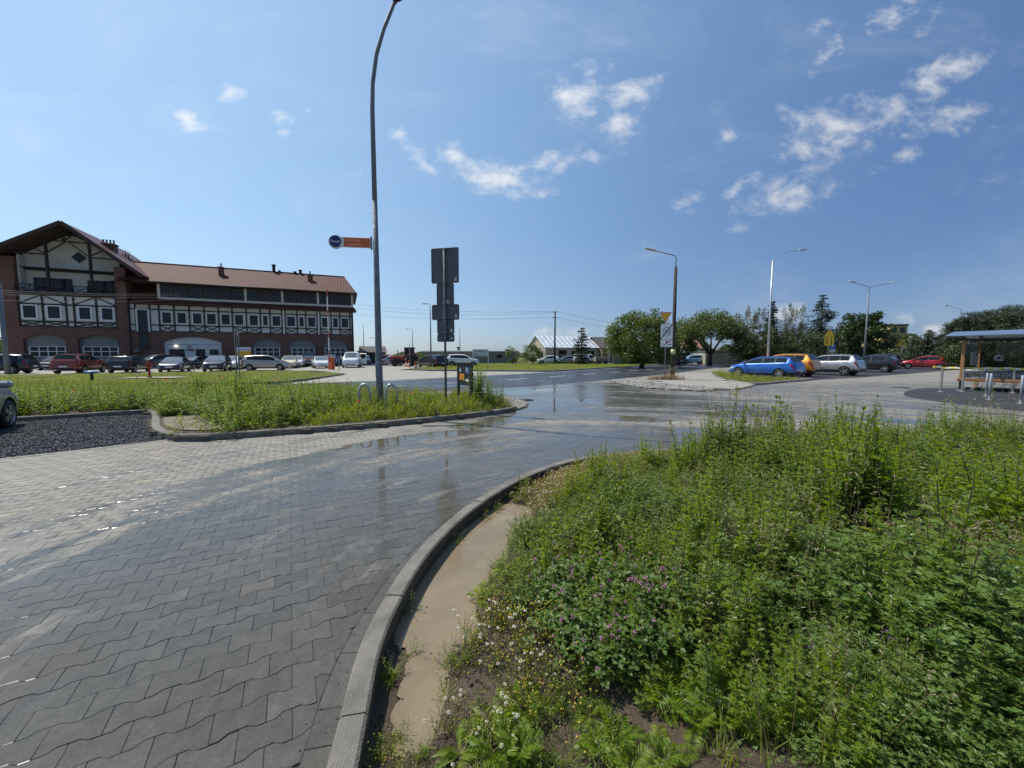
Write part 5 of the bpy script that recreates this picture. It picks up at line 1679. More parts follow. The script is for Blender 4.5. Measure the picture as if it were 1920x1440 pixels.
b = MB(); b.prism([(-.29, -.10), (-.25, -.10), (-.25, .08), (-.29, .06)], 0, .005, M=Matrix.Translation((0, -.022, .9)) @ RX); b.build('printed_band', M_SIGNRED, IB)

# give-way post with the end-of-zone plate on the cobbles
GP = G(1246, 713)
gp = empty('sign_post', GP, R(-3), 'grey post with yellow give way triangle above white plates, on the cobbles', 'sign post')
Yg = GP.y
zz = lambda py: at(1246, py, Yg).z
b = MB(); b.tube([(0, 0, 0), (0, 0, zz(590))], .03, 10); b.build('post', M_GALV, gp)
zt, zb_ = zz(583), zz(606); sdl = .36
def tri(s_, down=True):
    k = -1 if down else 1
    return [(-s_, .577 * s_ * -k), (s_, .577 * s_ * -k), (0, 1.155 * s_ * k)] if False else ([(-s_, .577 * s_), (0, -1.155 * s_), (s_, .577 * s_)] if down else [(-s_, -.577 * s_), (s_, -.577 * s_), (0, 1.155 * s_)])
zc = (zt + zb_) / 2 + .08
b = MB(); b.prism(tri(.36), 0, .01, M=Matrix.Translation((-.06, -.045, zc)) @ RX); p1 = b.build('give_way_plate', M_SIGNRED, gp)
b = MB(); b.prism(tri(.285), 0, .004, M=Matrix.Translation((-.06, -.0555, zc)) @ RX); b.build('yellow_field', M_SIGNYEL, p1)
z1, z0 = zz(607.5), zz(636.5)
b = MB(); b.prism(rplate(.72, z1 - z0, 0, .03), 0, .008, M=Matrix.Translation((.03, -.04, (z0 + z1) / 2)) @ RX); p2 = b.build('zone_plate', M_WHITE, gp)
zc = (z0 + z1) / 2
M0 = Matrix.Translation((.03, -.05, zc)) @ RX
b = MB(); rr = [M0 @ Vector((.24 * math.cos(a), .27 * math.sin(a), .0)) for a in np.linspace(0, 2 * PI, 33)]; b.tube(rr, .015, 5, caps=False); b.build('ring', M_BLACK, p2)
text('lettering', '30', .34, M_BLACK, p2, (.03, -.051, zc - .0), (PI / 2, 0, 0))
b = MB(); b.bar((-.32, -.053, z0 + .03), (.37, -.053, z1 - .02), .055, .006, up=(0, 1, 0)); b.build('bar', M_BLACK, p2)
z1, z0 = zz(637.2), zz(650.5); zc = (z0 + z1) / 2
b = MB(); b.prism(rplate(.72, z1 - z0, 0, .03), 0, .008, M=Matrix.Translation((.03, -.04, zc)) @ RX); p3 = b.build('lower_plate', M_WHITE, gp)
b = MB(); b.bar((-.24, -.052, z0 + .05), (.33, -.052, z1 - .04), .035, .006, up=(0, 1, 0)); b.build('red_bar', M_SIGNRED, p3)
b = MB(); b.bbox(-.02, .08, -.056, -.047, zc + .06, zc + .13, .004); b.bbox(.0, .06, -.056, -.047, zc - .02, zc + .06, .004); b.build('pictogram', M_BLACK, p3)
b = MB(); b.bbox(.12, .34, -.052, -.048, zc - .10, zc - .06, .002); b.build('printed_line', M_BLACK, p3)

# dark street pole with a long arm
def arm_lamp(name, px, py_base, Y, h_pole, col, head_dir, arm, label, m=M_GALV, r0=.09, r1=.06, second=None, curved=False, rise=.5, cat='street lamp'):
    base = at(px, 665, Y); x = base.x
    root = empty(name, (x, Y, 0), 0, label, cat)
    b = MB(); b.tube([(0, 0, -.1), (0, 0, h_pole * .5), (0, 0, h_pole)], [r0, (r0 + r1) / 2, r1], 10); b.build('pole', col, root)
    arms = [(head_dir, arm)] + ([second] if second else [])
    for (az, L) in arms:
        d = Vector((math.cos(az), math.sin(az), 0))
        if curved:
            pth = [Vector((0, 0, h_pole - .02))] + [Vector((0, 0, h_pole)) + d * L * f + Vector((0, 0, rise * math.sin(min(f * 1.0, 1) * PI / 2) ** .8 if f > 0 else 0)) for f in (.04, .12, .25, .45, .7, 1.0)]
        else:
            pth = [Vector((0, 0, h_pole - .02)), Vector((0, 0, h_pole + .55)), Vector((0, 0, h_pole + .68)) + d * .1, Vector((0, 0, h_pole + .68)) + d * L + Vector((0, 0, rise))]
        b = MB(); b.tube(pth, .030, 8); b.build('arm', m, root)
        e = pth[-1]; dd = (pth[-1] - pth[-2]).normalized()
        Mh = Matrix.Translation(e) @ dd.to_track_quat('X', 'Z').to_matrix().to_4x4()
        b = MB(); b.bbox(-.05, .62, -.13, .13, -.04, .07, .035, 0, Mh); b.build('lamp_head', M_LENS if not curved else m, root)
    return root
pole1 = arm_lamp('street_lamp', 1262, 0, 24.6, at(1262, 500, 24.6).z, M_WOODPOLE, PI, 1.35, 'dark street pole with a thin arm, beside the give way sign', M_GALV, .14, .09, rise=.30)
b = MB(); b.tube([(0, 0, at(1262, 664, 24.6).z), (0, 0, at(1262, 655, 24.6).z)], .137, 12); b.build('yellow_notice', mat('faded notice', (.62, .60, .30), .7, var=.3, scale=14), pole1)
arm_lamp('street_lamp', 1440, 0, 31.0, 9.0, M_GALV_LIGHT, R(5), 2.2, 'slim bright street lamp with a curved arm, behind the blue wagon', M_GALV_LIGHT, .10, .05, curved=True, rise=.85)
arm_lamp('street_lamp', 1621, 0, 45.0, 8.7, M_GALV, R(180), 1.7, 'double armed street lamp rising behind the silver wagon', M_GALV, .13, .07, second=(R(5), 2.7), rise=.5)
arm_lamp('street_lamp', 1795, 0, 66.0, 8.6, M_GALV, R(180), 2.3, 'street lamp half hidden by the pines on the right', M_GALV, .13, .07, rise=.6)
arm_lamp('street_lamp', 808, 0, 46.0, at(808, 571, 46).z - .6, M_GALV, R(180), .35, 'plain grey lamp pole beside the black estate car', M_GALV, .10, .06, rise=0)
arm_lamp('street_lamp', 774, 0, 72.0, at(774, 618, 72).z - .6, M_GALV, R(180), .6, 'small distant lamp behind the red tractor', M_GALV, .10, .06, rise=0)
arm_lamp('street_lamp', 704, 0, 78.0, at(704, 634, 78).z - .6, M_GALV, R(180), .5, 'small distant lamp just left of the tall lamp and shed', M_GALV, .10, .06, rise=0)
arm_lamp('street_lamp', 11, 0, 31.5, at(5, 520, 31.5).z - .5, M_GALV, R(160), .6, 'grey lamp pole at the left end of the red brick building', M_GALV, .17, .13, rise=0)
for (px, py, Y, lab) in ((681, 608, 85, 'thin bare mast right of the red brick building'), (862, 613, 90, 'thin bare mast above the long low wall')):
    p = at(px, py, Y)
    root = empty('mast', (p.x, Y, 0), 0, lab, 'mast')
    b = MB(); b.tube([(0, 0, 0), (0, 0, p.z)], [.12, .05], 8); b.build('pole', M_GALV, root)
    b = MB(); b.bar((-.9, 0, p.z * .42), (0, 0, p.z * .42), .07); b.build('bracket', M_GALV, root)

# timber utility pole and its wires
UP = at(1040, 684, 62.0); uh = at(1040, 584, 62).z
up = empty('utility_pole', (UP.x, 62, 0), 0, 'dark utility pole in front of the white roofed building', 'utility pole')
b = MB(); b.tube([(0, 0, -.1), (0, 0, uh)], [.17, .11], 10); b.build('pole', M_WOODPOLE, up)
for z in (uh - .08, uh - 1.0):
    b = MB(); b.bar((-.42, 0, z), (.42, 0, z), .09, .09); b.build('crossarm', M_WOODPOLE, up)
    for sx in (-.38, .38):
        b = MB(); b.lathe([(.03, .04), (.06, .06), (.06, .12), (.03, .16), (.05, .2)], 8, M=Matrix.Translation((sx, 0, z))); b.build('insulator', M_WHITE, up)
def wire(name, a, c, sag, label, r=.016):
    a = Vector(a); c = Vector(c); n = 24
    pth = [a.lerp(c, k / n) - Vector((0, 0, sag * 4 * (k / n) * (1 - k / n))) for k in range(n + 1)]
    b = MB(); b.tube(pth, r, 4); o = b.build(name, M_DARK)
    tag(o, label, 'wire', 'overhead wires')
tl = Vector((UP.x, 62, 0))
wire('overhead_wire', tl + Vector((-.38, 0, uh + .05)), at(640, 568, 72), .7, 'upper overhead wire from the utility pole towards the red brick building')
wire('overhead_wire', tl + Vector((-.38, .1, uh - .15)), at(640, 574, 72), .9, 'second overhead wire, just below the uppermost one left of the utility pole')
wire('overhead_wire', tl + Vector((-.38, 0, uh - .9)), at(640, 588, 72), .6, 'lowest overhead wire left of the utility pole')
wire('overhead_wire', tl + Vector((.38, 0, uh + .05)), at(1240, 612, 52), .5, 'upper overhead wire from the utility pole into the round tree')
wire('overhead_wire', tl + Vector((.38, 0, uh - .9)), at(1240, 622, 52), .5, 'lower overhead wire from the utility pole into the round tree')
for k, (py0, py1) in enumerate(((533, 550), (537, 553), (541, 557), (556, 561))):
    wire('overhead_wire', at(-160, py0, 30), at(345, py1, 44), .35, ('topmost', 'second', 'third', 'lowest')[k] + ' of the wires crossing in front of the brick building gable', .011)

# raised car park barrier
bp = G(622, 694); bar_root = empty('barrier', (bp.x, bp.y, .06), R(-30), 'orange car park barrier with its red and white boom raised', 'barrier')
M_BARRIER = mat('barrier orange', (.62, .10, .03), .45, var=.12)
b = MB(); b.bbox(-.28, .28, -.2, .2, 0, 1.15, .03); b.build('housing', M_BARRIER, bar_root)
b = MB(); b.bbox(-.30, .30, -.22, .22, 1.14, 1.24, .03); b.build('lid', M_BARRIER, bar_root)
b = MB(); b.bbox(-.08, .08, -.245, -.21, .85, 1.3, .02); b.build('boom_clamp', M_DARK, bar_root)
Ht = at(620, 545, bp.y).z
nseg = 10
for k in range(nseg):
    b = MB(); z0 = 1.25 + (Ht - 1.25) * k / nseg; z1 = 1.25 + (Ht - 1.25) * (k + 1) / nseg
    b.bbox(-.06, .06, -.25, -.20, z0, z1, .01); b.build('boom_segment', M_WHITE if k % 3 else mat('boom red', (.50, .10, .08), .5, var=.15), bar_root)
# fire hydrant on its pad
hp = G(281, 713); pad = sheet('hydrant_pad', [(hp.x - 1.4, hp.y - .7), (hp.x + 1.7, hp.y - .2), (hp.x + 1.5, hp.y + 1.2), (hp.x - 1.6, hp.y + .8)], .17, M_SLABS)
M_HYD = mat('hydrant red', (.36, .035, .020), .45, var=.2)
hy = empty('fire_hydrant', (hp.x, hp.y, .17), .4, 'red fire hydrant on a small pad in the verge', 'fire hydrant')
b = MB(); b.lathe([(.16, 0), (.16, .05), (.09, .07), (.085, .62), (.13, .66), (.14, .86), (.12, .95), (.06, 1.02), (.05, 1.1)], 14); b.build('body', M_HYD, hy); hy.scale = (.72, .72, 1)
for sx in (-1, 1):
    b = MB(); b.lathe([(.06, 0), (.06, .1), (.075, .1), (.075, .16)], 10, M=Matrix.Translation((sx * .1, 0, .76)) @ Euler((0, sx * PI / 2, 0)).to_matrix().to_4x4()); b.build('outlet', M_HYD, hy)
b = MB(); b.lathe([(.04, 0), (.04, .09)], 8, M=Matrix.Translation((-.95, .25, 0))); b.build('valve_cap', M_HYD, hy)
# blue capped post in the verge
q_ = G(173, 716); qb = empty('capped_post', (q_.x, q_.y, .1), 0, 'short dark post with a wide pale blue cap in the verge', 'post')
b = MB(); b.tube([(0, 0, 0), (0, 0, .42)], .07, 10); b.build('post', M_DARK, qb)
b = MB(); b.lathe([(.1, .38), (.30, .44), (.32, .50), (.30, .53), (.05, .55)], 18); b.build('cap', mat('blue cap', (.15, .30, .62), .4, var=.12), qb)
# paired sign posts in the verge, plates edge on
for (px, lab) in ((445, 'left one of two thin sign posts standing close together in the verge'), (450.5, 'right one of two thin sign posts standing close together in the verge')):
    p = G(px, 716); r_ = empty('sign_post', (p.x, p.y, 0), R(-62 if px < 447 else -58), lab, 'sign post')
    hgt = at(px, 622, p.y).z
    b = MB(); b.tube([(0, 0, 0), (0, 0, hgt)], .03, 8); b.build('post', M_GALV, r_)
    b = MB(); b.bbox(-.35, .35, .03, .04, hgt - .78, hgt, .003); b.build('sign_plate', M_SIGNBACK, r_)
for (px, y0, y1, lab) in ((636, 672, 694, 'short plain post just right of the orange barrier'), (769, 645, 692, 'plain post among the traffic cones')):
    p = G(px, y1); r_ = empty('post', (p.x, p.y, 0), 0, lab, 'post')
    b = MB(); b.tube([(0, 0, 0), (0, 0, at(px, y0, p.y).z)], .045, 8); b.build('tube', M_GALV, r_)
    b = MB(); b.lathe([(.12, 0), (.12, .02), (.05, .03)], 10); b.build('foot_plate', M_GALV, r_)
# traffic cones
M_CONE = mat('cone orange', (.72, .13, .03), .5, var=.1)
cone0 = empty('traffic_cone')
b = MB(); b.bbox(-.2, .2, -.2, .2, 0, .04, .02); b.build('base', M_CONE, cone0)
b = MB(); b.lathe([(.145, .04), (.115, .22)], 14); b.build('lower_cone', M_CONE, cone0)
b = MB(); b.lathe([(.117, .22), (.088, .40)], 14); b.build('white_band', M_WHITE, cone0)
b = MB(); b.lathe([(.090, .40), (.03, .74), (.024, .75)], 14); b.build('upper_cone', M_CONE, cone0)
for i, (px, py, lab) in enumerate(((721, 685.2, 'small cone farthest left, just right of the tall lamp'), (738, 686, 'traffic cone in front of the silver car by the tractor'), (750, 686.4, 'traffic cone below the front of the red tractor'), (761.5, 687.5, 'left one of the close pair of cones by the plain post'), (766.5, 687.8, 'right one of the close pair of cones, touching the plain post'), (778.5, 693, 'largest and nearest traffic cone, beside the black estate car'))):
    c_ = cone0 if i == 0 else copy_tree(cone0)
    p = G(px, py); c_.location = (p.x, p.y, 0); c_.scale = (1.15,) * 3
    tag(c_, lab, 'traffic cone', 'traffic cones at the car park entrance')
p = G(781, 692.2); c_ = copy_tree(cone0); c_.location = (p.x, p.y, 0); c_.scale = (1.05,) * 3; tag(c_, 'traffic cone half behind the largest one', 'traffic cone', 'traffic cones at the car park entrance')
# white framed notice board
p = G(887, 689); q_ = G(915.5, 689)
nb = empty('notice_board', ((p.x + q_.x) / 2, p.y, 0), 0, 'white framed notice board on two legs on the far verge', 'notice board')
wd = q_.x - p.x; ht = at(900, 655, p.y).z
for sx in (-1, 1): block('post', M_WHITE, sx * wd / 2 - .05, sx * wd / 2 + .05, -.05, .05, 0, ht, nb)
for k, (z0, z1) in enumerate(((ht - .42, ht - .04), (ht - .75, ht - .48))):
    pb = block('panel', M_STICKER, -wd / 2 + .05, wd / 2 - .05, -.03, .03, z0, z1, nb)
for z in (ht - .02, ht - .45, ht - .82): block('rail', M_WHITE, -wd / 2, wd / 2, -.04, .04, z - .03, z + .03, nb)
for k in range(3): block('printed_line', M_POSTGREY, -wd / 2 + .5, wd / 2 - .3 - .2 * k, -.036, -.031, ht - .15 - .1 * k, ht - .12 - .1 * k, nb)
block('pictogram', M_BLACK, -wd / 2 + .2, -wd / 2 + .4, -.036, -.031, ht - .7, ht - .54, nb)
# road works signs on the right
def work_sign(px, ptop, py_tri, pyb, Y, lab):
    x = at(px, 660, Y).x
    r_ = empty('warning_sign', (x, Y, 0), R(-22), lab, 'road sign')
    z1, z0 = at(px, ptop, Y).z, at(px, py_tri, Y).z
    s_ = (z1 - z0) / 1.732
    b = MB(); b.tube([(0, 0, 0), (0, 0, z1 - .1)], .032, 8); b.build('post', M_GALV, r_)
    M_ = Matrix.Translation((0, -.04, z0 + .577 * s_)) @ RX
    b = MB(); b.prism(tri(s_, False), 0, .01, M=M_); p_ = b.build('triangle_plate', M_SIGNYEL2, r_)
    return r_, p_, z0, s_
r_, p_, z0, s_ = work_sign(1553, 616.5, 630, 690, 34.0, 'yellow triangle over a yellow plate, behind the orange car')
text('lettering', '!', .5, M_BLACK, p_, (0, -.055, z0 + .36), (PI / 2, 0, 0))
z1b, z0b = at(1553, 631, 34).z, at(1553, 648, 34).z
b = MB(); b.prism(rplate(.66, z1b - z0b, 0, .03), 0, .008, M=Matrix.Translation((0, -.04, (z0b + z1b) / 2)) @ RX); p3 = b.build('lane_plate', M_SIGNYEL2, r_)
zc = (z0b + z1b) / 2
b = MB(); b.bbox(-.20, -.12, -.054, -.048, z0b + .08, z1b - .2, .002); b.bbox(-.25, -.07, -.054, -.048, z1b - .22, z1b - .14, .002); b.build('pictogram', M_SIGNRED, p3)
b = MB(); b.bbox(.12, .18, -.054, -.048, z0b + .08, z1b - .14, .002); b.build('pictogram', M_BLACK, p3)
r2, p2, z0, s_ = work_sign(1690.5, 637, 648, 690, 48.0, 'yellow triangle road works sign left of the red hatchback')
b = MB(); Mw = Matrix.Translation((0, -.056, z0)) @ RX
b.prism([(-.3, .12), (.3, .12), (.1, .3)], 0, .004, M=Mw); b.prism([(-.12, .25), (-.02, .25), (.08, .52), (-.05, .55)], 0, .004, M=Mw); b.build('pictogram', M_BLACK, p2)
x = at(1561, 650, 35).x; r3 = empty('parking_sign', (x, 35, 0), R(-22), 'blue parking sign close beside the yellow warning signs', 'road sign')
zt, zm, zb_ = at(1561, 644, 35).z, at(1561, 655, 35).z, at(1561, 661, 35).z
b = MB(); b.tube([(0, 0, 0), (0, 0, zt)], .03, 8); b.build('post', M_GALV, r3)
b = MB(); b.prism(rplate(.42, zt - zm - .02, 0, .03), 0, .008, M=Matrix.Translation((0, -.04, (zt + zm) / 2)) @ RX); p3 = b.build('parking_plate', M_BLUE, r3)
text('lettering', 'P', .42, M_WHITE, p3, (0, -.05, (zt + zm) / 2), (PI / 2, 0, 0))
b = MB(); b.prism(rplate(.42, zm - zb_ - .02, 0, .03), 0, .008, M=Matrix.Translation((0, -.04, (zb_ + zm) / 2)) @ RX); b.build('lower_plate', M_STICKER, r3)
x = at(1707, 650, 56).x; r4 = empty('warning_sign', (x, 56, 0), R(10), 'grey back of a triangular sign beside the hedge', 'road sign')
b = MB(); b.tube([(0, 0, 0), (0, 0, at(1707, 645, 56).z)], .035, 8); b.build('post', M_GALV, r4)
b = MB(); b.prism(tri(.52, False), 0, .01, M=Matrix.Translation((0, -.04, at(1707, 652, 56).z)) @ RX); b.build('triangle_plate', M_STICKER, r4)
# dead weeds round the dark pole
dw = empty('dry_weed_clump', (9.75, 23.9, .05), 0, 'clump of dead brown weeds at the foot of the dark pole', 'weeds')
for k in range(20):
    o = add('stalks', V_DRY[k % 2].data, None, dw); o.location = (rng.normal(0, .50), rng.normal(0, .28), 0); o.scale = (1.5 + rng.random(),) * 3; o.rotation_euler = (0, 0, rng.uniform(0, 6))
BROWNL = low_weed(.24, 80, 'brown')
for k in range(12):
    o = add('leaves', BROWNL, None, dw); o.location = (rng.normal(0, .5), rng.normal(0, .2), 0); o.scale = (1.4,) * 3

# ---- trolley shelter
M_TIMBER = mat('shelter timber', (.30, .155, .060), .55, var=.25, scale=2.5, bump=.2, bscale=40)
M_RAILWOOD = mat('rail timber', (.26, .115, .045), .55, var=.2, scale=2.5)
M_SHROOF = mat('blue roof sheet', (.13, .175, .26), .25, var=.12, scale=2)
M_SHGLASS = glass('shelter glass', (.03, .04, .035), .03, .45)
SHX = math.atan2(-.87, .49)
sh = empty('trolley_shelter', (20.1, 17.3, 0), SHX, 'timber shelter with a curved blue roof for the shopping trolleys', 'shelter')
# local x runs along the shelter, local y across to its back
Ls, Ds = 6.4, 2.5
for (x, y) in ((.12, 0), (3.2, 0), (6.2, 0)):
    b = MB(); b.bbox(x - .06, x + .06, y - .06, y + .06, .46, 2.25, .012); pst = b.build('post', M_TIMBER, sh)
    b = MB(); b.bbox(x - .055, x + .055, y - .055, y + .055, .02, .47, .008); b.build('steel_foot', M_DARK, pst)
    b = MB(); b.bbox(x - .11, x + .11, y - .11, y + .11, .0, .02, .004); b.build('foot_plate', M_GALV_LIGHT, pst)
for (x, y) in ((.12, Ds), (3.2, Ds), (6.2, Ds)):
    b = MB(); b.bbox(x - .06, x + .06, y - .06, y + .06, .0, 2.25, .012); b.build('post', M_TIMBER, sh)
arc = [(-.55 + (Ds + 1.0) * t, 2.34 + .36 * math.sin(PI * (.12 + .80 * t)) - .06) for t in np.linspace(0, 1, 11)]
b = MB()
for i in range(10):
    (y0, z0), (y1, z1) = arc[i], arc[i + 1]
    b.mesh([(-.35, y0, z0), (Ls, y0, z0), (Ls, y1, z1), (-.35, y1, z1), (-.35, y0, z0 + .03), (Ls, y0, z0 + .03), (Ls, y1, z1 + .03), (-.35, y1, z1 + .03)], [(0, 3, 2, 1), (4, 5, 6, 7), (0, 1, 5, 4), (2, 3, 7, 6), (3, 0, 4, 7), (1, 2, 6, 5)], 0, False)
b.build('roof', M_SHROOF, sh)
for x in (.12, 3.2, 6.2):
    b = MB(); b.tube([(x, y, z - .05) for y, z in arc], .035, 6); b.build('roof_rib', M_DARK, sh)
for y in (0, Ds):
    b = MB(); b.bbox(-.2, Ls, y - .04, y + .04, 2.22, 2.31, .01); b.build('eaves_beam', M_DARK, sh)
b = MB(); b.bbox(.18, 6.2, Ds - .012, Ds + .0, .35, 2.15, .003); b.build('glass_pane', M_SHGLASS, sh)
b = MB(); b.bbox(.12, .132, .12, Ds - .12, .45, 2.15, .003); b.build('glass_pane', M_SHGLASS, sh)
b = MB(); b.bbox(0, Ls, -.11, -.06, .42, .56, .02); b.build('wooden_rail', M_RAILWOOD, sh)
b = MB(); b.bbox(0, Ls, Ds + .06, Ds + .11, .42, .56, .02); b.build('wooden_rail', M_RAILWOOD, sh)
pst_ = empty('poster', (0, 0, 0), 0); 
ps = MB(); ps.bbox(.136, .146, 1.15, 2.25, 1.10, 1.72, .003); pobj = ps.build('poster', M_WHITE); pobj.matrix_world = sh.matrix_basis.copy()
bpy.data.objects.remove(pst_)
tag(pobj, 'white paper notice stuck to the glass end of the shelter', 'notice')
for k in range(4):
    ln = MB(); ln.bbox(.147, .149, 1.28, 2.12 - .12 * (k % 3), 1.24 + .11 * k, 1.26 + .11 * k, .0005); ln.build('printed_line', M_POSTGREY, pobj)
ln = MB(); ln.bbox(.147, .149, 1.80, 2.05, 1.58, 1.68, .0005); ln.build('printed_mark', M_POSTGREY, pobj)
stk = MB(); Ms = sh.matrix_basis @ Matrix.Translation((.72, Ds - .02, 1.45)) @ RX
stk.lathe([(.14, 0), (.14, .004)], 20, M=Ms, smooth=False); stk.bbox(.03, .14, -.14, .12, 0, .004, .0005, 0, Ms)
so = stk.build('sticker', M_WHITE); tag(so, 'round white sticker with a tail on the shelter back glass', 'sticker')
stk = MB(); stk.lathe([(.06, .0), (.06, .007)], 16, M=Ms, smooth=False); stk.build('hole', M_DARK, so)
# yellow and white barrier tape along the back of the shelter
tp = MB(); pth = []
n = 60
for k in range(n + 1):
    x = -.9 + 8.5 * k / n
    pth.append((x, .45 + .0 * k, 1.02 + .015 * math.sin(k * 1.7) - .03 * math.sin(PI * ((k % 15) / 15))))
for k in range(n):
    a, c_ = pth[k], pth[k + 1]
    tp.mesh([(a[0], a[1] + .012 * math.sin(k), a[2] - .04), (c_[0], c_[1] + .012 * math.sin(k + 1), c_[2] - .04), (c_[0], c_[1] - .012 * math.sin(k + 1), c_[2] + .04), (a[0], a[1] - .012 * math.sin(k), a[2] + .04)], [(0, 1, 2, 3)], k % 2)
tpo = tp.build('barrier_tape', [mat('yellow tape', (.75, .58, .08), .5, var=.1), mat('white tape', (.72, .70, .62), .5, var=.1)]); tpo.matrix_world = sh.matrix_basis.copy()
tag(tpo, 'yellow and white barrier tape strung through the trolley shelter', 'barrier tape')
# low steel rail posts round the trolleys
M_SSPOST = mat('brushed steel post', (.34, .32, .29), .45, .6, var=.15)
def rail_post(px, py, h, lab):
    p = G(px, py); r_ = empty('rail_post', (p.x, p.y, .004), SHX, lab, 'post', 'square steel posts round the trolley shelter')
    b = MB(); b.bbox(-.033, .033, -.033, .033, 0, h, .006); b.build('tube', M_SSPOST, r_)
    b = MB(); b.bbox(-.08, .08, -.08, .08, 0, .012, .004); b.build('foot_plate', M_GALV_LIGHT, r_)
    return r_
rail_post(1763.5, 735, .98, 'square steel post standing alone left of the shelter')
rp1 = rail_post(1803.5, 734, .96, 'square steel post directly beside the front timber post of the shelter')
rp2 = rail_post(1898, 737, .96, 'square steel post at the right, behind the shelter bollards')
ra = MB(); A_ = rp1.location; B_ = rp2.location
for z in (.93, .62): ra.tube([(A_.x, A_.y, z), (B_.x, B_.y, z)], .02, 8)
o = ra.build('hand_rail', M_GALV_LIGHT); tag(o, 'pair of thin steel rails between the square posts before the trolleys', 'rail')
def bollard(px, py, h, lab):
    p = G(px, py); r_ = empty('bollard', (p.x, p.y, .004), 0, lab, 'bollard', 'bright steel bollards before the shelter')
    b = MB(); b.lathe([(.034, 0), (.034, h - .010), (.028, h), (.002, h + .002)], 16); b.build('tube', M_GALV_LIGHT, r_)
    b = MB(); b.lathe([(.085, 0), (.085, .012), (.038, .016)], 16, smooth=False); b.build('foot_plate', M_GALV_LIGHT, r_)
bollard(1848, 744, .90, 'bright round bollard, rear one of the close pair')
bollard(1854.5, 750, .93, 'bright round bollard, front one of the close pair')
bollard(1913, 757, .92, 'bright round bollard standing alone nearest the right edge')
# shopping trolleys nested in the shelter
M_WIRE = mat('trolley wire', (.50, .52, .54), .3, .9, var=.1)
def trolley():
    r_ = empty('shopping_trolley')
    b = MB()
    for z, e in ((.46, .0), (.60, .03), (.74, .06), (.88, .09)):
        b.tube([(-.28 - e * .2, -.42 - e, z), (.28 + e * .2, -.42 - e, z), (.24, .40 + e, z), (-.24, .40 + e, z), (-.28 - e * .2, -.42 - e, z)], .007, 4)
    for k in range(7):
        t = -.28 + .56 * k / 6
        b.tube([(t, -.42, .46), (t * 1.04, -.51, .88)], .005, 4); b.tube([(t * .86, .40, .46), (t * .86, .49, .88)], .005, 4)
    for k in range(9):
        y = -.42 + .82 * k / 8
        for s_ in (-1, 1): b.tube([(s_ * (.28 - .04 * k / 8), y, .46), (s_ * (.29 - .04 * k / 8), y * 1.12, .88)], .005, 4)
        b.tube([(-.28, y, .46), (.28, y, .46)], .004, 4)
    b.build('basket', M_WIRE, r_)
    b = MB()
    for s_ in (-1, 1): b.tube([(s_ * .26, -.60, .98), (s_ * .27, -.40, .50), (s_ * .26, -.30, .14), (s_ * .22, .42, .14)], .014, 6)
    b.build('chassis', M_GALV_LIGHT, r_)
    b = MB(); b.tube([(-.28, -.60, .98), (.28, -.60, .98)], .020, 8); b.build('handle', M_BLACKPLASTIC, r_)
    for (x, y) in ((-.25, -.34), (.25, -.34), (-.2, .40), (.2, .40)):
        b = MB(); b.lathe([(.062, -.014), (.066, 0), (.062, .014)], 12, M=Matrix.Translation((x, y, .066)) @ Euler((0, PI / 2, 0)).to_matrix().to_4x4()); b.build('wheel', M_BLACKPLASTIC, r_)
    return r_
t0_ = trolley(); Mw = sh.matrix_basis
n_tr = 9
words_ = ('first', 'second', 'third', 'fourth', 'fifth', 'sixth', 'seventh', 'eighth', 'ninth')
for k in range(n_tr):
    t_ = t0_ if k == 0 else copy_tree(t0_)
    loc = Mw @ Vector((.55 + .30 * k + (.5 if k > 5 else 0), .95, .004))
    t_.location = loc; t_.rotation_euler = (0, 0, SHX + PI / 2 + R(2 * rng.normal()))
    tag(t_, 'wire shopping trolley, %s from the left end of the nested row in the shelter' % words_[k], 'shopping trolley', 'shopping trolleys nested in the shelter')

# ================================================================== buildings
def brick_mat(name, c1, c2, mortar, sc=1.0):
    m, nt = new_mat(name)
    pos = nd(nt, 'ShaderNodeTexCoord').outputs['Object']
    s = nd(nt, 'ShaderNodeSeparateXYZ', {0: pos})
    uv = nd(nt, 'ShaderNodeCombineXYZ', {0: mt(nt, 'ADD', s.outputs[0], s.outputs[1]), 1: s.outputs[2], 2: 0.0}).outputs[0]
    br = nd(nt, 'ShaderNodeTexBrick', {'Vector': uv, 'Color1': (*c1, 1), 'Color2': (*c2, 1), 'Mortar': (*mortar, 1), 'Scale': 1.0, 'Mortar Size': .008, 'Brick Width': .25, 'Row Height': .077})
    n = noise(nt, pos, .8, 5)
    col = nd(nt, 'ShaderNodeVectorMath', {0: br.outputs['Color'], 'Scale': rng_map(nt, n, .3, .7, .8, 1.15, False)}, operation='SCALE').outputs[0]
    b = nd(nt, 'ShaderNodeBsdfPrincipled', {'Base Color': col, 'Roughness': .85})
    bn = nd(nt, 'ShaderNodeBump', {'Height': br.outputs['Fac'], 'Strength': -.4, 'Distance': .01})
    nt.links.new(bn.outputs[0], b.inputs['Normal'])
    finish(nt, b.outputs[0]); return m
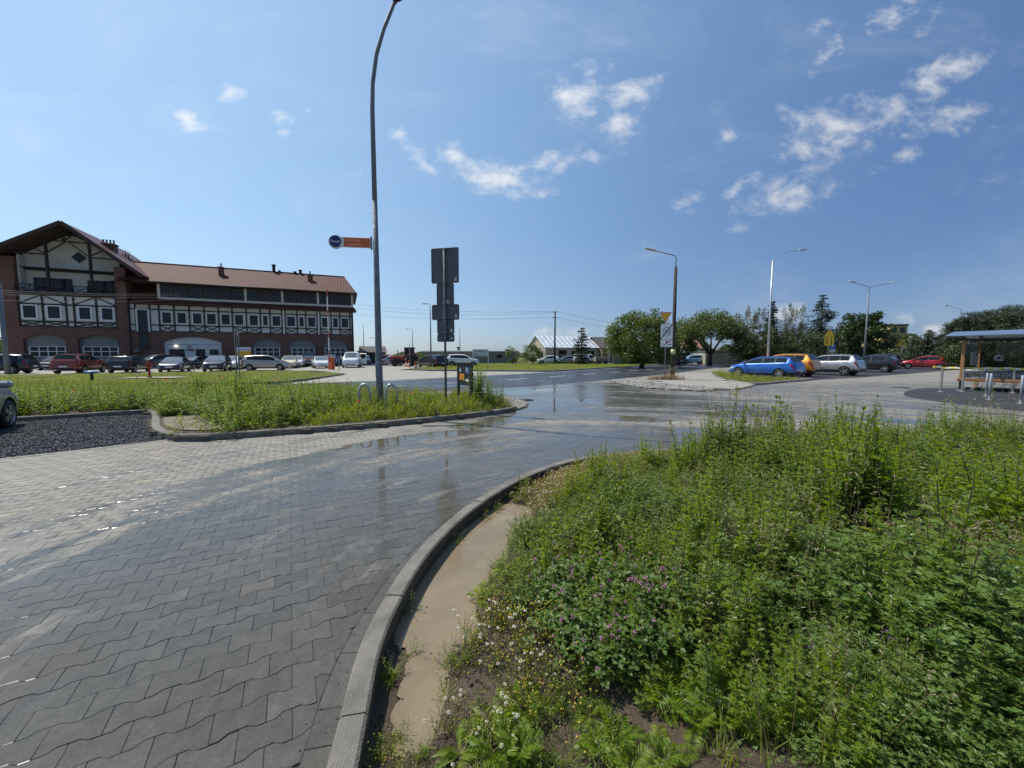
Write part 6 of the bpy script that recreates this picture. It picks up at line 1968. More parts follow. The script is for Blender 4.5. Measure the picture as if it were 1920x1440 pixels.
def tile_mat(name, c1, c2, across, pitch_u=.22, pitch_v=.35, rough=.35):
    """pressed roof tiles: waves along the eave, steps up the slope"""
    m, nt = new_mat(name)
    pos = nd(nt, 'ShaderNodeTexCoord').outputs['Object']
    s = nd(nt, 'ShaderNodeSeparateXYZ', {0: pos})
    u = s.outputs[0 if across == 'x' else 1]; z = s.outputs[2]
    wv = mt(nt, 'ABSOLUTE', mt(nt, 'SINE', mt(nt, 'MULTIPLY', u, PI / pitch_u)))
    stp = mt(nt, 'FRACT', mt(nt, 'MULTIPLY', z, 1 / (pitch_v * .5)))
    h = mt(nt, 'ADD', mt(nt, 'MULTIPLY', wv, .6), mt(nt, 'MULTIPLY', stp, .8))
    n = noise(nt, pos, .5, 6, .65); n2 = noise(nt, pos, 7, 3)
    col = mix(nt, rng_map(nt, mt(nt, 'ADD', mt(nt, 'MULTIPLY', n, .6), mt(nt, 'MULTIPLY', n2, .4)), .35, .65), c1, c2)
    b = nd(nt, 'ShaderNodeBsdfPrincipled', {'Base Color': col, 'Roughness': rough, 'Specular IOR Level': .22})
    bn = nd(nt, 'ShaderNodeBump', {'Height': h, 'Strength': .9, 'Distance': .05})
    nt.links.new(bn.outputs[0], b.inputs['Normal'])
    finish(nt, b.outputs[0]); return m
M_BRICK = brick_mat('red brown brick', (.135, .058, .040), (.185, .082, .055), (.13, .10, .085))
M_PLASTER = mat('cream plaster', (.62, .60, .545), .85, var=.08, scale=1.2, dirt=.2, dirtcol=(.38, .36, .32))
M_TIMBERBLK = mat('dark stained timber', (.028, .020, .016), .7, var=.25, scale=3)
M_EAVES = mat('dark brown boarding', (.045, .026, .019), .7, var=.3, scale=4)
M_TILE = tile_mat('red roof tile', (.090, .030, .019), (.135, .050, .034), 'x', rough=.7)
M_TILE2 = tile_mat('dark roof tile', (.14, .055, .040), (.20, .08, .055), 'y', rough=.38)
M_WGLASS = glass('window glass', (.016, .019, .025), .05, 1.0, .34)
M_FRAMEW = mat('white window frame', (.70, .70, .67), .5, var=.05)
M_FRAMED = mat('dark window frame', (.03, .028, .027), .5, var=.1)
M_DOORG = mat('grey garage door', (.20, .205, .20), .55, var=.08, dirt=.15, dirtcol=(.25, .25, .24))
M_GREYWALL = mat('pale render', (.64, .64, .62), .85, var=.08, scale=1.5, dirt=.25, dirtcol=(.42, .41, .39))

FA = Vector((-59.36, 45.0, 0)); FANG = math.atan2(15, 34.63)
fs = empty('fire_station', FA, FANG, 'long red brick and half timbered building with a big gable and red tiled roof', 'building')
def wall_arched(name, m, u0, u1, z1, openings, v0, v1, parent):
    """a wall with segmental-arched openings: (left, right, springing height, crown height)"""
    b = MB(); ops = sorted(openings); x = u0
    for (a, c_, zs, zc) in ops:
        b.box(x, a, v0, v1, 0, z1); x = c_
        n = 12
        for k in range(n):
            t0, t1 = k / n, (k + 1) / n
            za = zs + (zc - zs) * (1 - (2 * t0 - 1) ** 2); zb = zs + (zc - zs) * (1 - (2 * t1 - 1) ** 2)
            xa, xb = a + (c_ - a) * t0, a + (c_ - a) * t1
            b.mesh([(xa, v0, za), (xb, v0, zb), (xb, v0, z1), (xa, v0, z1), (xa, v1, za), (xb, v1, zb), (xb, v1, z1), (xa, v1, z1)], [(0, 1, 2, 3), (7, 6, 5, 4), (0, 4, 5, 1), (3, 2, 6, 7)])
    b.box(x, u1, v0, v1, 0, z1)
    return b.build(name, m, parent)
def garage_door(a, c_, zc, v, cols, pw=None):
    b = MB(); b.box(a - .05, c_ + .05, v, v + .08, 0, zc + .05); d = b.build('garage_door', M_DOORG, fs)
    for z in (.62, 1.24, 3.1, 3.6):
        bb = MB(); bb.box(a, c_, v - .012, v - .004, z - .02, z + .02); bb.build('panel_seam', M_POSTGREY, d)
    g0, g1 = a + .30, c_ - .25; w_ = (g1 - g0) / cols
    bb = MB(); bb.box(g0 - .1, g1 + .1, v - .03, v - .004, 1.35, 2.62); bb.build('window_strip', M_FRAMEW, d)
    for i in range(cols):
        for (z0, z1) in ((1.42, 1.95), (2.05, 2.55)):
            bb = MB(); bb.box(g0 + w_ * i + .05, g0 + w_ * (i + 1) - .05, v - .036, v - .028, z0, z1); bb.build('pane', M_WGLASS, d)
wall_arched('brick_wall', M_BRICK, .15, 11.3, 4.9, [(1.68, 5.30, 3.45, 4.0), (6.42, 10.18, 3.45, 4.0)], 0, .5, fs)
wall_arched('brick_wall', M_BRICK, 11.3, 37.9, 4.58, [(14.63, 20.92, 3.3, 3.98), (24.5, 28.0, 3.35, 3.92), (29.06, 32.55, 3.35, 3.92), (33.55, 36.89, 3.35, 3.92)], .02, .5, fs)
garage_door(1.68, 5.30, 4.0, .42, 4); garage_door(6.42, 10.18, 4.0, .42, 4)
for a, c_ in ((24.5, 28.0), (29.06, 32.55), (33.55, 36.89)): garage_door(a, c_, 3.92, .42, 4)
# the entrance bay: pale wall under a wide arch, doors, emblem and lamp
b = MB(); b.box(14.6, 20.95, .30, .5, 0, 4.0); ent = b.build('entrance_wall', M_GREYWALL, fs)
for (a, c_, z0, z1) in ((15.1, 16.75, 0, 2.35), (17.95, 19.0, 0, 2.35), (19.5, 20.5, 1.6, 2.32)):
    bb = MB(); bb.box(a, c_, .27, .305, z0, z1); dd = bb.build('entrance_door' if z0 == 0 else 'entrance_window', M_FRAMED, ent)
    bb = MB(); bb.box(a + .1, c_ - .1, .26, .272, z0 + .1, z1 - .1); bb.build('pane', M_WGLASS, dd) if False else bb.build('glazing', M_WGLASS, dd)
bb = MB(); bb.lathe([(.19, 0), (.19, .05), (.14, .06)], 20, M=Matrix.Translation((17.30, .30, 2.62)) @ RX); bb.build('emblem', M_SIGNRED, ent)
bb = MB(); bb.lathe([(.10, .06), (.10, .08)], 16, M=Matrix.Translation((17.30, .30, 2.62)) @ RX); bb.build('emblem', M_WHITE, ent)
bb = MB(); bb.box(16.95, 17.75, .26, .30, 2.12, 2.32); bb.build('name_plate', M_DARK, ent)
m_, nt_ = new_mat('lit wall lamp'); finish(nt_, nd(nt_, 'ShaderNodeEmission', {'Color': (1, .95, .75, 1), 'Strength': 3.0}).outputs[0])
bb = MB(); bb.lathe([(.16, -.06), (.17, .02), (.08, .1)], 12, M=Matrix.Translation((15.88, .20, 2.78)) @ Matrix.Diagonal((1, 1, 1, 1))); bb.build('wall_lamp', m_, ent)
bb = MB(); bb.box(14.9, 20.6, .28, .30, 2.92, 2.98); bb.build('conduit', M_POSTGREY, ent)
for z in (3.0,):
    text('lettering', '15', .32, M_POSTGREY, ent, (19.35, .28, 2.62), (PI / 2, 0, 0))

def window(u0, u1, z0, z1, v, fr=.09, m=None, cols=1, rows=1, parent=None, surround=0.0):
    p = parent or fs
    m = m or M_FRAMEW
    b = MB(); s_ = surround
    for (a, c_, e, f) in ((u0 - s_, u1 + s_, z0 - s_, z0 + fr), (u0 - s_, u1 + s_, z1 - fr, z1 + s_), (u0 - s_, u0 + fr, z0 + fr, z1 - fr), (u1 - fr, u1 + s_, z0 + fr, z1 - fr)):
        b.box(a, c_, v - .05, v + .04, e, f)
    for k in range(1, cols):
        x = u0 + (u1 - u0) * k / cols; b.box(x - .035, x + .035, v - .048, v + .04, z0 + fr, z1 - fr)
    for k in range(1, rows):
        z = z0 + (z1 - z0) * k / rows; b.box(u0 + fr, u1 - fr, v - .046, v + .04, z - .03, z + .03)
    wn = b.build('window', m, p)
    b = MB(); b.box(u0 + fr * .5, u1 - fr * .5, v - .005, v + .025, z0 + fr * .5, z1 - fr * .5); b.build('pane', M_WGLASS, wn)
    return wn
def tb(a, c_, w_=.17, d=.10, v=None):
    return beam('timber_beam', M_TIMBERBLK, a, c_, w_, d, fs)
# --- gable wing
block('plaster_panel', M_PLASTER, 1.45, 10.30, .12, .5, 4.9, 8.85, fs)
for (a, c_, z1) in ((.15, 1.5, 13.0), (10.28, 11.32, 12.6)):
    block('brick_pier', M_BRICK, a, c_, -.05, .6, 4.9, z1, fs)
ring_ = MB(); ring_.box(.1, 11.36, -.06, .3, 4.78, 4.93); ring_.build('brick_band', M_BRICK, fs)
V0 = .08
for z in (4.98, 5.58, 7.62, 8.74): tb((1.5, V0, z), (10.28, V0, z))
for u in (1.56, 3.55, 5.6, 6.29, 8.34, 10.2): tb((u, V0 - .012, 4.9), (u, V0 - .012, 8.8))
for (a, c_) in ((1.6, 3.5), (3.6, 5.55), (6.35, 8.3), (8.4, 10.2)):
    tb((a, V0 + .014, 5.05), (c_, V0 + .014, 5.52), .11); tb((a, V0 + .022, 5.52), (c_, V0 + .022, 5.05), .11)
for (a, za, c_, zc_) in ((1.6, 7.7, 3.5, 8.7), (3.6, 8.7, 5.5, 7.7), (6.35, 7.7, 8.3, 8.7), (8.4, 8.7, 10.2, 7.7)): tb((a, V0 + .014, za), (c_, V0 + .014, zc_), .12)
for (a, c_) in ((1.81, 3.03), (3.9, 5.1), (6.67, 7.83), (8.75, 9.91)): window(a, c_, 5.9, 7.48, .08, .08, M_FRAMEW, 1, 1, None, .10)
# balcony, recessed upper storey
block('balcony_slab', M_EAVES, 1.4, 10.36, -.25, 1.6, 8.84, 9.06, fs)
block('plaster_panel', M_PLASTER, 1.5, 10.28, 1.5, 1.8, 9.06, 13.1, fs)
rail = MB()
b = MB(); b.box(1.5, 10.28, -.2, -.12, 9.86, 9.95); rl = b.build('balcony_rail', M_TIMBERBLK, fs)
n = 7
for k in range(n + 1):
    u = 1.5 + 8.78 * k / n
    b = MB(); b.box(u - .04, u + .04, -.2, -.12, 9.06, 9.86); b.build('baluster', M_TIMBERBLK, rl)
for k in range(n):
    u0, u1 = 1.5 + 8.78 * k / n, 1.5 + 8.78 * (k + 1) / n
    b = MB(); b.bar((u0, -.17, 9.1), (u1, -.17, 9.84), .06); b.bar((u0, -.155, 9.84), (u1, -.155, 9.1), .06); b.build('cross_brace', M_TIMBERBLK, rl)
b = MB(); b.box(1.5, 10.28, -.19, -.13, 9.1, 9.2); b.build('lower_rail', M_TIMBERBLK, rl)
for (a, c_) in ((2.3, 5.7), (7.1, 10.2)): window(a, c_, 9.3, 10.95, 1.46, .12, M_FRAMED, 4, 1)
b = MB(); b.box(2.05, 10.28, .45, .55, 11.62, 11.74); pg = b.build('pergola_beam', M_TIMBERBLK, fs)
for k in range(23):
    u = 2.15 + 8.05 * k / 22
    b = MB(); b.bar((u, -.35, 11.86), (u, 1.5, 11.80), .09, .14); b.build('rafter_end', M_TIMBERBLK, pg)
for u in (4.26, 8.12): tb((u, .1, 9.0), (u, .1, 15.2), .24, .24)
block('plaster_panel', M_PLASTER, 1.5, 10.28, 1.5, 1.8, 13.1, 13.5, fs)
b = MB(); b.prism([(1.5, 13.5), (10.28, 13.5), (8.2, 15.05), (6.4, 16.2), (5.5, 16.2), (3.6, 15.0), (1.5, 13.6)], 0, .3, M=Matrix.Translation((0, 1.8, 0)) @ RX); b.build('gable_wall', M_PLASTER, fs)
for (a, c_) in (((1.5, 13.5), (4.2, 13.5)), ((8.2, 13.5), (10.5, 13.5)), ((3.4, 15.2), (8.6, 15.2))): tb((a[0], .05, a[1]), (c_[0], .05, c_[1]), .15)
for (a, c_) in (((2.7, 14.5), (4.2, 13.6)), ((4.3, 13.7), (6.0, 15.1)), ((6.4, 15.1), (8.05, 13.6)), ((8.2, 13.7), (9.6, 14.6)), ((5.95, 15.2), (5.95, 16.9)), ((5.0, 16.2), (5.95, 15.3)), ((6.9, 16.2), (5.95, 15.3))): tb((a[0], .05, a[1]), (c_[0], .05, c_[1]), .13)
b = MB(); M_ = Matrix.Translation((6.5, 1.46, 13.66)) @ Euler((0, PI / 4, 0)).to_matrix().to_4x4()
b.box(-.50, .50, -.04, .03, -.50, .50, 0, M_); dm = b.build('diamond_window', M_FRAMED, fs)
b = MB(); b.box(-.42, .42, -.05, -.035, -.42, .42, 0, M_); b.build('pane', M_WGLASS, dm)
block('plaster_panel', M_PLASTER, 1.5, 1.7, .5, 1.6, 9.06, 13.4, fs)
# gable roof
ax, az = 6.5, 17.1; eL, eR = (-1.7, 12.0), (13.55, 11.45); V_F, V_B = -1.5, 14.0
def slope(p0, p1, v0, v1, t, m, name, parent, under=None):
    b = MB(); (u0, z0), (u1, z1) = p0, p1
    d = Vector((u1 - u0, 0, z1 - z0)).normalized(); n_ = Vector((-d.z, 0, d.x))
    if n_.z < 0: n_ = -n_
    o_ = n_ * t
    vs = [(u0, v0, z0), (u1, v0, z1), (u1, v1, z1), (u0, v1, z0)]
    vs2 = [(x + o_.x, y, z + o_.z) for x, y, z in vs]
    b.mesh(vs + vs2, [(0, 1, 2, 3), (7, 6, 5, 4), (0, 4, 5, 1), (1, 5, 6, 2), (2, 6, 7, 3), (3, 7, 4, 0)])
    bm = bmesh.new(); me = b.data(name); bm.from_mesh(me); bmesh.ops.recalc_face_normals(bm, faces=bm.faces[:]); bm.to_mesh(me); bm.free()
    return add(name, me, m, parent)
rfL = slope(eL, (ax, az), V_F, V_B, .12, M_TILE2, 'roof', fs); rfR = slope((ax, az), eR, V_F, V_B, .12, M_TILE2, 'roof', fs)
for r_, (p0, p1) in ((rfL, (eL, (ax, az))), (rfR, ((ax, az), eR))):
    sfm = slope((p0[0], p0[1] - .16), (p1[0], p1[1] - .16), V_F + .02, V_B, .13, M_EAVES, 'soffit', r_)
    b = MB(); b.bar((p0[0], V_F - .03, p0[1] - .04), (p1[0], V_F - .03, p1[1] - .04), .06, .42, up=(0, 0, 1)); b.build('barge_board', M_EAVES, r_)
    for k in range(7):
        v = 0 + 1.9 * k
        pass
block('brick_wall', M_BRICK, 11.0, 11.3, .5, 13.8, 4.58, 12.6, fs); block('brick_wall', M_BRICK, .15, .5, .5, 13.8, 0, 13.0, fs)
block('brick_wall', M_BRICK, .5, 11.0, 13.5, 13.8, 0, 12.6, fs)
def chimney(u0, u1, v0, v1, z0, z1, pots, parent=None):
    b = MB(); b.box(u0, u1, v0, v1, z0, z1); c_ = b.build('chimney', M_BRICK, parent or fs)
    b = MB(); b.bbox(u0 - .1, u1 + .1, v0 - .1, v1 + .1, z1, z1 + .18, .03); b.build('chimney_cap', M_BRICK, c_)
    for k in range(pots):
        x = u0 + (u1 - u0) * (k + .5) / pots
        b = MB(); b.lathe([(.09, 0), (.09, .42), (.13, .44), (.13, .5)], 8, M=Matrix.Translation((x, (v0 + v1) / 2, z1 + .18))); b.build('chimney_pot', M_DARK, c_)
CHIM = [(190.5, 217, 457, 3.0, 4, 2.2), (227, 243.5, 484, 5.2, 3, 2.5)]
# --- long wing
block('plaster_panel', M_PLASTER, 11.3, 37.88, .12, .5, 4.58, 8.3, fs)
WINS = [(14.61, 15.72), (16.19, 17.28), (17.85, 18.97), (19.39, 20.56), (21.0, 22.15), (22.54, 23.7), (24.28, 25.44), (25.88, 26.63), (27.02, 28.2), (28.85, 30.07), (30.42, 31.19), (31.57, 32.73), (33.43, 34.59), (34.95, 35.79), (36.12, 37.25)]
for a, c_ in WINS: window(a, c_, 5.66, 7.24, .08, .10, M_FRAMEW)
for z in (4.64, 5.48, 7.48, 8.16): tb((11.35, V0, z), (37.85, V0, z), .14)
posts = [11.42, 12.02, 13.45, 14.40] + [(WINS[i][1] + WINS[i + 1][0]) / 2 for i in range(len(WINS) - 1)] + [37.4, 37.82]
for i, u in enumerate(posts):
    if any(abs(u - w_) < .2 for w_ in (28.5, 33.08)):
        block('pilaster', M_PLASTER, u - .12, u + .12, -.02, .2, 4.6, 8.2, fs); tb((u - .22, V0 - .012, 4.6), (u - .22, V0 - .012, 8.2), .12); tb((u + .22, V0 - .012, 4.6), (u + .22, V0 - .012, 8.2), .12)
    else:
        tb((u, V0 - .012, 4.6), (u, V0 - .012, 8.2), .14)
for i in (0, 2, 3, 5, 6, 8, 9, 11, 12, 14):
    a, c_ = WINS[i]; a -= .18; c_ += .18
    tb((a, V0 + .014, 4.72), (c_, V0 + .014, 5.42), .10); tb((a, V0 + .022, 5.42), (c_, V0 + .022, 4.72), .10)
wn = window(12.25, 13.22, 2.3, 7.35, -.02, .09, M_FRAMED, 1, 4)
b = MB(); b.box(12.05, 13.42, .0, .12, 4.6, 7.5); b.build('window_surround', M_FRAMEW, fs)
# skirt roof between the storeys, band of dormer windows above
b = MB(); b.mesh([(11.9, -.75, 8.14), (38.4, -.75, 8.14), (38.0, .45, 8.86), (11.9, .45, 8.86), (11.9, -.75, 8.26), (38.4, -.75, 8.26), (38.0, .45, 8.98), (11.9, .45, 8.98)], [(0, 3, 2, 1), (4, 5, 6, 7), (0, 1, 5, 4), (1, 2, 6, 5), (2, 3, 7, 6), (3, 0, 4, 7)]); b.build('skirt_roof', M_TILE, fs)
b = MB(); b.box(11.9, 38.3, -.7, .12, 8.06, 8.14); b.build('soffit', M_EAVES, fs)
b = MB(); b.mesh([(11.32, .0, 8.9), (14.3, .0, 8.9), (14.3, 2.9, 11.3), (11.32, 2.9, 11.3), (11.32, .06, 8.8), (14.3, .06, 8.8), (14.3, 2.96, 11.2), (11.32, 2.96, 11.2)], [(0, 1, 2, 3), (7, 6, 5, 4), (0, 4, 5, 1), (1, 5, 6, 2)]); b.build('lower_roof', M_TILE, fs)
block('dormer_wall', M_FRAMED, 14.35, 37.88, .34, .6, 8.9, 10.95, fs)
block('sill_band', M_PLASTER, 14.35, 37.9, .26, .4, 8.86, 9.16, fs)
for u in (14.45, 23.98, 28.45, 33.08, 37.8): block('pilaster', M_PLASTER, u - .14, u + .14, .22, .45, 8.9, 10.9, fs)
M_FRAMEB = mat('brown window frame', (.115, .085, .070), .5, var=.1)
for a, c_ in WINS: window(a + .02, c_ - .02, 9.3, 10.62, .32, .07, M_FRAMEB, 1, 2)
# main roof
RZ, RV = 14.45, 6.0
b = MB()
ev, bk = -.85, 12.8
b.mesh([(11.0, ev, 10.95), (38.5, ev, 10.95), (36.9, RV, RZ), (7.0, RV, RZ), (38.5, bk, 10.95), (7.0, bk, 10.95)], [(0, 1, 2, 3), (3, 2, 4, 5), (1, 4, 2)])
me = b.data('roof'); rf = add('roof', me, M_TILE, fs)
b = MB(); b.mesh([(11.0, ev, 10.83), (38.5, ev, 10.83), (38.5, bk, 10.83), (7.0, bk, 10.83), (7.0, 3, 10.83)], [(0, 4, 3, 2, 1)]); b.box(12.4, 38.52, ev - .05, ev + .02, 10.78, 11.0); b.box(38.48, 38.56, ev - .05, bk, 10.78, 11.0); b.build('eaves_board', M_EAVES, rf)
b = MB(); b.tube([(12.4, ev - .12, 10.9), (38.5, ev - .12, 10.9)], .075, 8); b.build('gutter', M_DARK, rf)
b = MB(); b.tube([(8, RV, RZ + .03), (36.9, RV, RZ + .03)], .12, 8); b.build('ridge', M_TILE, rf)
def roof_v(z): return ev + (RV - ev) * (z - 10.95) / (RZ - 10.95)
def on_roof(px, py, v):
    r = ray(px, py); n_ = Vector((-math.sin(FANG), math.cos(FANG), 0))
    t = ((FA - Vector((0, 0, CAM_H))).dot(n_) + v) / r.dot(n_); p = Vector((0, 0, CAM_H)) + r * t - FA
    return p.x * math.cos(FANG) + p.y * math.sin(FANG), p.z
for (x0, x1, yt, v, np_, dz) in CHIM:
    u0, zt = on_roof(x0, yt, v); u1, zb = on_roof(x1, yt, v)
    chimney(u0, u1, v - .5, v + .5, zt - dz - 1.5, (zt + zb) / 2 - .2, np_, rf)
ua, za = on_roof(236, 481, 5.2); zb_ = on_roof(236, 470, 5.2)[1]
b = MB(); b.tube([(ua, 5.2, za - .5), (ua, 5.2, zb_ + .1)], .025, 6); b.bar((ua - .4, 5.2, zb_ - .35), (ua + .4, 5.2, zb_ - .35), .03); b.bar((ua - .3, 5.2, zb_ - .02), (ua + .3, 5.2, zb_ - .02), .03); b.bar((ua + .4, 5.2, zb_ - .35), (ua + .4, 5.2, zb_ + .05), .03); b.build('antenna', M_DARK, rf)
for (x0, x1, yt, yb, v) in ((410.5, 420, 503, 523, 3.0), (577, 586.5, 517, 534, 3.2)):
    u0, zt = on_roof(x0, yt, v); u1, zb = on_roof(x1, yb, v)
    chimney(u0, u1, v - .35, v + .35, zb - .6, zt, 1, rf)
for (px, yt, yb, r_) in ((513, 495, 509, .30), (524, 506, 511, .22), (544, 510, 514, .2), (553, 508, 513, .28), (563, 505, 514, .28), (502.5, 508, 511, .2)):
    u, zt = on_roof(px, yt, RV); _, zb = on_roof(px, yb, RV)
    b = MB(); b.lathe([(r_ * .7, 0), (r_ * .7, (zt - zb) * .8 + .4), (r_, (zt - zb) * .82 + .4), (r_, zt - zb + .4)], 10, M=Matrix.Translation((u, RV, zb - .5))); b.build('roof_vent', M_DARK, rf)
block('brick_wall', M_BRICK, 37.55, 37.86, .5, 12.0, 0, 8.2, fs); block('end_wall', M_PLASTER, 37.5, 37.8, .6, 12.0, 8.2, 10.9, fs)
block('brick_wall', M_BRICK, 11.3, 37.6, 11.7, 12.0, 0, 10.9, fs)
b = MB(); b.tube([(11.42, -.12, 0), (11.42, -.12, 8.3)], .06, 8); b.build('downpipe', M_DARK, fs)
b = MB(); b.tube([(37.7, -.12, 0), (37.7, -.12, 8.1)], .06, 8); b.build('downpipe', M_DARK, fs)
b = MB(); b.lathe([(.02, -.05), (.28, 0), (.30, .1), (.2, .25), (.02, .3)], 12, M=Matrix.Translation((12.0, -.2, 1.95))); b.build('alarm_bell', M_GALV, fs)
# yellow and white board before the long wing
p = at(443, 650, 51.0); q_ = at(470, 650, 52.0)
yb = empty('billboard', (p.x, p.y, 0), math.atan2(q_.y - p.y, q_.x - p.x), 'white and yellow board before the brick wall of the long building', 'sign board')
wd = (q_ - p).length; zt, zb = at(456, 651, 51.5).z, at(456, 667, 51.5).z
for u in (.1, wd - .1): block('post', M_GALV, u - .05, u + .05, -.03, .03, 0, zt - .02, yb)
block('white_panel', M_WHITE, 0, wd, -.07, -.03, (zt + zb) / 2 + .05, zt, yb); block('yellow_panel', M_SIGNYEL, 0, wd, -.07, -.03, zb - .2, (zt + zb) / 2 + .05, yb)
block('printed_line', M_POSTGREY, .4, wd - .5, -.075, -.07, zt - .35, zt - .25, yb); 
b = MB(); b.prism([(0, -.04), (.2, -.04), (.2, -.1), (.34, 0), (.2, .1), (.2, .04), (0, .04)], 0, .01, M=Matrix.Translation((wd - .45, -.07, zt - .3)) @ RX); b.build('arrow', M_BLACK, yb)

# --- small buildings on the far side
def simple_house(name, u_len, v_len, eave, ridge, rz, loc, wall_m, roof_m, label, over=.3, ridge_along='x', gable_m=None):
    h = empty(name, loc, rz, label, 'building')
    b = MB(); b.box(0, u_len, 0, v_len, -.3, eave); wl_ = b.build('wall', wall_m, h)
    if ridge > eave:
        rm = v_len / 2
        for (y0, y1) in ((-over, rm), (v_len + over, rm)):
            bb = MB(); za = eave - over * (ridge - eave) / rm
            vs = [(-over, y0, za), (u_len + over, y0, za), (u_len + over, y1, ridge), (-over, y1, ridge)]
            vs2 = [(x, y, z + .1) for x, y, z in vs]
            bb.mesh(vs + vs2, [(0, 1, 2, 3), (4, 5, 6, 7), (0, 1, 5, 4), (1, 2, 6, 5), (2, 3, 7, 6), (3, 0, 4, 7)]); me = bb.data('roof')
            bm = bmesh.new(); bm.from_mesh(me); bmesh.ops.recalc_face_normals(bm, faces=bm.faces[:]); bm.to_mesh(me); bm.free()
            add('roof', me, roof_m, h)
        for x in (0, u_len - .2):
            bb = MB(); bb.prism([(0, eave), (v_len, eave), (rm, ridge)], 0, .2, M=Matrix(((0, 0, 1, x), (1, 0, 0, 0), (0, 1, 0, 0), (0, 0, 0, 1)))); bb.build('gable_wall', gable_m or wall_m, h)
    else:
        bb = MB(); bb.bbox(-over, u_len + over, -over, v_len + over, eave, eave + .18, .03); bb.build('roof', roof_m, h)
    return h
M_GREYBLOCK = mat('grey block wall', (.20, .185, .165), .9, var=.25, scale=.9, bump=.2, dirt=.3, dirtcol=(.12, .11, .10))
M_BROWN = mat('brown shed boards', (.21, .155, .11), .8, var=.2, scale=2)
M_DARKROOF = mat('dark roof sheet', (.10, .085, .075), .7, var=.25, scale=1.5)
M_BEIGE = mat('beige render', (.42, .36, .27), .85, var=.15, scale=1.0, dirt=.3, dirtcol=(.28, .24, .18))
M_ROOFSHEET = mat('pale metal roof', (.66, .68, .69), .35, .25, var=.08, scale=1.2, dirt=.2, dirtcol=(.45, .45, .43))
M_CONCR = mat('concrete fence', (.19, .18, .155), .9, var=.2, scale=1.0, bump=.3, dirt=.4, dirtcol=(.12, .12, .10))
def win_on(h, x0, x1, z0, z1, v=0.0, m=None, cols=1):
    b = MB(); b.box(x0, x1, v - .05, v + .02, z0, z1); w_ = b.build('window', m or M_FRAMEW, h)
    n = cols; ww = (x1 - x0 - .1) / n
    for k in range(n):
        b = MB(); b.box(x0 + .08 + ww * k, x0 + .02 + ww * (k + 1), v - .06, v - .045, z0 + .08, z1 - .08); b.build('pane', M_WGLASS, w_)
shd = simple_house('shed', 4.2, 4.0, 2.05, 3.05, R(25), (-27.0, 69, 0), M_BROWN, M_DARKROOF, 'small brown shed with a pitched roof behind the car park', .2)
b = MB(); b.box(1.2, 2.4, -.06, .02, 0, 1.8); b.build('door', M_DARK, shd)
lw = simple_house('outbuilding', 17.0, 6.0, 2.15, 2.15, R(3), (-16.4, 69.5, 0), M_GREYBLOCK, M_WHITE, 'long low grey block building with a white roof edge', .15)
win_on(lw, 13.6, 14.6, 1.0, 1.6, 0, M_DARK)
win_on(lw, 2.6, 3.6, 1.0, 1.6, 0, M_DARK)
b = MB(); b.lathe([(.16, 0), (.16, .5), (.3, .5), (.3, .75)], 8, M=Matrix.Translation((6.5, 2, 2.3))); b.build('roof_vent', M_DARK, lw)
# white-roofed building: ridge runs away to the right
wrb = simple_house('farm_building', 13.0, 7.0, 2.95, 5.05, R(23), (5.9, 67.5, 0), M_BEIGE, M_ROOFSHEET, 'pale building with a white sheet metal roof behind the utility pole', .3, gable_m=mat('cream gable', (.50, .43, .31), .85, var=.12))
for k in range(14):
    b = MB(); rm = 3.5; y0, y1 = -.3, rm; za = 2.95 - .3 * 2.1 / rm
    x = -.2 + 13.4 * k / 13
    b.bar((x, y0, za + .13), (x, y1, 5.05 + .13), .06, .05); b.build('roof_seam', M_ROOFSHEET, wrb)
win_on(wrb, 2.6, 4.2, 1.0, 2.4, 0, M_FRAMED, 2); win_on(wrb, 5.2, 6.4, 0.0, 2.3, 0, M_BROWN, 1); win_on(wrb, 8.5, 10.2, 1.0, 2.4, 0, M_FRAMEW, 2)
b = MB(); b.box(-.06, .0, 1.0, 3.4, .2, 2.2); w_ = b.build('window', M_FRAMEW, wrb)
for i in range(4):
    for j in range(3):
        b = MB(); b.box(-.075, -.055, 1.08 + .58 * i, 1.6 + .58 * i, .28 + .64 * j, .84 + .64 * j); b.build('pane', M_WGLASS, w_)
b = MB(); b.box(.5, 2.2, -.06, .0, 1.2, 1.5); b.build('blue_sign', M_BLUE, wrb)
drb = simple_house('barn', 9.0, 7.0, 2.9, 4.9, R(18), (16.6, 70.5, 0), M_BROWN, M_DARKROOF, 'dark roofed barn right behind the spruce and white van', .4)
for x in (1.2, 4.0, 6.8):
    b = MB(); b.box(x - .12, x + .12, -.38, -.2, 0, 2.8); b.build('post', M_GREYWALL, drb)
# concrete panel fence behind the trees: posts and slabs
def panel_fence(a, c_, n, h, m, label):
    a = Vector(a); c_ = Vector(c_); d = c_ - a
    r_ = empty('panel_fence', a, math.atan2(d.y, d.x), label, 'fence'); L = d.length / n
    for k in range(n + 1): block('fence_post', m, k * L - .08, k * L + .08, -.08, .08, 0, h + .08, r_)
    for k in range(n):
        for j in range(3): block('fence_panel', m, k * L + .08, (k + 1) * L - .08, -.04, .04, h / 3 * j + .01, h / 3 * (j + 1) - .01, r_)
panel_fence(at(1150, 684, 60), at(1285, 684, 60), 6, 1.9, M_CONCR, 'grey concrete panel fence behind the large round tree')
bw = simple_house('beige_house', 6.0, 5.0, 2.2, 2.2, R(-4), at(1322, 685, 64) * 1.0, M_BEIGE, M_DARKROOF, 'low beige wall behind the trunk of the spreading tree', .15)
hb = simple_house('house', 9, 7, 3.2, 5.6, R(0), (33, 86, 0), M_GREYWALL, mat('faded red roof', (.30, .15, .11), .7, var=.2), 'pale house with a red roof glimpsed between the trees', .4)
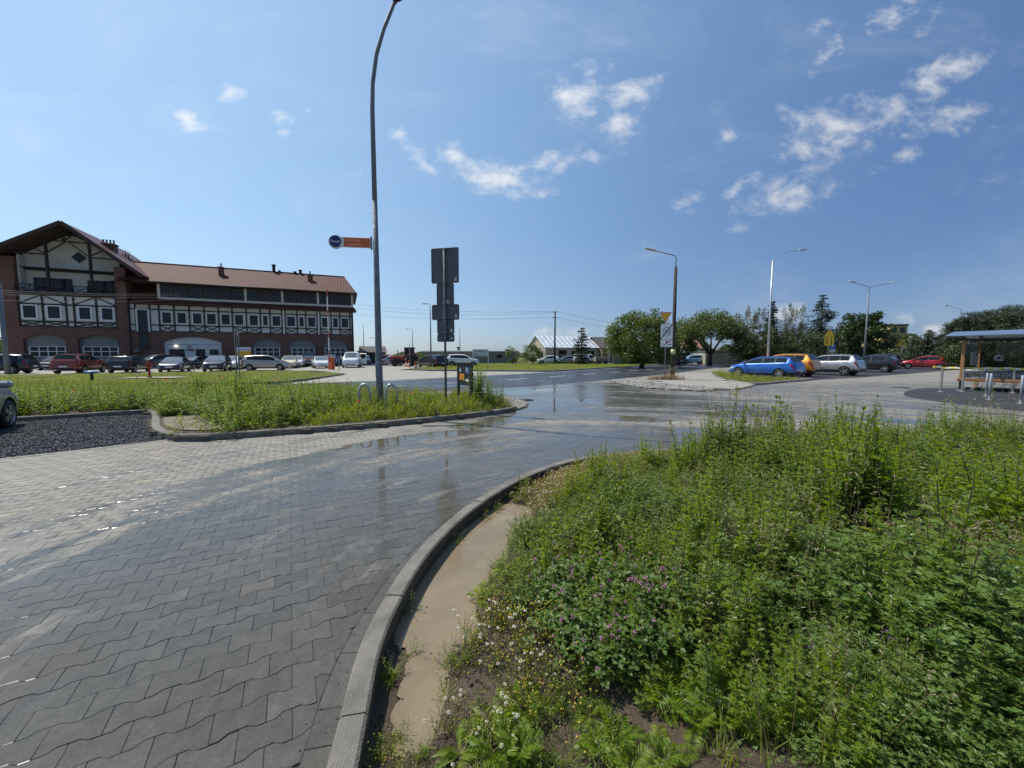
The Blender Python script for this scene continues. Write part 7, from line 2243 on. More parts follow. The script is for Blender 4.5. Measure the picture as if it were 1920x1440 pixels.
win_on(hb, 1.5, 2.8, 1.2, 2.5); win_on(hb, 5.5, 6.8, 1.2, 2.5)
# yellow block far right
M_YEL = mat('yellow ochre render', (.50, .36, .13), .85, var=.12, scale=.6)
yx0, yx1 = at(1666, 650, 110).x, at(1699, 650, 110).x; yh = at(1680, 611, 110).z
ybd = empty('apartment_block', (yx0, 110, 0), 0, 'yellow apartment block rising over the trees', 'building')
b = MB(); b.box(0, yx1 - yx0, 0, 7, 0, yh); b.build('wall', M_YEL, ybd)
b = MB(); b.bbox(-.2, yx1 - yx0 + .2, -.2, 7.2, yh, yh + .5, .05); b.build('roof', M_DARKROOF, ybd)
b = MB(); b.box(-1.2, 0, .5, 7, 0, yh - 1.4); b.build('side_wall', M_YEL, ybd)
for i in range(3):
    for j in range(2):
        win_on(ybd, .7 + 2.3 * j, 2.0 + 2.3 * j, 2.0 + 2.9 * i, 3.5 + 2.9 * i, 0, M_FRAMED)
# low farm trailer and gate by the barn
M_TRAIL = mat('grey trailer boards', (.26, .23, .19), .8, var=.2)
t_ = empty('farm_trailer', at(1126, 684, 63), R(5), 'low grey farm trailer standing before the barn', 'trailer')
b = MB(); b.bbox(-1.0, 1.2, -.6, .6, .55, 1.25, .03); b.build('box', M_TRAIL, t_)
for sx in (-.5, .6):
    b = MB(); b.lathe([(.30, -.1), (.34, -.06), (.34, .06), (.30, .1)], 14, M=Matrix.Translation((sx, -.66, .34)) @ RX); b.build('wheel', M_BLACKPLASTIC, t_)
b = MB(); b.bar((1.2, 0, .6), (2.2, 0, .45), .08); b.build('drawbar', M_DARK, t_)

# ================================================================== trees
M_BARK = mat('bark', (.075, .058, .044), .9, var=.35, scale=5, bump=.6, bscale=18)
M_BIRCHBARK = mat('birch bark', (.45, .43, .40), .8, var=.4, scale=3)
CROWN = {
    'broad': leafmat('round tree leaf', (0.067, 0.110, 0.020), (0.134, 0.177, 0.039), .32, .5, False),
    'walnut': leafmat('walnut leaf', (0.073, 0.112, 0.023), (0.140, 0.173, 0.049), .32, .5, False),
    'birch': leafmat('birch leaf', (0.067, 0.085, 0.037), (0.134, 0.146, 0.076), .25, .5, False),
    'conifer': leafmat('conifer needle', (0.022, 0.039, 0.020), (0.049, 0.071, 0.032), .10, .6, False),
    'chestnut': leafmat('chestnut leaf', (0.032, 0.063, 0.016), (0.073, 0.110, 0.029), .20, .5, False),
    'hedge': leafmat('hedge leaf', (0.037, 0.056, 0.016), (0.085, 0.104, 0.032), .18, .55, False),
    'pine': leafmat('pine needle', (0.037, 0.056, 0.027), (0.083, 0.104, 0.049), .12, .6, False),
    'shrub': leafmat('shrub leaf', (0.061, 0.100, 0.022), (0.122, 0.165, 0.043), .28, .5, False),
}
def leaf_mesh(name, P, D, L, W, T, m):
    """many small leaves: positions P, directions D, lengths L, widths W, tones T"""
    n = len(P)
    up = rng.normal(0, 1, (n, 3)); X = np.cross(D, up); X /= np.linalg.norm(X, axis=1)[:, None] + 1e-9
    N = np.cross(X, D)
    V = np.zeros((n, 4, 3))
    V[:, 0] = P - D * L[:, None] * .5
    V[:, 1] = P + X * W[:, None] * .5 + N * L[:, None] * .08
    V[:, 2] = P + D * L[:, None] * .5 - np.array([0, 0, 1]) * L[:, None] * .12
    V[:, 3] = P - X * W[:, None] * .5 + N * L[:, None] * .08
    return np_mesh(name, V, [(0, 1, 2), (0, 2, 3)], n, 4, T)
def unit(a): return a / (np.linalg.norm(a, axis=1)[:, None] + 1e-9)
def crown_lobes(n, rx, ry, rz, cz, low):
    """centres and radii of leaf clumps filling a dome with an uneven outline"""
    out = []
    while len(out) < n:
        d = rng.normal(0, 1, 3); d /= np.linalg.norm(d)
        r = rng.uniform(.25, 1.0) ** .45
        if d[2] < -low: continue
        s = rng.uniform(.80, 1.08)
        out.append((d[0] * rx * r * s, d[1] * ry * r * s, cz + d[2] * rz * r * s, rng.uniform(.55, 1.1)))
    return out
def broad_tree(name, x, y, h, w, kind, label, group, trunk_h=.25, nl=110, per=75, leaf=.26, d=None, lobe=.13, cz=None, rz_=None, trunk_r=.22, limbs=6, lean=0, low=.35, lw=(.45, .7)):
    d = d or w
    root = empty(name, (x, y, 0), 0, label, 'tree', group)
    cz = cz if cz else h * (trunk_h + 1) / 2
    rz_ = rz_ if rz_ else h - cz
    lobes = crown_lobes(nl, w / 2 * .9, d / 2 * .9, rz_ * .93, cz, low)
    P = []; D = []; T = []
    for (lx, ly, lz, s) in lobes:
        r = w * lobe * s; k = int(per * s * s) + 10
        q_ = rng.normal(0, 1, (k, 3)); q_ = unit(q_) * (rng.random((k, 1)) ** .4)
        q_[:, 2] *= .75
        P.append(np.array([lx, ly, lz]) + q_ * r)
        dd = unit(q_ * .8 + rng.normal(0, .6, (k, 3))); D.append(dd)
        T.append(np.clip(rng.uniform(.15, .85) + rng.normal(0, .15, k), 0, 1))
    P = np.concatenate(P); D = np.concatenate(D); T = np.concatenate(T)
    keep = P[:, 2] > min(h * .12, .55)
    P, D, T = P[keep], D[keep], T[keep]
    L = leaf * rng.uniform(.6, 1.3, len(P))
    add('crown', leaf_mesh('crown', P, D, L, L * rng.uniform(*lw, len(P)), T, None), CROWN[kind], root)
    b = MB(); th = h * max(trunk_h, .18)
    b.tube([(0, 0, -.1), (.03, 0, th * .5), (lean * .3, 0, th)], [trunk_r * 1.25, trunk_r, trunk_r * .85], 9)
    for k in range(limbs):
        a = 2 * PI * k / limbs + rng.uniform(-.3, .3); e = rng.uniform(.5, .8)
        p1 = Vector((lean * .3, 0, th * rng.uniform(.85, 1.0))); p3 = Vector((math.cos(a) * w * .5 * e, math.sin(a) * d * .5 * e, cz + rz_ * rng.uniform(-.1, .6)))
        p2 = p1.lerp(p3, .45) + Vector((0, 0, rng.uniform(0, .08) * h))
        b.tube([p1, p2, p3], [trunk_r * .55, trunk_r * .36, trunk_r * .12], 6)
        for j in range(3):
            p4 = p2.lerp(p3, rng.uniform(.0, .9)); p5 = p4 + Vector(rng.normal(0, 1, 3)).normalized() * w * .16 + Vector((0, 0, .04 * h))
            b.tube([p4, p5], [trunk_r * .16, trunk_r * .05], 5)
    b.build('trunk', M_BARK, root)
    return root
def conifer(name, x, y, h, w, kind, label, group, tiers=22, per=60, base=.06, leaf=.28, droop=.25, ragged=.3):
    root = empty(name, (x, y, 0), 0, label, 'tree', group)
    P = []; D = []; T = []
    b = MB(); b.tube([(0, 0, -.1), (0, 0, h * .5), (0, 0, h * .97)], [h * .022, h * .014, h * .003], 7)
    for k in range(tiers):
        f = base + (1 - base) * k / tiers
        z = h * f; R0 = w / 2 * (1 - f) ** .85 * (1 + rng.uniform(-ragged, ragged)) + .15
        nb = max(4, int(9 * (1 - f) + 4))
        for j in range(nb):
            a = rng.uniform(0, 2 * PI); r1 = R0 * rng.uniform(.65, 1.12)
            if j % 3 == 0 and r1 > .8: b.tube([(0, 0, z), (math.cos(a) * r1 * .9, math.sin(a) * r1 * .9, z - droop * r1 * .8)], [.03, .012], 4, caps=False)
            kk = int(per * (r1 / (w / 2)) + 10); t = rng.random(kk) ** .7; tone = rng.uniform(.1, .9)
            px_ = np.stack([np.cos(a) * r1 * t, np.sin(a) * r1 * t, z - droop * r1 * t + .10 * r1 * t ** 2], 1)
            wd = .20 * r1 * (1.1 - t) + .12
            off = rng.normal(0, 1, (kk, 3)) * wd[:, None] * np.array([1, 1, .45]); P.append(px_ + off)
            D.append(unit(np.array([math.cos(a), math.sin(a), -.25]) + rng.normal(0, .55, (kk, 3)))); T.append(np.clip(tone + rng.normal(0, .15, kk), 0, 1))
    P = np.concatenate(P); D = np.concatenate(D); T = np.concatenate(T)
    keep = P[:, 2] > .05; P, D, T = P[keep], D[keep], T[keep]
    L = leaf * rng.uniform(.6, 1.3, len(P))
    add('crown', leaf_mesh('crown', P, D, L, L * .32, T, None), CROWN[kind], root)
    b.build('trunk', M_BARK, root)
    return root
def birch(name, x, y, h, w, label, group, n=34):
    """thin upright limbs with hanging sprays"""
    root = empty(name, (x, y, 0), 0, label, 'tree', group)
    b = MB(); P = []; D = []; T = []
    b.tube([(0, 0, -.1), (0, 0, h * .45), (.1, 0, h * .9)], [.17, .11, .02], 8)
    for k in range(n):
        a = rng.uniform(0, 2 * PI); z0 = h * rng.uniform(.2, .75); L = w / 2 * rng.uniform(.6, 1.1)
        top = Vector((math.cos(a) * L, math.sin(a) * L, min(z0 + h * rng.uniform(.12, .34), h)))
        b.tube([(0, 0, z0), Vector((0, 0, z0)).lerp(top, .55) + Vector((0, 0, .3)), top], [.045, .025, .008], 4, caps=False)
        tone = rng.uniform(.1, .9)
        for s_ in range(5):
            f = rng.uniform(.45, 1); p = Vector((0, 0, z0)).lerp(top, f); ln = h * rng.uniform(.10, .26); kk = 42
            t = rng.random(kk)
            P.append(np.stack([p.x + rng.normal(0, .10 + .08 * t), p.y + rng.normal(0, .10 + .08 * t), p.z + .2 - ln * t], 1))
            D.append(unit(np.array([0, 0, -1.0]) + rng.normal(0, .5, (kk, 3)))); T.append(np.clip(tone + rng.normal(0, .15, kk), 0, 1))
    P = np.concatenate(P); D = np.concatenate(D); T = np.concatenate(T)
    L = .15 * rng.uniform(.6, 1.3, len(P))
    add('crown', leaf_mesh('crown', P, D, L, L * .55, T, None), CROWN['birch'], root)
    b.build('trunk', M_BIRCHBARK, root); return root
def shrub(name, x, y, h, w, kind, label, group, nl=40, per=60, leaf=.2, d=None, cat='shrub'):
    r_ = broad_tree(name, x, y, h, w, kind, label, group, .1, nl, per, leaf, d, .16, h * .48, h * .52, .06, 5, 0, .95)
    r_['category'] = cat; return r_

g_far = 'trees across the road'
bt = at(1203, 690, 47)
broad_tree('round_tree', bt.x, 47, at(1203, 574, 47).z + .5, 10.0, 'broad', 'large round leafy tree behind the give way sign', None, .16, 260, 95, .26, 8, .10, 3.3, 4.25, .26, 7, 0, 1.0)
bt = at(1330, 688, 56)
broad_tree('spreading_tree', bt.x, 56, at(1330, 586, 56).z, 10.4, 'walnut', 'spreading tree with a low forked trunk above the beige wall', None, .22, 170, 70, .28, 8, .10, 4.7, 3.2, .30, 5, .3)
bt = at(1272, 688, 58)
broad_tree('tree', bt.x, 58, at(1272, 600, 58).z, 6.6, 'walnut', 'leafy tree half hidden behind the dark pole and give way sign', None, .2, 100, 75, .27, 6, .11, 3.9, 3.3, .2, 5, 0, .95)
sp = at(1090, 683, 60)
conifer('spruce', sp.x, 60, at(1090, 611, 60).z, 3.3, 'conifer', 'small spruce beside the white roofed building', g_far, 14, 55, .05, .26, .2, .45)
a_ = at(961, 684, 60); shrub('shrub', a_.x, 60, at(961, 644, 60).z, 2.8, 'shrub', 'small thin leafy tree before the long low grey building', g_far, 30, 45, .2)
a_ = at(999, 684, 59); shrub('shrub', a_.x, 59, at(999, 641, 59).z, 3.9, 'shrub', 'bushy small tree beside the gable of the white roofed building', g_far, 50, 60, .2)
a_ = at(789, 690, 62); shrub('shrub', a_.x, 62, at(789, 658, 62).z, 2.4, 'shrub', 'green bush between the red tractor and the black estate car', g_far, 26, 45, .2)
# backdrop from the walnut to the right
for (px, Y, top, w_, kind, lab) in (
        (1403, 58, 571, 5.0, 'birch', 'grey leaved birch left of the narrow dark spruce'),
        (1485, 60, 569, 4.0, 'birch', 'drooping pale birch between the two spruces'),):
    a_ = at(px, 680, Y); birch('birch', a_.x, Y, at(px, top, Y).z, w_, lab, 'birches across the car park', 40)
for (px, Y, top, w_, lab) in ((1443, 55, 562, 3.6, 'narrow dark spruce behind the bright curved lamp'), (1536, 56, 549, 6.2, 'tall ragged spruce, highest of the trees behind the parked cars')):
    a_ = at(px, 680, Y); conifer('spruce', a_.x, Y, at(px, top, Y).z, w_, 'conifer', lab, g_far, 26, 75, .04, .30, .22, .4)
a_ = at(1612, 682, 58); broad_tree('chestnut_tree', a_.x, 58, at(1612, 576, 58).z, 8.6, 'chestnut', 'dense dark chestnut tree behind the silver and black cars', None, .12, 170, 80, .34, 8, .10, 4.3, 4.1, .28, 6, 0, .95)
for (px, Y, top, w_, d_, kind, lab) in (
        (1392, 54, 612, 4.6, 4, 'hedge', 'dark shrub left of the bright curved lamp'), (1425, 52, 604, 4.4, 4, 'hedge', 'tall dark shrub directly behind the bright curved lamp'),
        (1468, 52, 620, 4.6, 4, 'hedge', 'dark shrub above the orange car roof'), (1506, 53, 618, 5.0, 4, 'hedge', 'dark shrub left of the yellow warning triangle'), (1550, 54, 622, 5.4, 4, 'hedge', 'dark shrub right behind the yellow warning triangle'),
        (1668, 62, 660, 4.0, 3, 'hedge', 'low dark shrub below the yellow apartment block'), (1703, 66, 648, 4.0, 3, 'hedge', 'shrub right of the yellow apartment block')):
    a_ = at(px, 680, Y); shrub('shrub', a_.x, Y, at(px, top, Y).z, w_, kind, lab, 'shrubs behind the car park', 62, 70, .24, d_)
for (px, Y, top, w_, lab) in ((1716, 52, 634, 4.2, 'leftmost conifer of the hedge behind the red hatchback'), (1737, 51, 617, 4.4, 'pointed conifer above the roof of the red hatchback'), (1762, 50, 625, 4.6, 'conifer between the red hatchback and the shelter'), (1783, 49, 615, 4.4, 'conifer just left of the shelter roof')):
    a_ = at(px, 680, Y); conifer('hedge_conifer', a_.x, Y, at(px, top, Y).z, w_, 'pine', lab, 'conifers of the right hand hedge', 20, 110, .02, .24, .15, .3)
for (px, Y, top, w_, lab) in ((1803, 46, 590, 5.2, 'pine rising above the left end of the shelter roof'), (1832, 45, 577, 6.0, 'broad pine above the middle of the shelter roof'), (1868, 45, 574, 6.0, 'dense pine above the right of the shelter roof'), (1915, 42, 560, 6.4, 'tallest pine at the right edge'), (1965, 40, 556, 7, 'pine partly cut off by the right edge')):
    a_ = at(px, 680, Y); r_ = broad_tree('pine', a_.x, Y, at(px, top, Y).z, w_, 'pine', lab, 'pines behind the shelter', .15, 130, 150, .24, 5, .11, None, None, .2, 6, 0, .9, (.2, .32))
for i, (px, Y, top, w_, lab) in enumerate(((1812, 41, 640, 5, 'shrub seen under the left end of the shelter roof'), (1850, 40, 642, 5, 'shrub seen through the shelter glass, left part'), (1895, 38, 640, 5, 'shrub seen through the shelter glass, right part'), (1940, 36, 640, 5, 'shrub at the right edge behind the shelter'))):
    a_ = at(px, 690, Y); shrub('shrub', a_.x, Y, at(px, top, Y).z, w_, 'hedge', lab, 'shrubs behind the shelter', 60, 70, .24, 3)
for i, (px, Y, top, w_) in enumerate(((-30, 72, 640, 9), (4, 90, 642, 8))):
    a_ = at(px, 680, Y); broad_tree('tree', a_.x, Y, at(px, top, Y).z, w_, 'broad', ('dark tree at the left edge behind the gable', 'leafy tree just visible left of the gable, behind the lamp pole')[i], None, .15, 70, 60, .35, 7)
# verge turf below the right hedge
sheet('hedge_verge', [(30, 33.5), (44, 41), (60, 50), (90, 60), (90, 30), (50, 24), (36, 30)], -.02, M_TURF)
# far wood beyond everything on the right and left, one mass on the horizon
P = []; 
for (az0, az1, rr, hh, n) in ((8, 60, 150, 7, 26000), (-75, -50, 170, 7, 12000), (-26, 8, 260, 4, 9000)):
    az = np.radians(rng.uniform(az0, az1, n)); r_ = rr + rng.uniform(-10, 25, n)
    top = hh * (.75 + .35 * np.sin(az * 37) * np.sin(az * 91 + 1))
    P.append(np.stack([np.sin(az) * r_, np.cos(az) * r_, -.2 - rr * .0005 + rng.random(n) ** .8 * top], 1))
P = np.concatenate(P); n = len(P); D = unit(rng.normal(0, 1, (n, 3)))
L = rng.uniform(.5, 1.1, n)
o = add('far_wood', leaf_mesh('far_wood', P, D, L, L * .8, rng.random(n), None), CROWN['hedge']); o['kind'] = 'stuff'

# ================================================================== vehicles
M_CARGLASS = glass('car glass', (.014, .017, .019), .02, 1.0, .4)
M_SCREEN = glass('windscreen glass', (.13, .155, .18), .03, 1.0, .6)  # base colour lightened to stand in for sky glare on the screens
M_TYRE = mat('tyre rubber', (.018, .018, .018), .8, var=.2)
M_RIM = mat('alloy rim', (.48, .49, .50), .32, .8, var=.06)
M_STEELRIM = mat('steel rim', (.30, .31, .32), .4, .7, var=.08)
M_ARCH = mat('wheel arch', (.010, .010, .011), .9, var=.2)
M_TRIM = mat('black trim', (.022, .022, .024), .6, var=.15)
M_TAIL = mat('tail light', (.30, .012, .012), .15, var=.15, scale=30)
M_HEAD = mat('headlight glass', (.52, .54, .56), .08, .2, var=.3, scale=30)
M_PLATE = mat('number plate', (.70, .70, .68), .5, var=.05)
M_CHROME = mat('chrome', (.62, .62, .63), .12, 1.0, var=.03)
PAINT = {}
def paint(name, col, metal=.35, rough=.32):
    if name not in PAINT:
        m, nt = new_mat(name + ' car paint')
        pos = nd(nt, 'ShaderNodeTexCoord').outputs['Object']
        fl = noise(nt, pos, 900, 2); du = noise(nt, pos, 1.6, 5, .65)
        c = nd(nt, 'ShaderNodeVectorMath', {0: col, 'Scale': rng_map(nt, fl, .3, .7, .9, 1.1, False)}, operation='SCALE').outputs[0]
        s = nd(nt, 'ShaderNodeSeparateXYZ', {0: pos})
        dust = mt(nt, 'MULTIPLY', rng_map(nt, s.outputs[2], .75, .2), mt(nt, 'MULTIPLY', rng_map(nt, du, .35, .7), .35))
        c = mix(nt, dust, c, (.20, .18, .15))
        r = nd(nt, 'ShaderNodeMix', {0: dust, 2: rough, 3: .7}).outputs[0]
        b = nd(nt, 'ShaderNodeBsdfPrincipled', {'Base Color': c, 'Metallic': metal, 'Roughness': r, 'Coat Weight': .8, 'Coat Roughness': .04})
        finish(nt, b.outputs[0]); PAINT[name] = m
    return PAINT[name]
def interp(tab, x):
    if x <= tab[0][0]: return tab[0][1]
    for (a, va), (c_, vc) in zip(tab, tab[1:]):
        if x <= c_: return va + (vc - va) * (x - a) / (c_ - a) if c_ > a else vc
    return tab[-1][1]
#            length width  front hood line ...                                                               pillars
TYPES = {
 'hatch': dict(L=3.95, W=1.70, R=.31, wx=(.19, .81), top=[(0, .50), (.012, .66), (.05, .78), (.13, .90), (.225, .98), (.33, 1.20), (.44, 1.41), (.55, 1.475), (.72, 1.46), (.87, 1.38), (.945, 1.10), (.975, .98), (.995, .80), (1, .55)],
      belt=[(0, .45), (.05, .70), (.225, .90), (.6, .95), (.87, 1.02), (.95, 1.0), (1, .5)], wb=.225, wt=.44, rt=.875, rb=.945, bp=.575, cp=.80, qb=None, rails=False, cl=False),
 'wagon': dict(L=4.45, W=1.74, R=.32, wx=(.185, .79), top=[(0, .50), (.012, .66), (.05, .78), (.13, .89), (.22, .97), (.32, 1.20), (.42, 1.40), (.53, 1.46), (.75, 1.46), (.90, 1.41), (.955, 1.10), (.98, .95), (.995, .75), (1, .5)],
      belt=[(0, .45), (.05, .70), (.22, .89), (.6, .95), (.9, 1.03), (.95, .98), (1, .5)], wb=.22, wt=.42, rt=.90, rb=.955, bp=.54, cp=.88, qb=.72, rails=True, cl=False),
 'suv': dict(L=4.40, W=1.82, R=.35, wx=(.185, .80), top=[(0, .60), (.01, .80), (.04, .95), (.12, 1.05), (.225, 1.12), (.32, 1.36), (.41, 1.58), (.53, 1.66), (.75, 1.66), (.89, 1.60), (.95, 1.22), (.975, 1.08), (.995, .85), (1, .6)],
      belt=[(0, .55), (.04, .86), (.225, 1.03), (.6, 1.07), (.9, 1.13), (.95, 1.1), (1, .6)], wb=.225, wt=.41, rt=.89, rb=.95, bp=.55, cp=.86, qb=.72, rails=True, cl=True),
 'mpv': dict(L=4.20, W=1.74, R=.31, wx=(.18, .81), top=[(0, .52), (.012, .70), (.05, .82), (.12, .95), (.19, 1.05), (.29, 1.30), (.40, 1.52), (.52, 1.58), (.74, 1.57), (.91, 1.48), (.955, 1.15), (.98, 1.0), (.995, .8), (1, .55)],
      belt=[(0, .45), (.05, .74), (.19, .96), (.6, 1.01), (.9, 1.07), (.95, 1.05), (1, .5)], wb=.19, wt=.40, rt=.91, rb=.955, bp=.55, cp=.86, qb=.72, rails=False, cl=False),
 'sedan': dict(L=4.50, W=1.76, R=.32, wx=(.19, .79), top=[(0, .50), (.012, .66), (.05, .76), (.14, .88), (.25, .96), (.34, 1.18), (.44, 1.38), (.54, 1.44), (.66, 1.42), (.74, 1.33), (.85, 1.06), (.90, 1.03), (.97, 1.0), (.99, .85), (1, .55)],
      belt=[(0, .45), (.05, .69), (.25, .89), (.6, .94), (.85, .98), (.95, .95), (1, .5)], wb=.25, wt=.44, rt=.70, rb=.85, bp=.56, cp=.72, qb=None, rails=False, cl=False),
 'van': dict(L=4.97, W=1.98, R=.34, wx=(.17, .79), top=[(0, .60), (.008, .85), (.03, 1.02), (.09, 1.14), (.145, 1.22), (.21, 1.52), (.28, 1.84), (.35, 1.95), (.6, 1.97), (.95, 1.95), (.985, 1.88), (.995, 1.2), (1, .6)],
      belt=[(0, .5), (.03, .88), (.145, 1.10), (.5, 1.14), (.95, 1.16), (1, .6)], wb=.145, wt=.29, rt=.985, rb=.993, bp=.40, cp=.405, qb=None, rails=False, cl=False),
}
def cross(T, x):
    """half cross-section at a fraction x of the length from the nose"""
    w = T['W'] / 2 * interp([(0, .78), (.02, .87), (.06, .94), (.14, .985), (.3, 1), (.8, 1), (.93, .97), (.98, .93), (1, .88)], x)
    zl = interp([(0, .34), (.03, .24), (.08, .20), (.92, .21), (.97, .27), (1, .36)], x) + (.05 if T['cl'] else 0)
    zt = interp(T['top'], x); zb = min(interp(T['belt'], x), zt - .015)
    zb = max(zb, zl + .12); zt = max(zt, zb + .015)
    g = zt - zb; t = min(g / .5, 1.0)
    h = zb - zl
    return [(0, zl), (.80 * w, zl), (.955 * w, zl + .16 * h), (1.0 * w, zl + .50 * h), (.992 * w, zl + .80 * h), (.955 * w, zb), (w * (.945 - .03 * t), zb + .10 * g), (w * (.93 - .20 * t), zb + .84 * g), (w * (.87 - .24 * t), zb + .955 * g), (w * (.50 - .06 * t), zb + .995 * g), (0, zt)]
def S(T, x, v, side, off=0.0):
    c_ = cross(T, x); i = min(int(v), 9); f = v - i
    y = c_[i][0] + (c_[i + 1][0] - c_[i][0]) * f; z = c_[i][1] + (c_[i + 1][1] - c_[i][1]) * f
    L = T['L']; zc = .6; cxx = (L / 2 - L * x)
    n = Vector((math.copysign(max(abs(x - .5) - .40, 0) * 8, .5 - x), y / (T['W'] / 2), (z - zc) * .9)).normalized()
    return Vector((cxx + n.x * off, side * (y + n.y * off), z + n.z * off))
def patch_(b, T, x0, x1, v0, v1, side, off=.008, nx=6, nv=6, mi=0):
    vs = []; fs_ = []
    for i in range(nx + 1):
        for j in range(nv + 1): vs.append(S(T, x0 + (x1 - x0) * i / nx, v0 + (v1 - v0) * j / nv, side, off))
    for i in range(nx):
        for j in range(nv):
            q_ = (i * (nv + 1) + j, (i + 1) * (nv + 1) + j, (i + 1) * (nv + 1) + j + 1, i * (nv + 1) + j + 1)
            fs_.append(q_ if side < 0 else q_[::-1])
    b.mesh(vs, fs_, mi, True)
DUMMY = [bpy.data.materials.new('slot') for _ in range(10)]
CARCACHE = {}
def car_parts(kind):
    """meshes of one body type: list of (name, mesh, material or 'paint', sub-parts)"""
    if kind in CARCACHE: return CARCACHE[kind]
    T = TYPES[kind]; L, W, Rr = T['L'], T['W'], T['R']
    xs = sorted(set([round(p[0], 4) for p in T['top']] + [T['wb'], T['wt'], T['rt'], T['rb'], T['bp'] - .012, T['bp'] + .012, T['cp'], .03, .09, .17, .27, .30, .36, .39, .48, .62, .67, .78, .83, .92, .96] + ([T['qb'] - .010, T['qb'] + .010] if T['qb'] else [])))
    xs2 = [xs[0]]
    for x in xs[1:]:
        if x - xs2[-1] > .0035: xs2.append(x)
    xs = xs2; vs = []; fs_ = []; mi = []
    for x in xs:
        c_ = cross(T, x); X = L / 2 - L * x
        vs += [(X, -y, z) for y, z in c_] + [(X, y, z) for y, z in c_[9:0:-1]]
    n = 20
    for i in range(len(xs) - 1):
        xm = (xs[i] + xs[i + 1]) / 2
        for k in range(n):
            fs_.append((i * n + k, i * n + (k + 1) % n, (i + 1) * n + (k + 1) % n, (i + 1) * n + k))
            j = k if k < 10 else 19 - k; m_ = 0; right = k < 10
            if j in (8, 9) and T['wb'] < xm < T['wt']: m_ = 1
            elif j in (7,) and T['wb'] < xm < T['wt'] - .02: m_ = 0
            elif j in (8, 9) and T['rt'] < xm < T['rb']: m_ = 2
            elif j == 6:
                a0 = T['wb'] + .045
                if T['bp'] + .012 > xm > T['bp'] - .012: m_ = 9
                elif T['qb'] and abs(xm - T['qb']) < .010: m_ = 9
                elif a0 < xm < T['bp']: m_ = 3 if right else 4
                elif T['bp'] < xm < (T['qb'] or T['cp']): m_ = 5 if right else 6
                elif T['qb'] and T['qb'] < xm < T['cp']: m_ = 7
            mi.append(m_)
    fs_.append(tuple(range(n))[::-1]); mi.append(0)
    fs_.append(tuple((len(xs) - 1) * n + k for k in range(n))); mi.append(0)
    me = bpy.data.meshes.new('body'); me.from_pydata(vs, [], fs_)
    for d_ in DUMMY: me.materials.append(d_)
    me.polygons.foreach_set('material_index', mi)
    bm = bmesh.new(); bm.from_mesh(me); bmesh.ops.recalc_face_normals(bm, faces=bm.faces[:]); bm.to_mesh(me); bm.free()
    # wheel arches are cut out
    ct = MB(); wy = W / 2
    for fx in T['wx']:
        for s_ in (-1, 1):
            ct.lathe([(Rr + .055, -.24), (Rr + .055, .30)], 26, 8, M=Matrix.Translation((L / 2 - L * fx, s_ * wy * 1.0, Rr + .01)) @ Euler((PI / 2 * (1 if s_ < 0 else -1), 0, 0)).to_matrix().to_4x4())
    cme = ct.data('cut')
    for d_ in DUMMY: cme.materials.append(d_)
    bm = bmesh.new(); bm.from_mesh(cme); bmesh.ops.recalc_face_normals(bm, faces=bm.faces[:]); bm.to_mesh(cme); bm.free()
    o1 = bpy.data.objects.new('tmp_body', me); o2 = bpy.data.objects.new('tmp_cut', cme); C.objects.link(o1); C.objects.link(o2)
    md = o1.modifiers.new('cut', 'BOOLEAN'); md.operation = 'DIFFERENCE'; md.object = o2; md.solver = 'EXACT'
    bpy.context.view_layer.update()
    ev = bpy.data.meshes.new_from_object(o1.evaluated_get(bpy.context.evaluated_depsgraph_get()))
    bpy.data.objects.remove(o1); bpy.data.objects.remove(o2)
    parts = []
    names = {0: ('body', 'paint'), 1: ('windscreen', M_SCREEN), 2: ('rear_window', M_CARGLASS), 3: ('side_window', M_CARGLASS), 4: ('side_window', M_CARGLASS), 5: ('side_window', M_CARGLASS), 6: ('side_window', M_CARGLASS), 7: ('quarter_window', M_CARGLASS), 8: ('wheel_arch', M_ARCH), 9: ('pillar_trim', M_TRIM)}
    V = [v.co.copy() for v in ev.vertices]
    by = {}
    for p in ev.polygons: by.setdefault(p.material_index, []).append(tuple(p.vertices))
    for k, fl in sorted(by.items()):
        used = sorted({i for f in fl for i in f}); re_ = {o_: n_ for n_, o_ in enumerate(used)}
        m2 = bpy.data.meshes.new(names[k][0]); m2.from_pydata([V[i] for i in used], [], [tuple(re_[i] for i in f) for f in fl])
        m2.polygons.foreach_set('use_smooth', [True] * len(fl)); m2.set_sharp_from_angle(angle=R(38)); m2.update()
        parts.append((names[k][0], m2, names[k][1], []))
    bpy.data.meshes.remove(ev)
    van = kind == 'van'
    # lights, plates, grille, mirrors, seams
    for s_ in (-1, 1):
        b = MB(); patch_(b, T, .012, .105, 3.7, 4.95, s_, .010); xh = L / 2 - .010 * L
        parts.append(('headlight', b.data('headlight'), M_HEAD, []))
        b = MB(); patch_(b, T, .93 if not van else .975, .9985, 3.9 if not van else 3.6, 5.3 if not van else 5.9, s_, .012)
        c_ = cross(T, .998); zz0 = c_[3][1] + .1; zz1 = c_[5][1] + (.05 if not van else .35)
        b.bbox(-L / 2 - .02, -L / 2 + .03, *sorted((s_ * W * .30, s_ * W * .44)), zz0, zz1, .012)
        parts.append(('tail_light', b.data('tail_light'), M_TAIL, []))
        b = MB(); zm = cross(T, T['wb'] + .05)[5][1]; xm_ = L / 2 - L * (T['wb'] + .055)
        b.bbox(xm_ - .10, xm_ + .08, *sorted((s_ * (W / 2 - .02), s_ * (W / 2 + .18))), zm + .0, zm + .15 * (1.6 if van else 1), .045)
        parts.append(('mirror', b.data('mirror'), 'paint', []))
        b = MB()
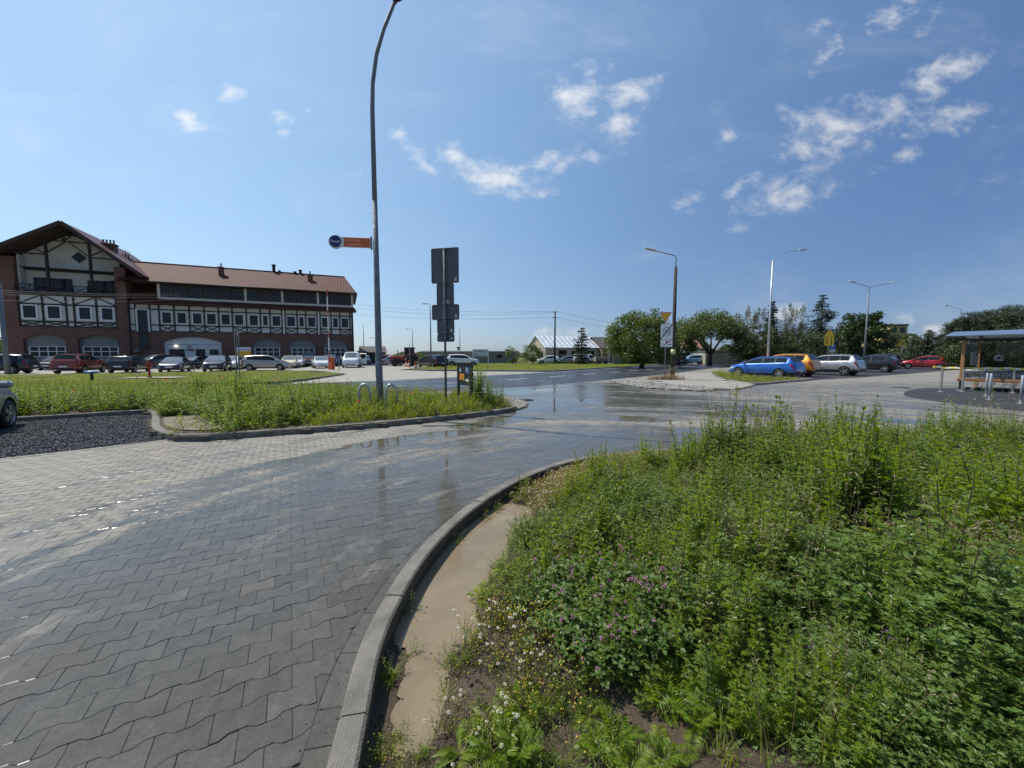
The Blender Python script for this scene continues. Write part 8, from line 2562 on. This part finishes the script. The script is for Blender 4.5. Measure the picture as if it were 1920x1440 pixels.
        for x in ((T['wb'] + .02), T['bp'], (T['cp'] - .03 if T['cp'] - T['bp'] > .1 else T['bp'] + .2)):
            patch_(b, T, x - .0016, x + .0016, 2.0, 5.95, s_, .0025, 1, 10)
        parts.append(('door_seam', b.data('door_seam'), M_TRIM, []))
        b = MB()
        for x in (T['bp'] - .045, (T['cp'] - .06 if T['cp'] - T['bp'] > .1 else T['bp'] + .03)):
            p = S(T, x, 4.55, s_, .02); b.bbox(p.x - .09, p.x + .09, p.y - .018, p.y + .018, p.z - .016, p.z + .016, .012)
        parts.append(('door_handle', b.data('door_handle'), 'paint', []))
        if T['rails']:
            b = MB(); pth = [S(T, x, 8.3, s_, .015 + .035 * math.sin(PI * max(0, min(1, (x - T['wt']) / (T['rt'] - T['wt'])))) ** .3) for x in np.linspace(T['wt'] + .03, T['rt'] - .01, 12)]
            b.tube(pth, .016, 6); parts.append(('roof_rail', b.data('roof_rail'), M_TRIM, []))
    cf = cross(T, .01)
    b = MB(); b.bbox(L / 2 - .06, L / 2 + .012, -W * .24, W * .24, cf[2][1] + .03, cf[4][1] - .04, .02)
    parts.append(('grille', b.data('grille'), M_TRIM, []))
    b = MB(); b.bbox(L / 2 - .02, L / 2 + .024, -.26, .26, cf[2][1] + .08, cf[2][1] + .19, .006); parts.append(('front_plate', b.data('number_plate'), M_PLATE, []))
    cr = cross(T, .995); zp = cr[3][1] + .05 if kind in ('sedan', 'suv', 'hatch') else cr[3][1] + .0
    b = MB(); b.bbox(-L / 2 - .022, -L / 2 + .03, -.26, .26, zp, zp + .11, .006); parts.append(('number_plate', b.data('number_plate'), M_PLATE, []))
    b = MB()
    for s_ in (-1, 1): patch_(b, T, .012, .16, .95, 2.15, s_, .006); patch_(b, T, .87, .998, .95, 2.25, s_, .006)
    if T['cl']:
        for s_ in (-1, 1): patch_(b, T, .27, .72, .95, 2.35, s_, .008)
    else:
        for s_ in (-1, 1): patch_(b, T, .28, .70, .95, 1.7, s_, .006)
    parts.append(('sill_trim', b.data('sill_trim'), M_TRIM, []))
    b = MB(); b.bbox(-L / 2 - .012, -L / 2 + .05, -W * .36, W * .36, .34 + (.05 if T['cl'] else 0), .50 + (.05 if T['cl'] else 0), .02); parts.append(('rear_bumper_trim', b.data('rear_bumper_trim'), M_TRIM, []))
    # wheel: tyre, with its rim as a sub-part
    b = MB(); w_ = .20
    b.lathe([(Rr * .66, -w_ / 2), (Rr * .93, -w_ / 2), (Rr, -w_ / 2 + .03), (Rr, w_ / 2 - .03), (Rr * .93, w_ / 2), (Rr * .66, w_ / 2)], 28, caps=False); ty = b.data('wheel')
    b = MB(); b.lathe([(Rr * .67, -w_ / 2 - .002), (Rr * .63, -w_ / 2 + .02), (Rr * .60, .0)], 24, caps=False)
    b.lathe([(Rr * .15, -w_ / 2 + .005), (Rr * .12, -w_ / 2 - .006)], 10)
    for k in range(5):
        a = 2 * PI * k / 5
        for da in (-.16, .16):
            b.bar((Rr * .10 * math.cos(a), Rr * .10 * math.sin(a), -w_ / 2 + .012), (Rr * .66 * math.cos(a + da), Rr * .66 * math.sin(a + da), -w_ / 2 + .012), .050, .022)
    rim = b.data('rim')
    b = MB(); b.lathe([(Rr * .62, .0), (Rr * .62, .02)], 20); hub = b.data('brake_disc')
    CARCACHE[kind] = (T, parts, ty, rim, hub)
    return CARCACHE[kind]
CARS = {}
def car(kind, colour, x, y, heading, label, cat='car', group=None, rimm=None, z=0.0, scale=1.0):
    T, parts, ty, rim, hub = car_parts(kind)
    nm = {'hatch': 'hatchback_car', 'wagon': 'estate_car', 'suv': 'suv_car', 'mpv': 'family_car', 'sedan': 'saloon_car', 'van': 'van'}[kind]
    root = empty(nm, (x, y, z), R(heading), label, cat, group)
    root.scale = (scale,) * 3
    for (n_, me, m_, subs) in parts:
        o = bpy.data.objects.new(n_, me); C.objects.link(o); o.parent = root
        if not me.materials: me.materials.append(M_TRIM if m_ == 'paint' else m_)
        if m_ == 'paint':
            o.material_slots[0].link = 'OBJECT'; o.material_slots[0].material = colour
    for fx in T['wx']:
        for s_ in (-1, 1):
            wh = bpy.data.objects.new('wheel', ty); C.objects.link(wh); wh.parent = root
            if not ty.materials: ty.materials.append(M_TYRE)
            wh.location = (T['L'] / 2 - T['L'] * fx, s_ * (T['W'] / 2 - .115), T['R'])
            wh.rotation_euler = (PI / 2 * (1 if s_ < 0 else -1), rng.uniform(0, 1) * 0, 0)
            wh.rotation_euler = (PI / 2, 0, 0) if s_ < 0 else (-PI / 2, 0, 0)
            # the wheel's outer face is local -z
            wh.rotation_euler = (-PI / 2, 0, 0) if s_ < 0 else (PI / 2, 0, 0)
            for (n_, me, m_) in (('rim', rim, rimm or M_RIM), ('brake_disc', hub, M_ARCH)):
                o = bpy.data.objects.new(n_, me); C.objects.link(o); o.parent = wh
                if not me.materials: me.materials.append(m_)
                o.material_slots[0].link = 'OBJECT'; o.material_slots[0].material = m_
    return root
P_BLUE = paint('bright blue', (.012, .115, .47), .25, .28)
P_ORANGE = paint('copper orange', (.72, .29, .018), .35, .3)
P_SILVER = paint('silver', (.50, .51, .52), .6, .3)
P_BLACK = paint('black', (.010, .010, .012), .2, .22)
P_RED = paint('red', (.46, .012, .016), .15, .28)
P_BRICKRED = paint('brick red', (.27, .045, .022), .35, .28)
P_NAVY = paint('dark navy', (.016, .022, .042), .3, .25)
P_DGREY = paint('dark grey', (.055, .060, .070), .5, .3)
P_BEIGE = paint('beige silver', (.40, .365, .32), .5, .32)
P_CREAM = paint('cream yellow', (.66, .60, .36), .05, .35)
P_WHITE = paint('white', (.76, .76, .75), .02, .3)
P_MAROON = paint('maroon', (.055, .014, .016), .3, .3)
P_DBLUE = paint('deep blue', (.022, .050, .19), .35, .28)
P_GREYBLUE = paint('pale grey blue', (.30, .36, .42), .5, .3)
P_LBLUE = paint('light blue', (.28, .50, .66), .2, .3)
P_GREY = paint('mid grey', (.34, .36, .385), .6, .3)
gr = 'cars parked at the right of the junction'
car('wagon', P_BLUE, 18.05, 27.4, 121, 'bright blue estate car parked by the weedy verge', 'car', gr)
car('suv', P_ORANGE, 20.7, 29.3, 123, 'copper orange off-road car with roof rails behind the blue estate car', 'car', gr)
car('suv', P_SILVER, 25.3, 30.7, 121, 'silver estate car with tall red tail lights right of the orange car', 'car', gr, scale=.97)
car('hatch', P_BLACK, 33.4, 36.0, 125, 'black hatchback with white wheel covers beyond the silver car', 'car', gr, scale=1.04)
car('hatch', P_RED, 46.3, 43.2, 132, 'bright red small hatchback parked before the conifer hedge', 'car', gr)
car('sedan', P_WHITE, 59.6, 60.0, 150, 'white car behind the yellow road works sign', 'car', gr)
car('suv', P_DGREY, 43.0, 45.5, 125, 'dark grey car half hidden behind the black hatchback', 'car', gr)
gl = 'cars parked before the brick building'
car('suv', P_NAVY, -43.1, 32.2, 205, 'dark navy estate car cut off by the left edge, behind the lamp pole', 'car', gl)
car('hatch', P_BLACK, -47.8, 40.5, 293, 'dark car with a bright windscreen between the navy and brick red cars', 'car', gl)
car('suv', P_BRICKRED, -37.3, 33.2, 113, 'brick red off-road car seen from behind, left of the blue capped post', 'car', gl)
car('hatch', P_BLACK, -34.9, 35.1, 113, 'black hatchback seen from behind with red tail lights, left of the hydrant', 'car', gl, scale=1.05)
car('mpv', P_DGREY, -41.4, 45.0, 256, 'grey people carrier with a pale windscreen behind the hydrant', 'car', gl, scale=1.05)
car('sedan', P_NAVY, -31.9, 36.4, 300, 'dark navy car facing the verge just right of the hydrant', 'car', gl)
car('hatch', P_BLACK, -35.6, 43.2, 270, 'black car behind the gap between the two dark cars facing the verge', 'car', gl)
car('hatch', P_BLACK, -28.7, 37.5, 298, 'black hatchback facing the verge left of the thin sign posts', 'car', gl, scale=1.08)
car('hatch', P_WHITE, -30.3, 41.6, 293, 'white car half hidden behind the black hatchback facing the verge', 'car', gl)
car('sedan', P_GREYBLUE, -32.3, 45.0, 300, 'pale grey blue car behind the thin sign posts', 'car', gl)
car('mpv', P_BEIGE, -25.3, 39.6, 20, 'beige silver people carrier parked side on right of the thin sign posts', 'car', gl)
car('mpv', P_CREAM, -26.6, 46.0, 296, 'cream yellow small car facing out behind the beige one', 'car', gl, scale=.95)
car('hatch', P_WHITE, -27.6, 49.4, 293, 'white car close behind the cream yellow car', 'car', gl)
car('mpv', P_WHITE, -29.6, 54.0, 113, 'white car seen from behind, left of the maroon van', 'car', gl)
car('mpv', P_MAROON, -28.0, 53.5, 293, 'maroon van-like car behind the white silver saloon', 'car', gl, scale=1.15)
car('sedan', P_WHITE, -23.0, 46.2, 302, 'white silver saloon facing out, left of the orange barrier', 'car', gl)
car('suv', P_DBLUE, -25.5, 54.0, 293, 'deep blue car behind the orange barrier', 'car', gl, scale=1.05)
vn = car('van', P_WHITE, -20.2, 48.6, 288, 'white van with its door open, facing out right of the barrier', 'van')
b = MB(); b.bbox(-.04, .04, -.95, 0, .45, 1.75, .03); dr = b.build('open_door', P_WHITE, vn, (1.25, .98, 0)); dr.rotation_euler = (0, 0, R(150))
b = MB(); b.bbox(-.05, -.035, -.85, -.1, 1.15, 1.68, .01); b.build('door_window', M_CARGLASS, dr)
car('hatch', P_BLACK, -23.3, 61.0, 290, 'black car beyond the white van, beside the brown shed', 'car')
car('hatch', P_RED, -19.7, 62.5, 8, 'dark red car side on behind the silver car by the tractor', 'car', scale=1.05)
car('sedan', P_SILVER, -18.3, 58.5, 205, 'silver car parked before the red car and tractor', 'car')
car('wagon', P_BLACK, -10.0, 48.2, 135, 'black estate car with red tail lights behind the grey lamp pole', 'car', scale=1.08)
car('suv', P_WHITE, -6.6, 51.5, 4, 'white off-road car with black arches beside the notice board', 'car')
car('hatch', P_WHITE, 6.0, 64.0, 190, 'small white car before the gable of the white roofed building', 'car')
car('hatch', P_GREYBLUE, 9.3, 66.3, 185, 'grey car just right of the utility pole', 'car', scale=.95)
car('van', P_WHITE, 12.6, 66.0, 10, 'white van parked before the barn behind the spruce', 'van', scale=.88)
car('mpv', P_LBLUE, 31.0, 66.0, 178, 'light blue and white car beside the spreading tree trunk', 'car')
car('hatch', P_GREY, -10.92, 6.80, 124, 'grey car nose cut off by the left edge on the gravel bay', 'car')
# red tractor
tr = empty('tractor', (-15.0, 54.0, 0), R(196), 'red farm tractor with a dark glazed cab among the traffic cones', 'tractor')
M_TRED = paint('tractor red', (.30, .02, .016), .05, .4)
b = MB(); b.bbox(.1, 1.95, -.38, .38, .85, 1.45, .10); b.build('bonnet', M_TRED, tr)
b = MB(); b.bbox(1.6, 2.0, -.42, .42, .55, 1.0, .06); b.build('front_weight', M_DARK, tr)
b = MB(); b.bbox(-1.6, 1.6, -.32, .32, .5, .9, .05); b.build('chassis', M_DARK, tr)
b = MB()
for (x, y) in ((.05, -.7), (.05, .7), (-1.3, -.72), (-1.3, .72)): b.bar((x, y, 1.0), (x * .9, y * .92, 2.45), .09)
cabn = b.build('cab_frame', M_DARK, tr)
b = MB(); b.bbox(-1.4, .15, -.80, .80, 2.42, 2.62, .08); b.build('cab_roof', M_DARK, tr)
b = MB(); b.bbox(-1.26, .0, -.66, .66, 1.15, 2.42, .02); b.build('cab_glass', M_CARGLASS, tr)
for s_ in (-1, 1):
    b = MB(); b.tube([(-1.75 + .0, s_ * .72, 1.15)] + [(-.95 + .85 * math.cos(a), s_ * .72, .85 + .85 * math.sin(a)) for a in np.linspace(2.6, .5, 8)], .16, 6); b.build('mudguard', M_TRED, tr)
    for (x, r_, w_) in ((-.95, .80, .42), (1.35, .52, .30)):
        b = MB(); b.lathe([(r_ * .55, -w_ / 2), (r_ * .92, -w_ / 2), (r_, -w_ / 2 + .05), (r_, w_ / 2 - .05), (r_ * .92, w_ / 2), (r_ * .55, w_ / 2)], 24, M=Matrix.Translation((x, s_ * .78, r_)) @ RX)
        for k in range(18):
            a = 2 * PI * k / 18; c0 = Vector((x + (r_ + .015) * math.cos(a), s_ * .78, r_ + (r_ + .015) * math.sin(a))); b.bar(c0 + Vector((0, -w_ * .45, 0)), c0 + Vector((0, w_ * .45, 0)), .05, .04)
        wl_ = b.build('wheel', M_TYRE, tr)
        b = MB(); b.lathe([(r_ * .56, -w_ * .3), (r_ * .5, -.02), (r_ * .2, .02), (.05, .05)], 18, M=Matrix.Translation((x, s_ * .80, r_)) @ RX); b.build('rim', mat('wheel rim red', (.32, .04, .03), .5), wl_)
b = MB(); b.tube([(1.0, .30, 1.4), (1.0, .30, 2.3)], .05, 8); b.build('exhaust', M_DARK, tr)
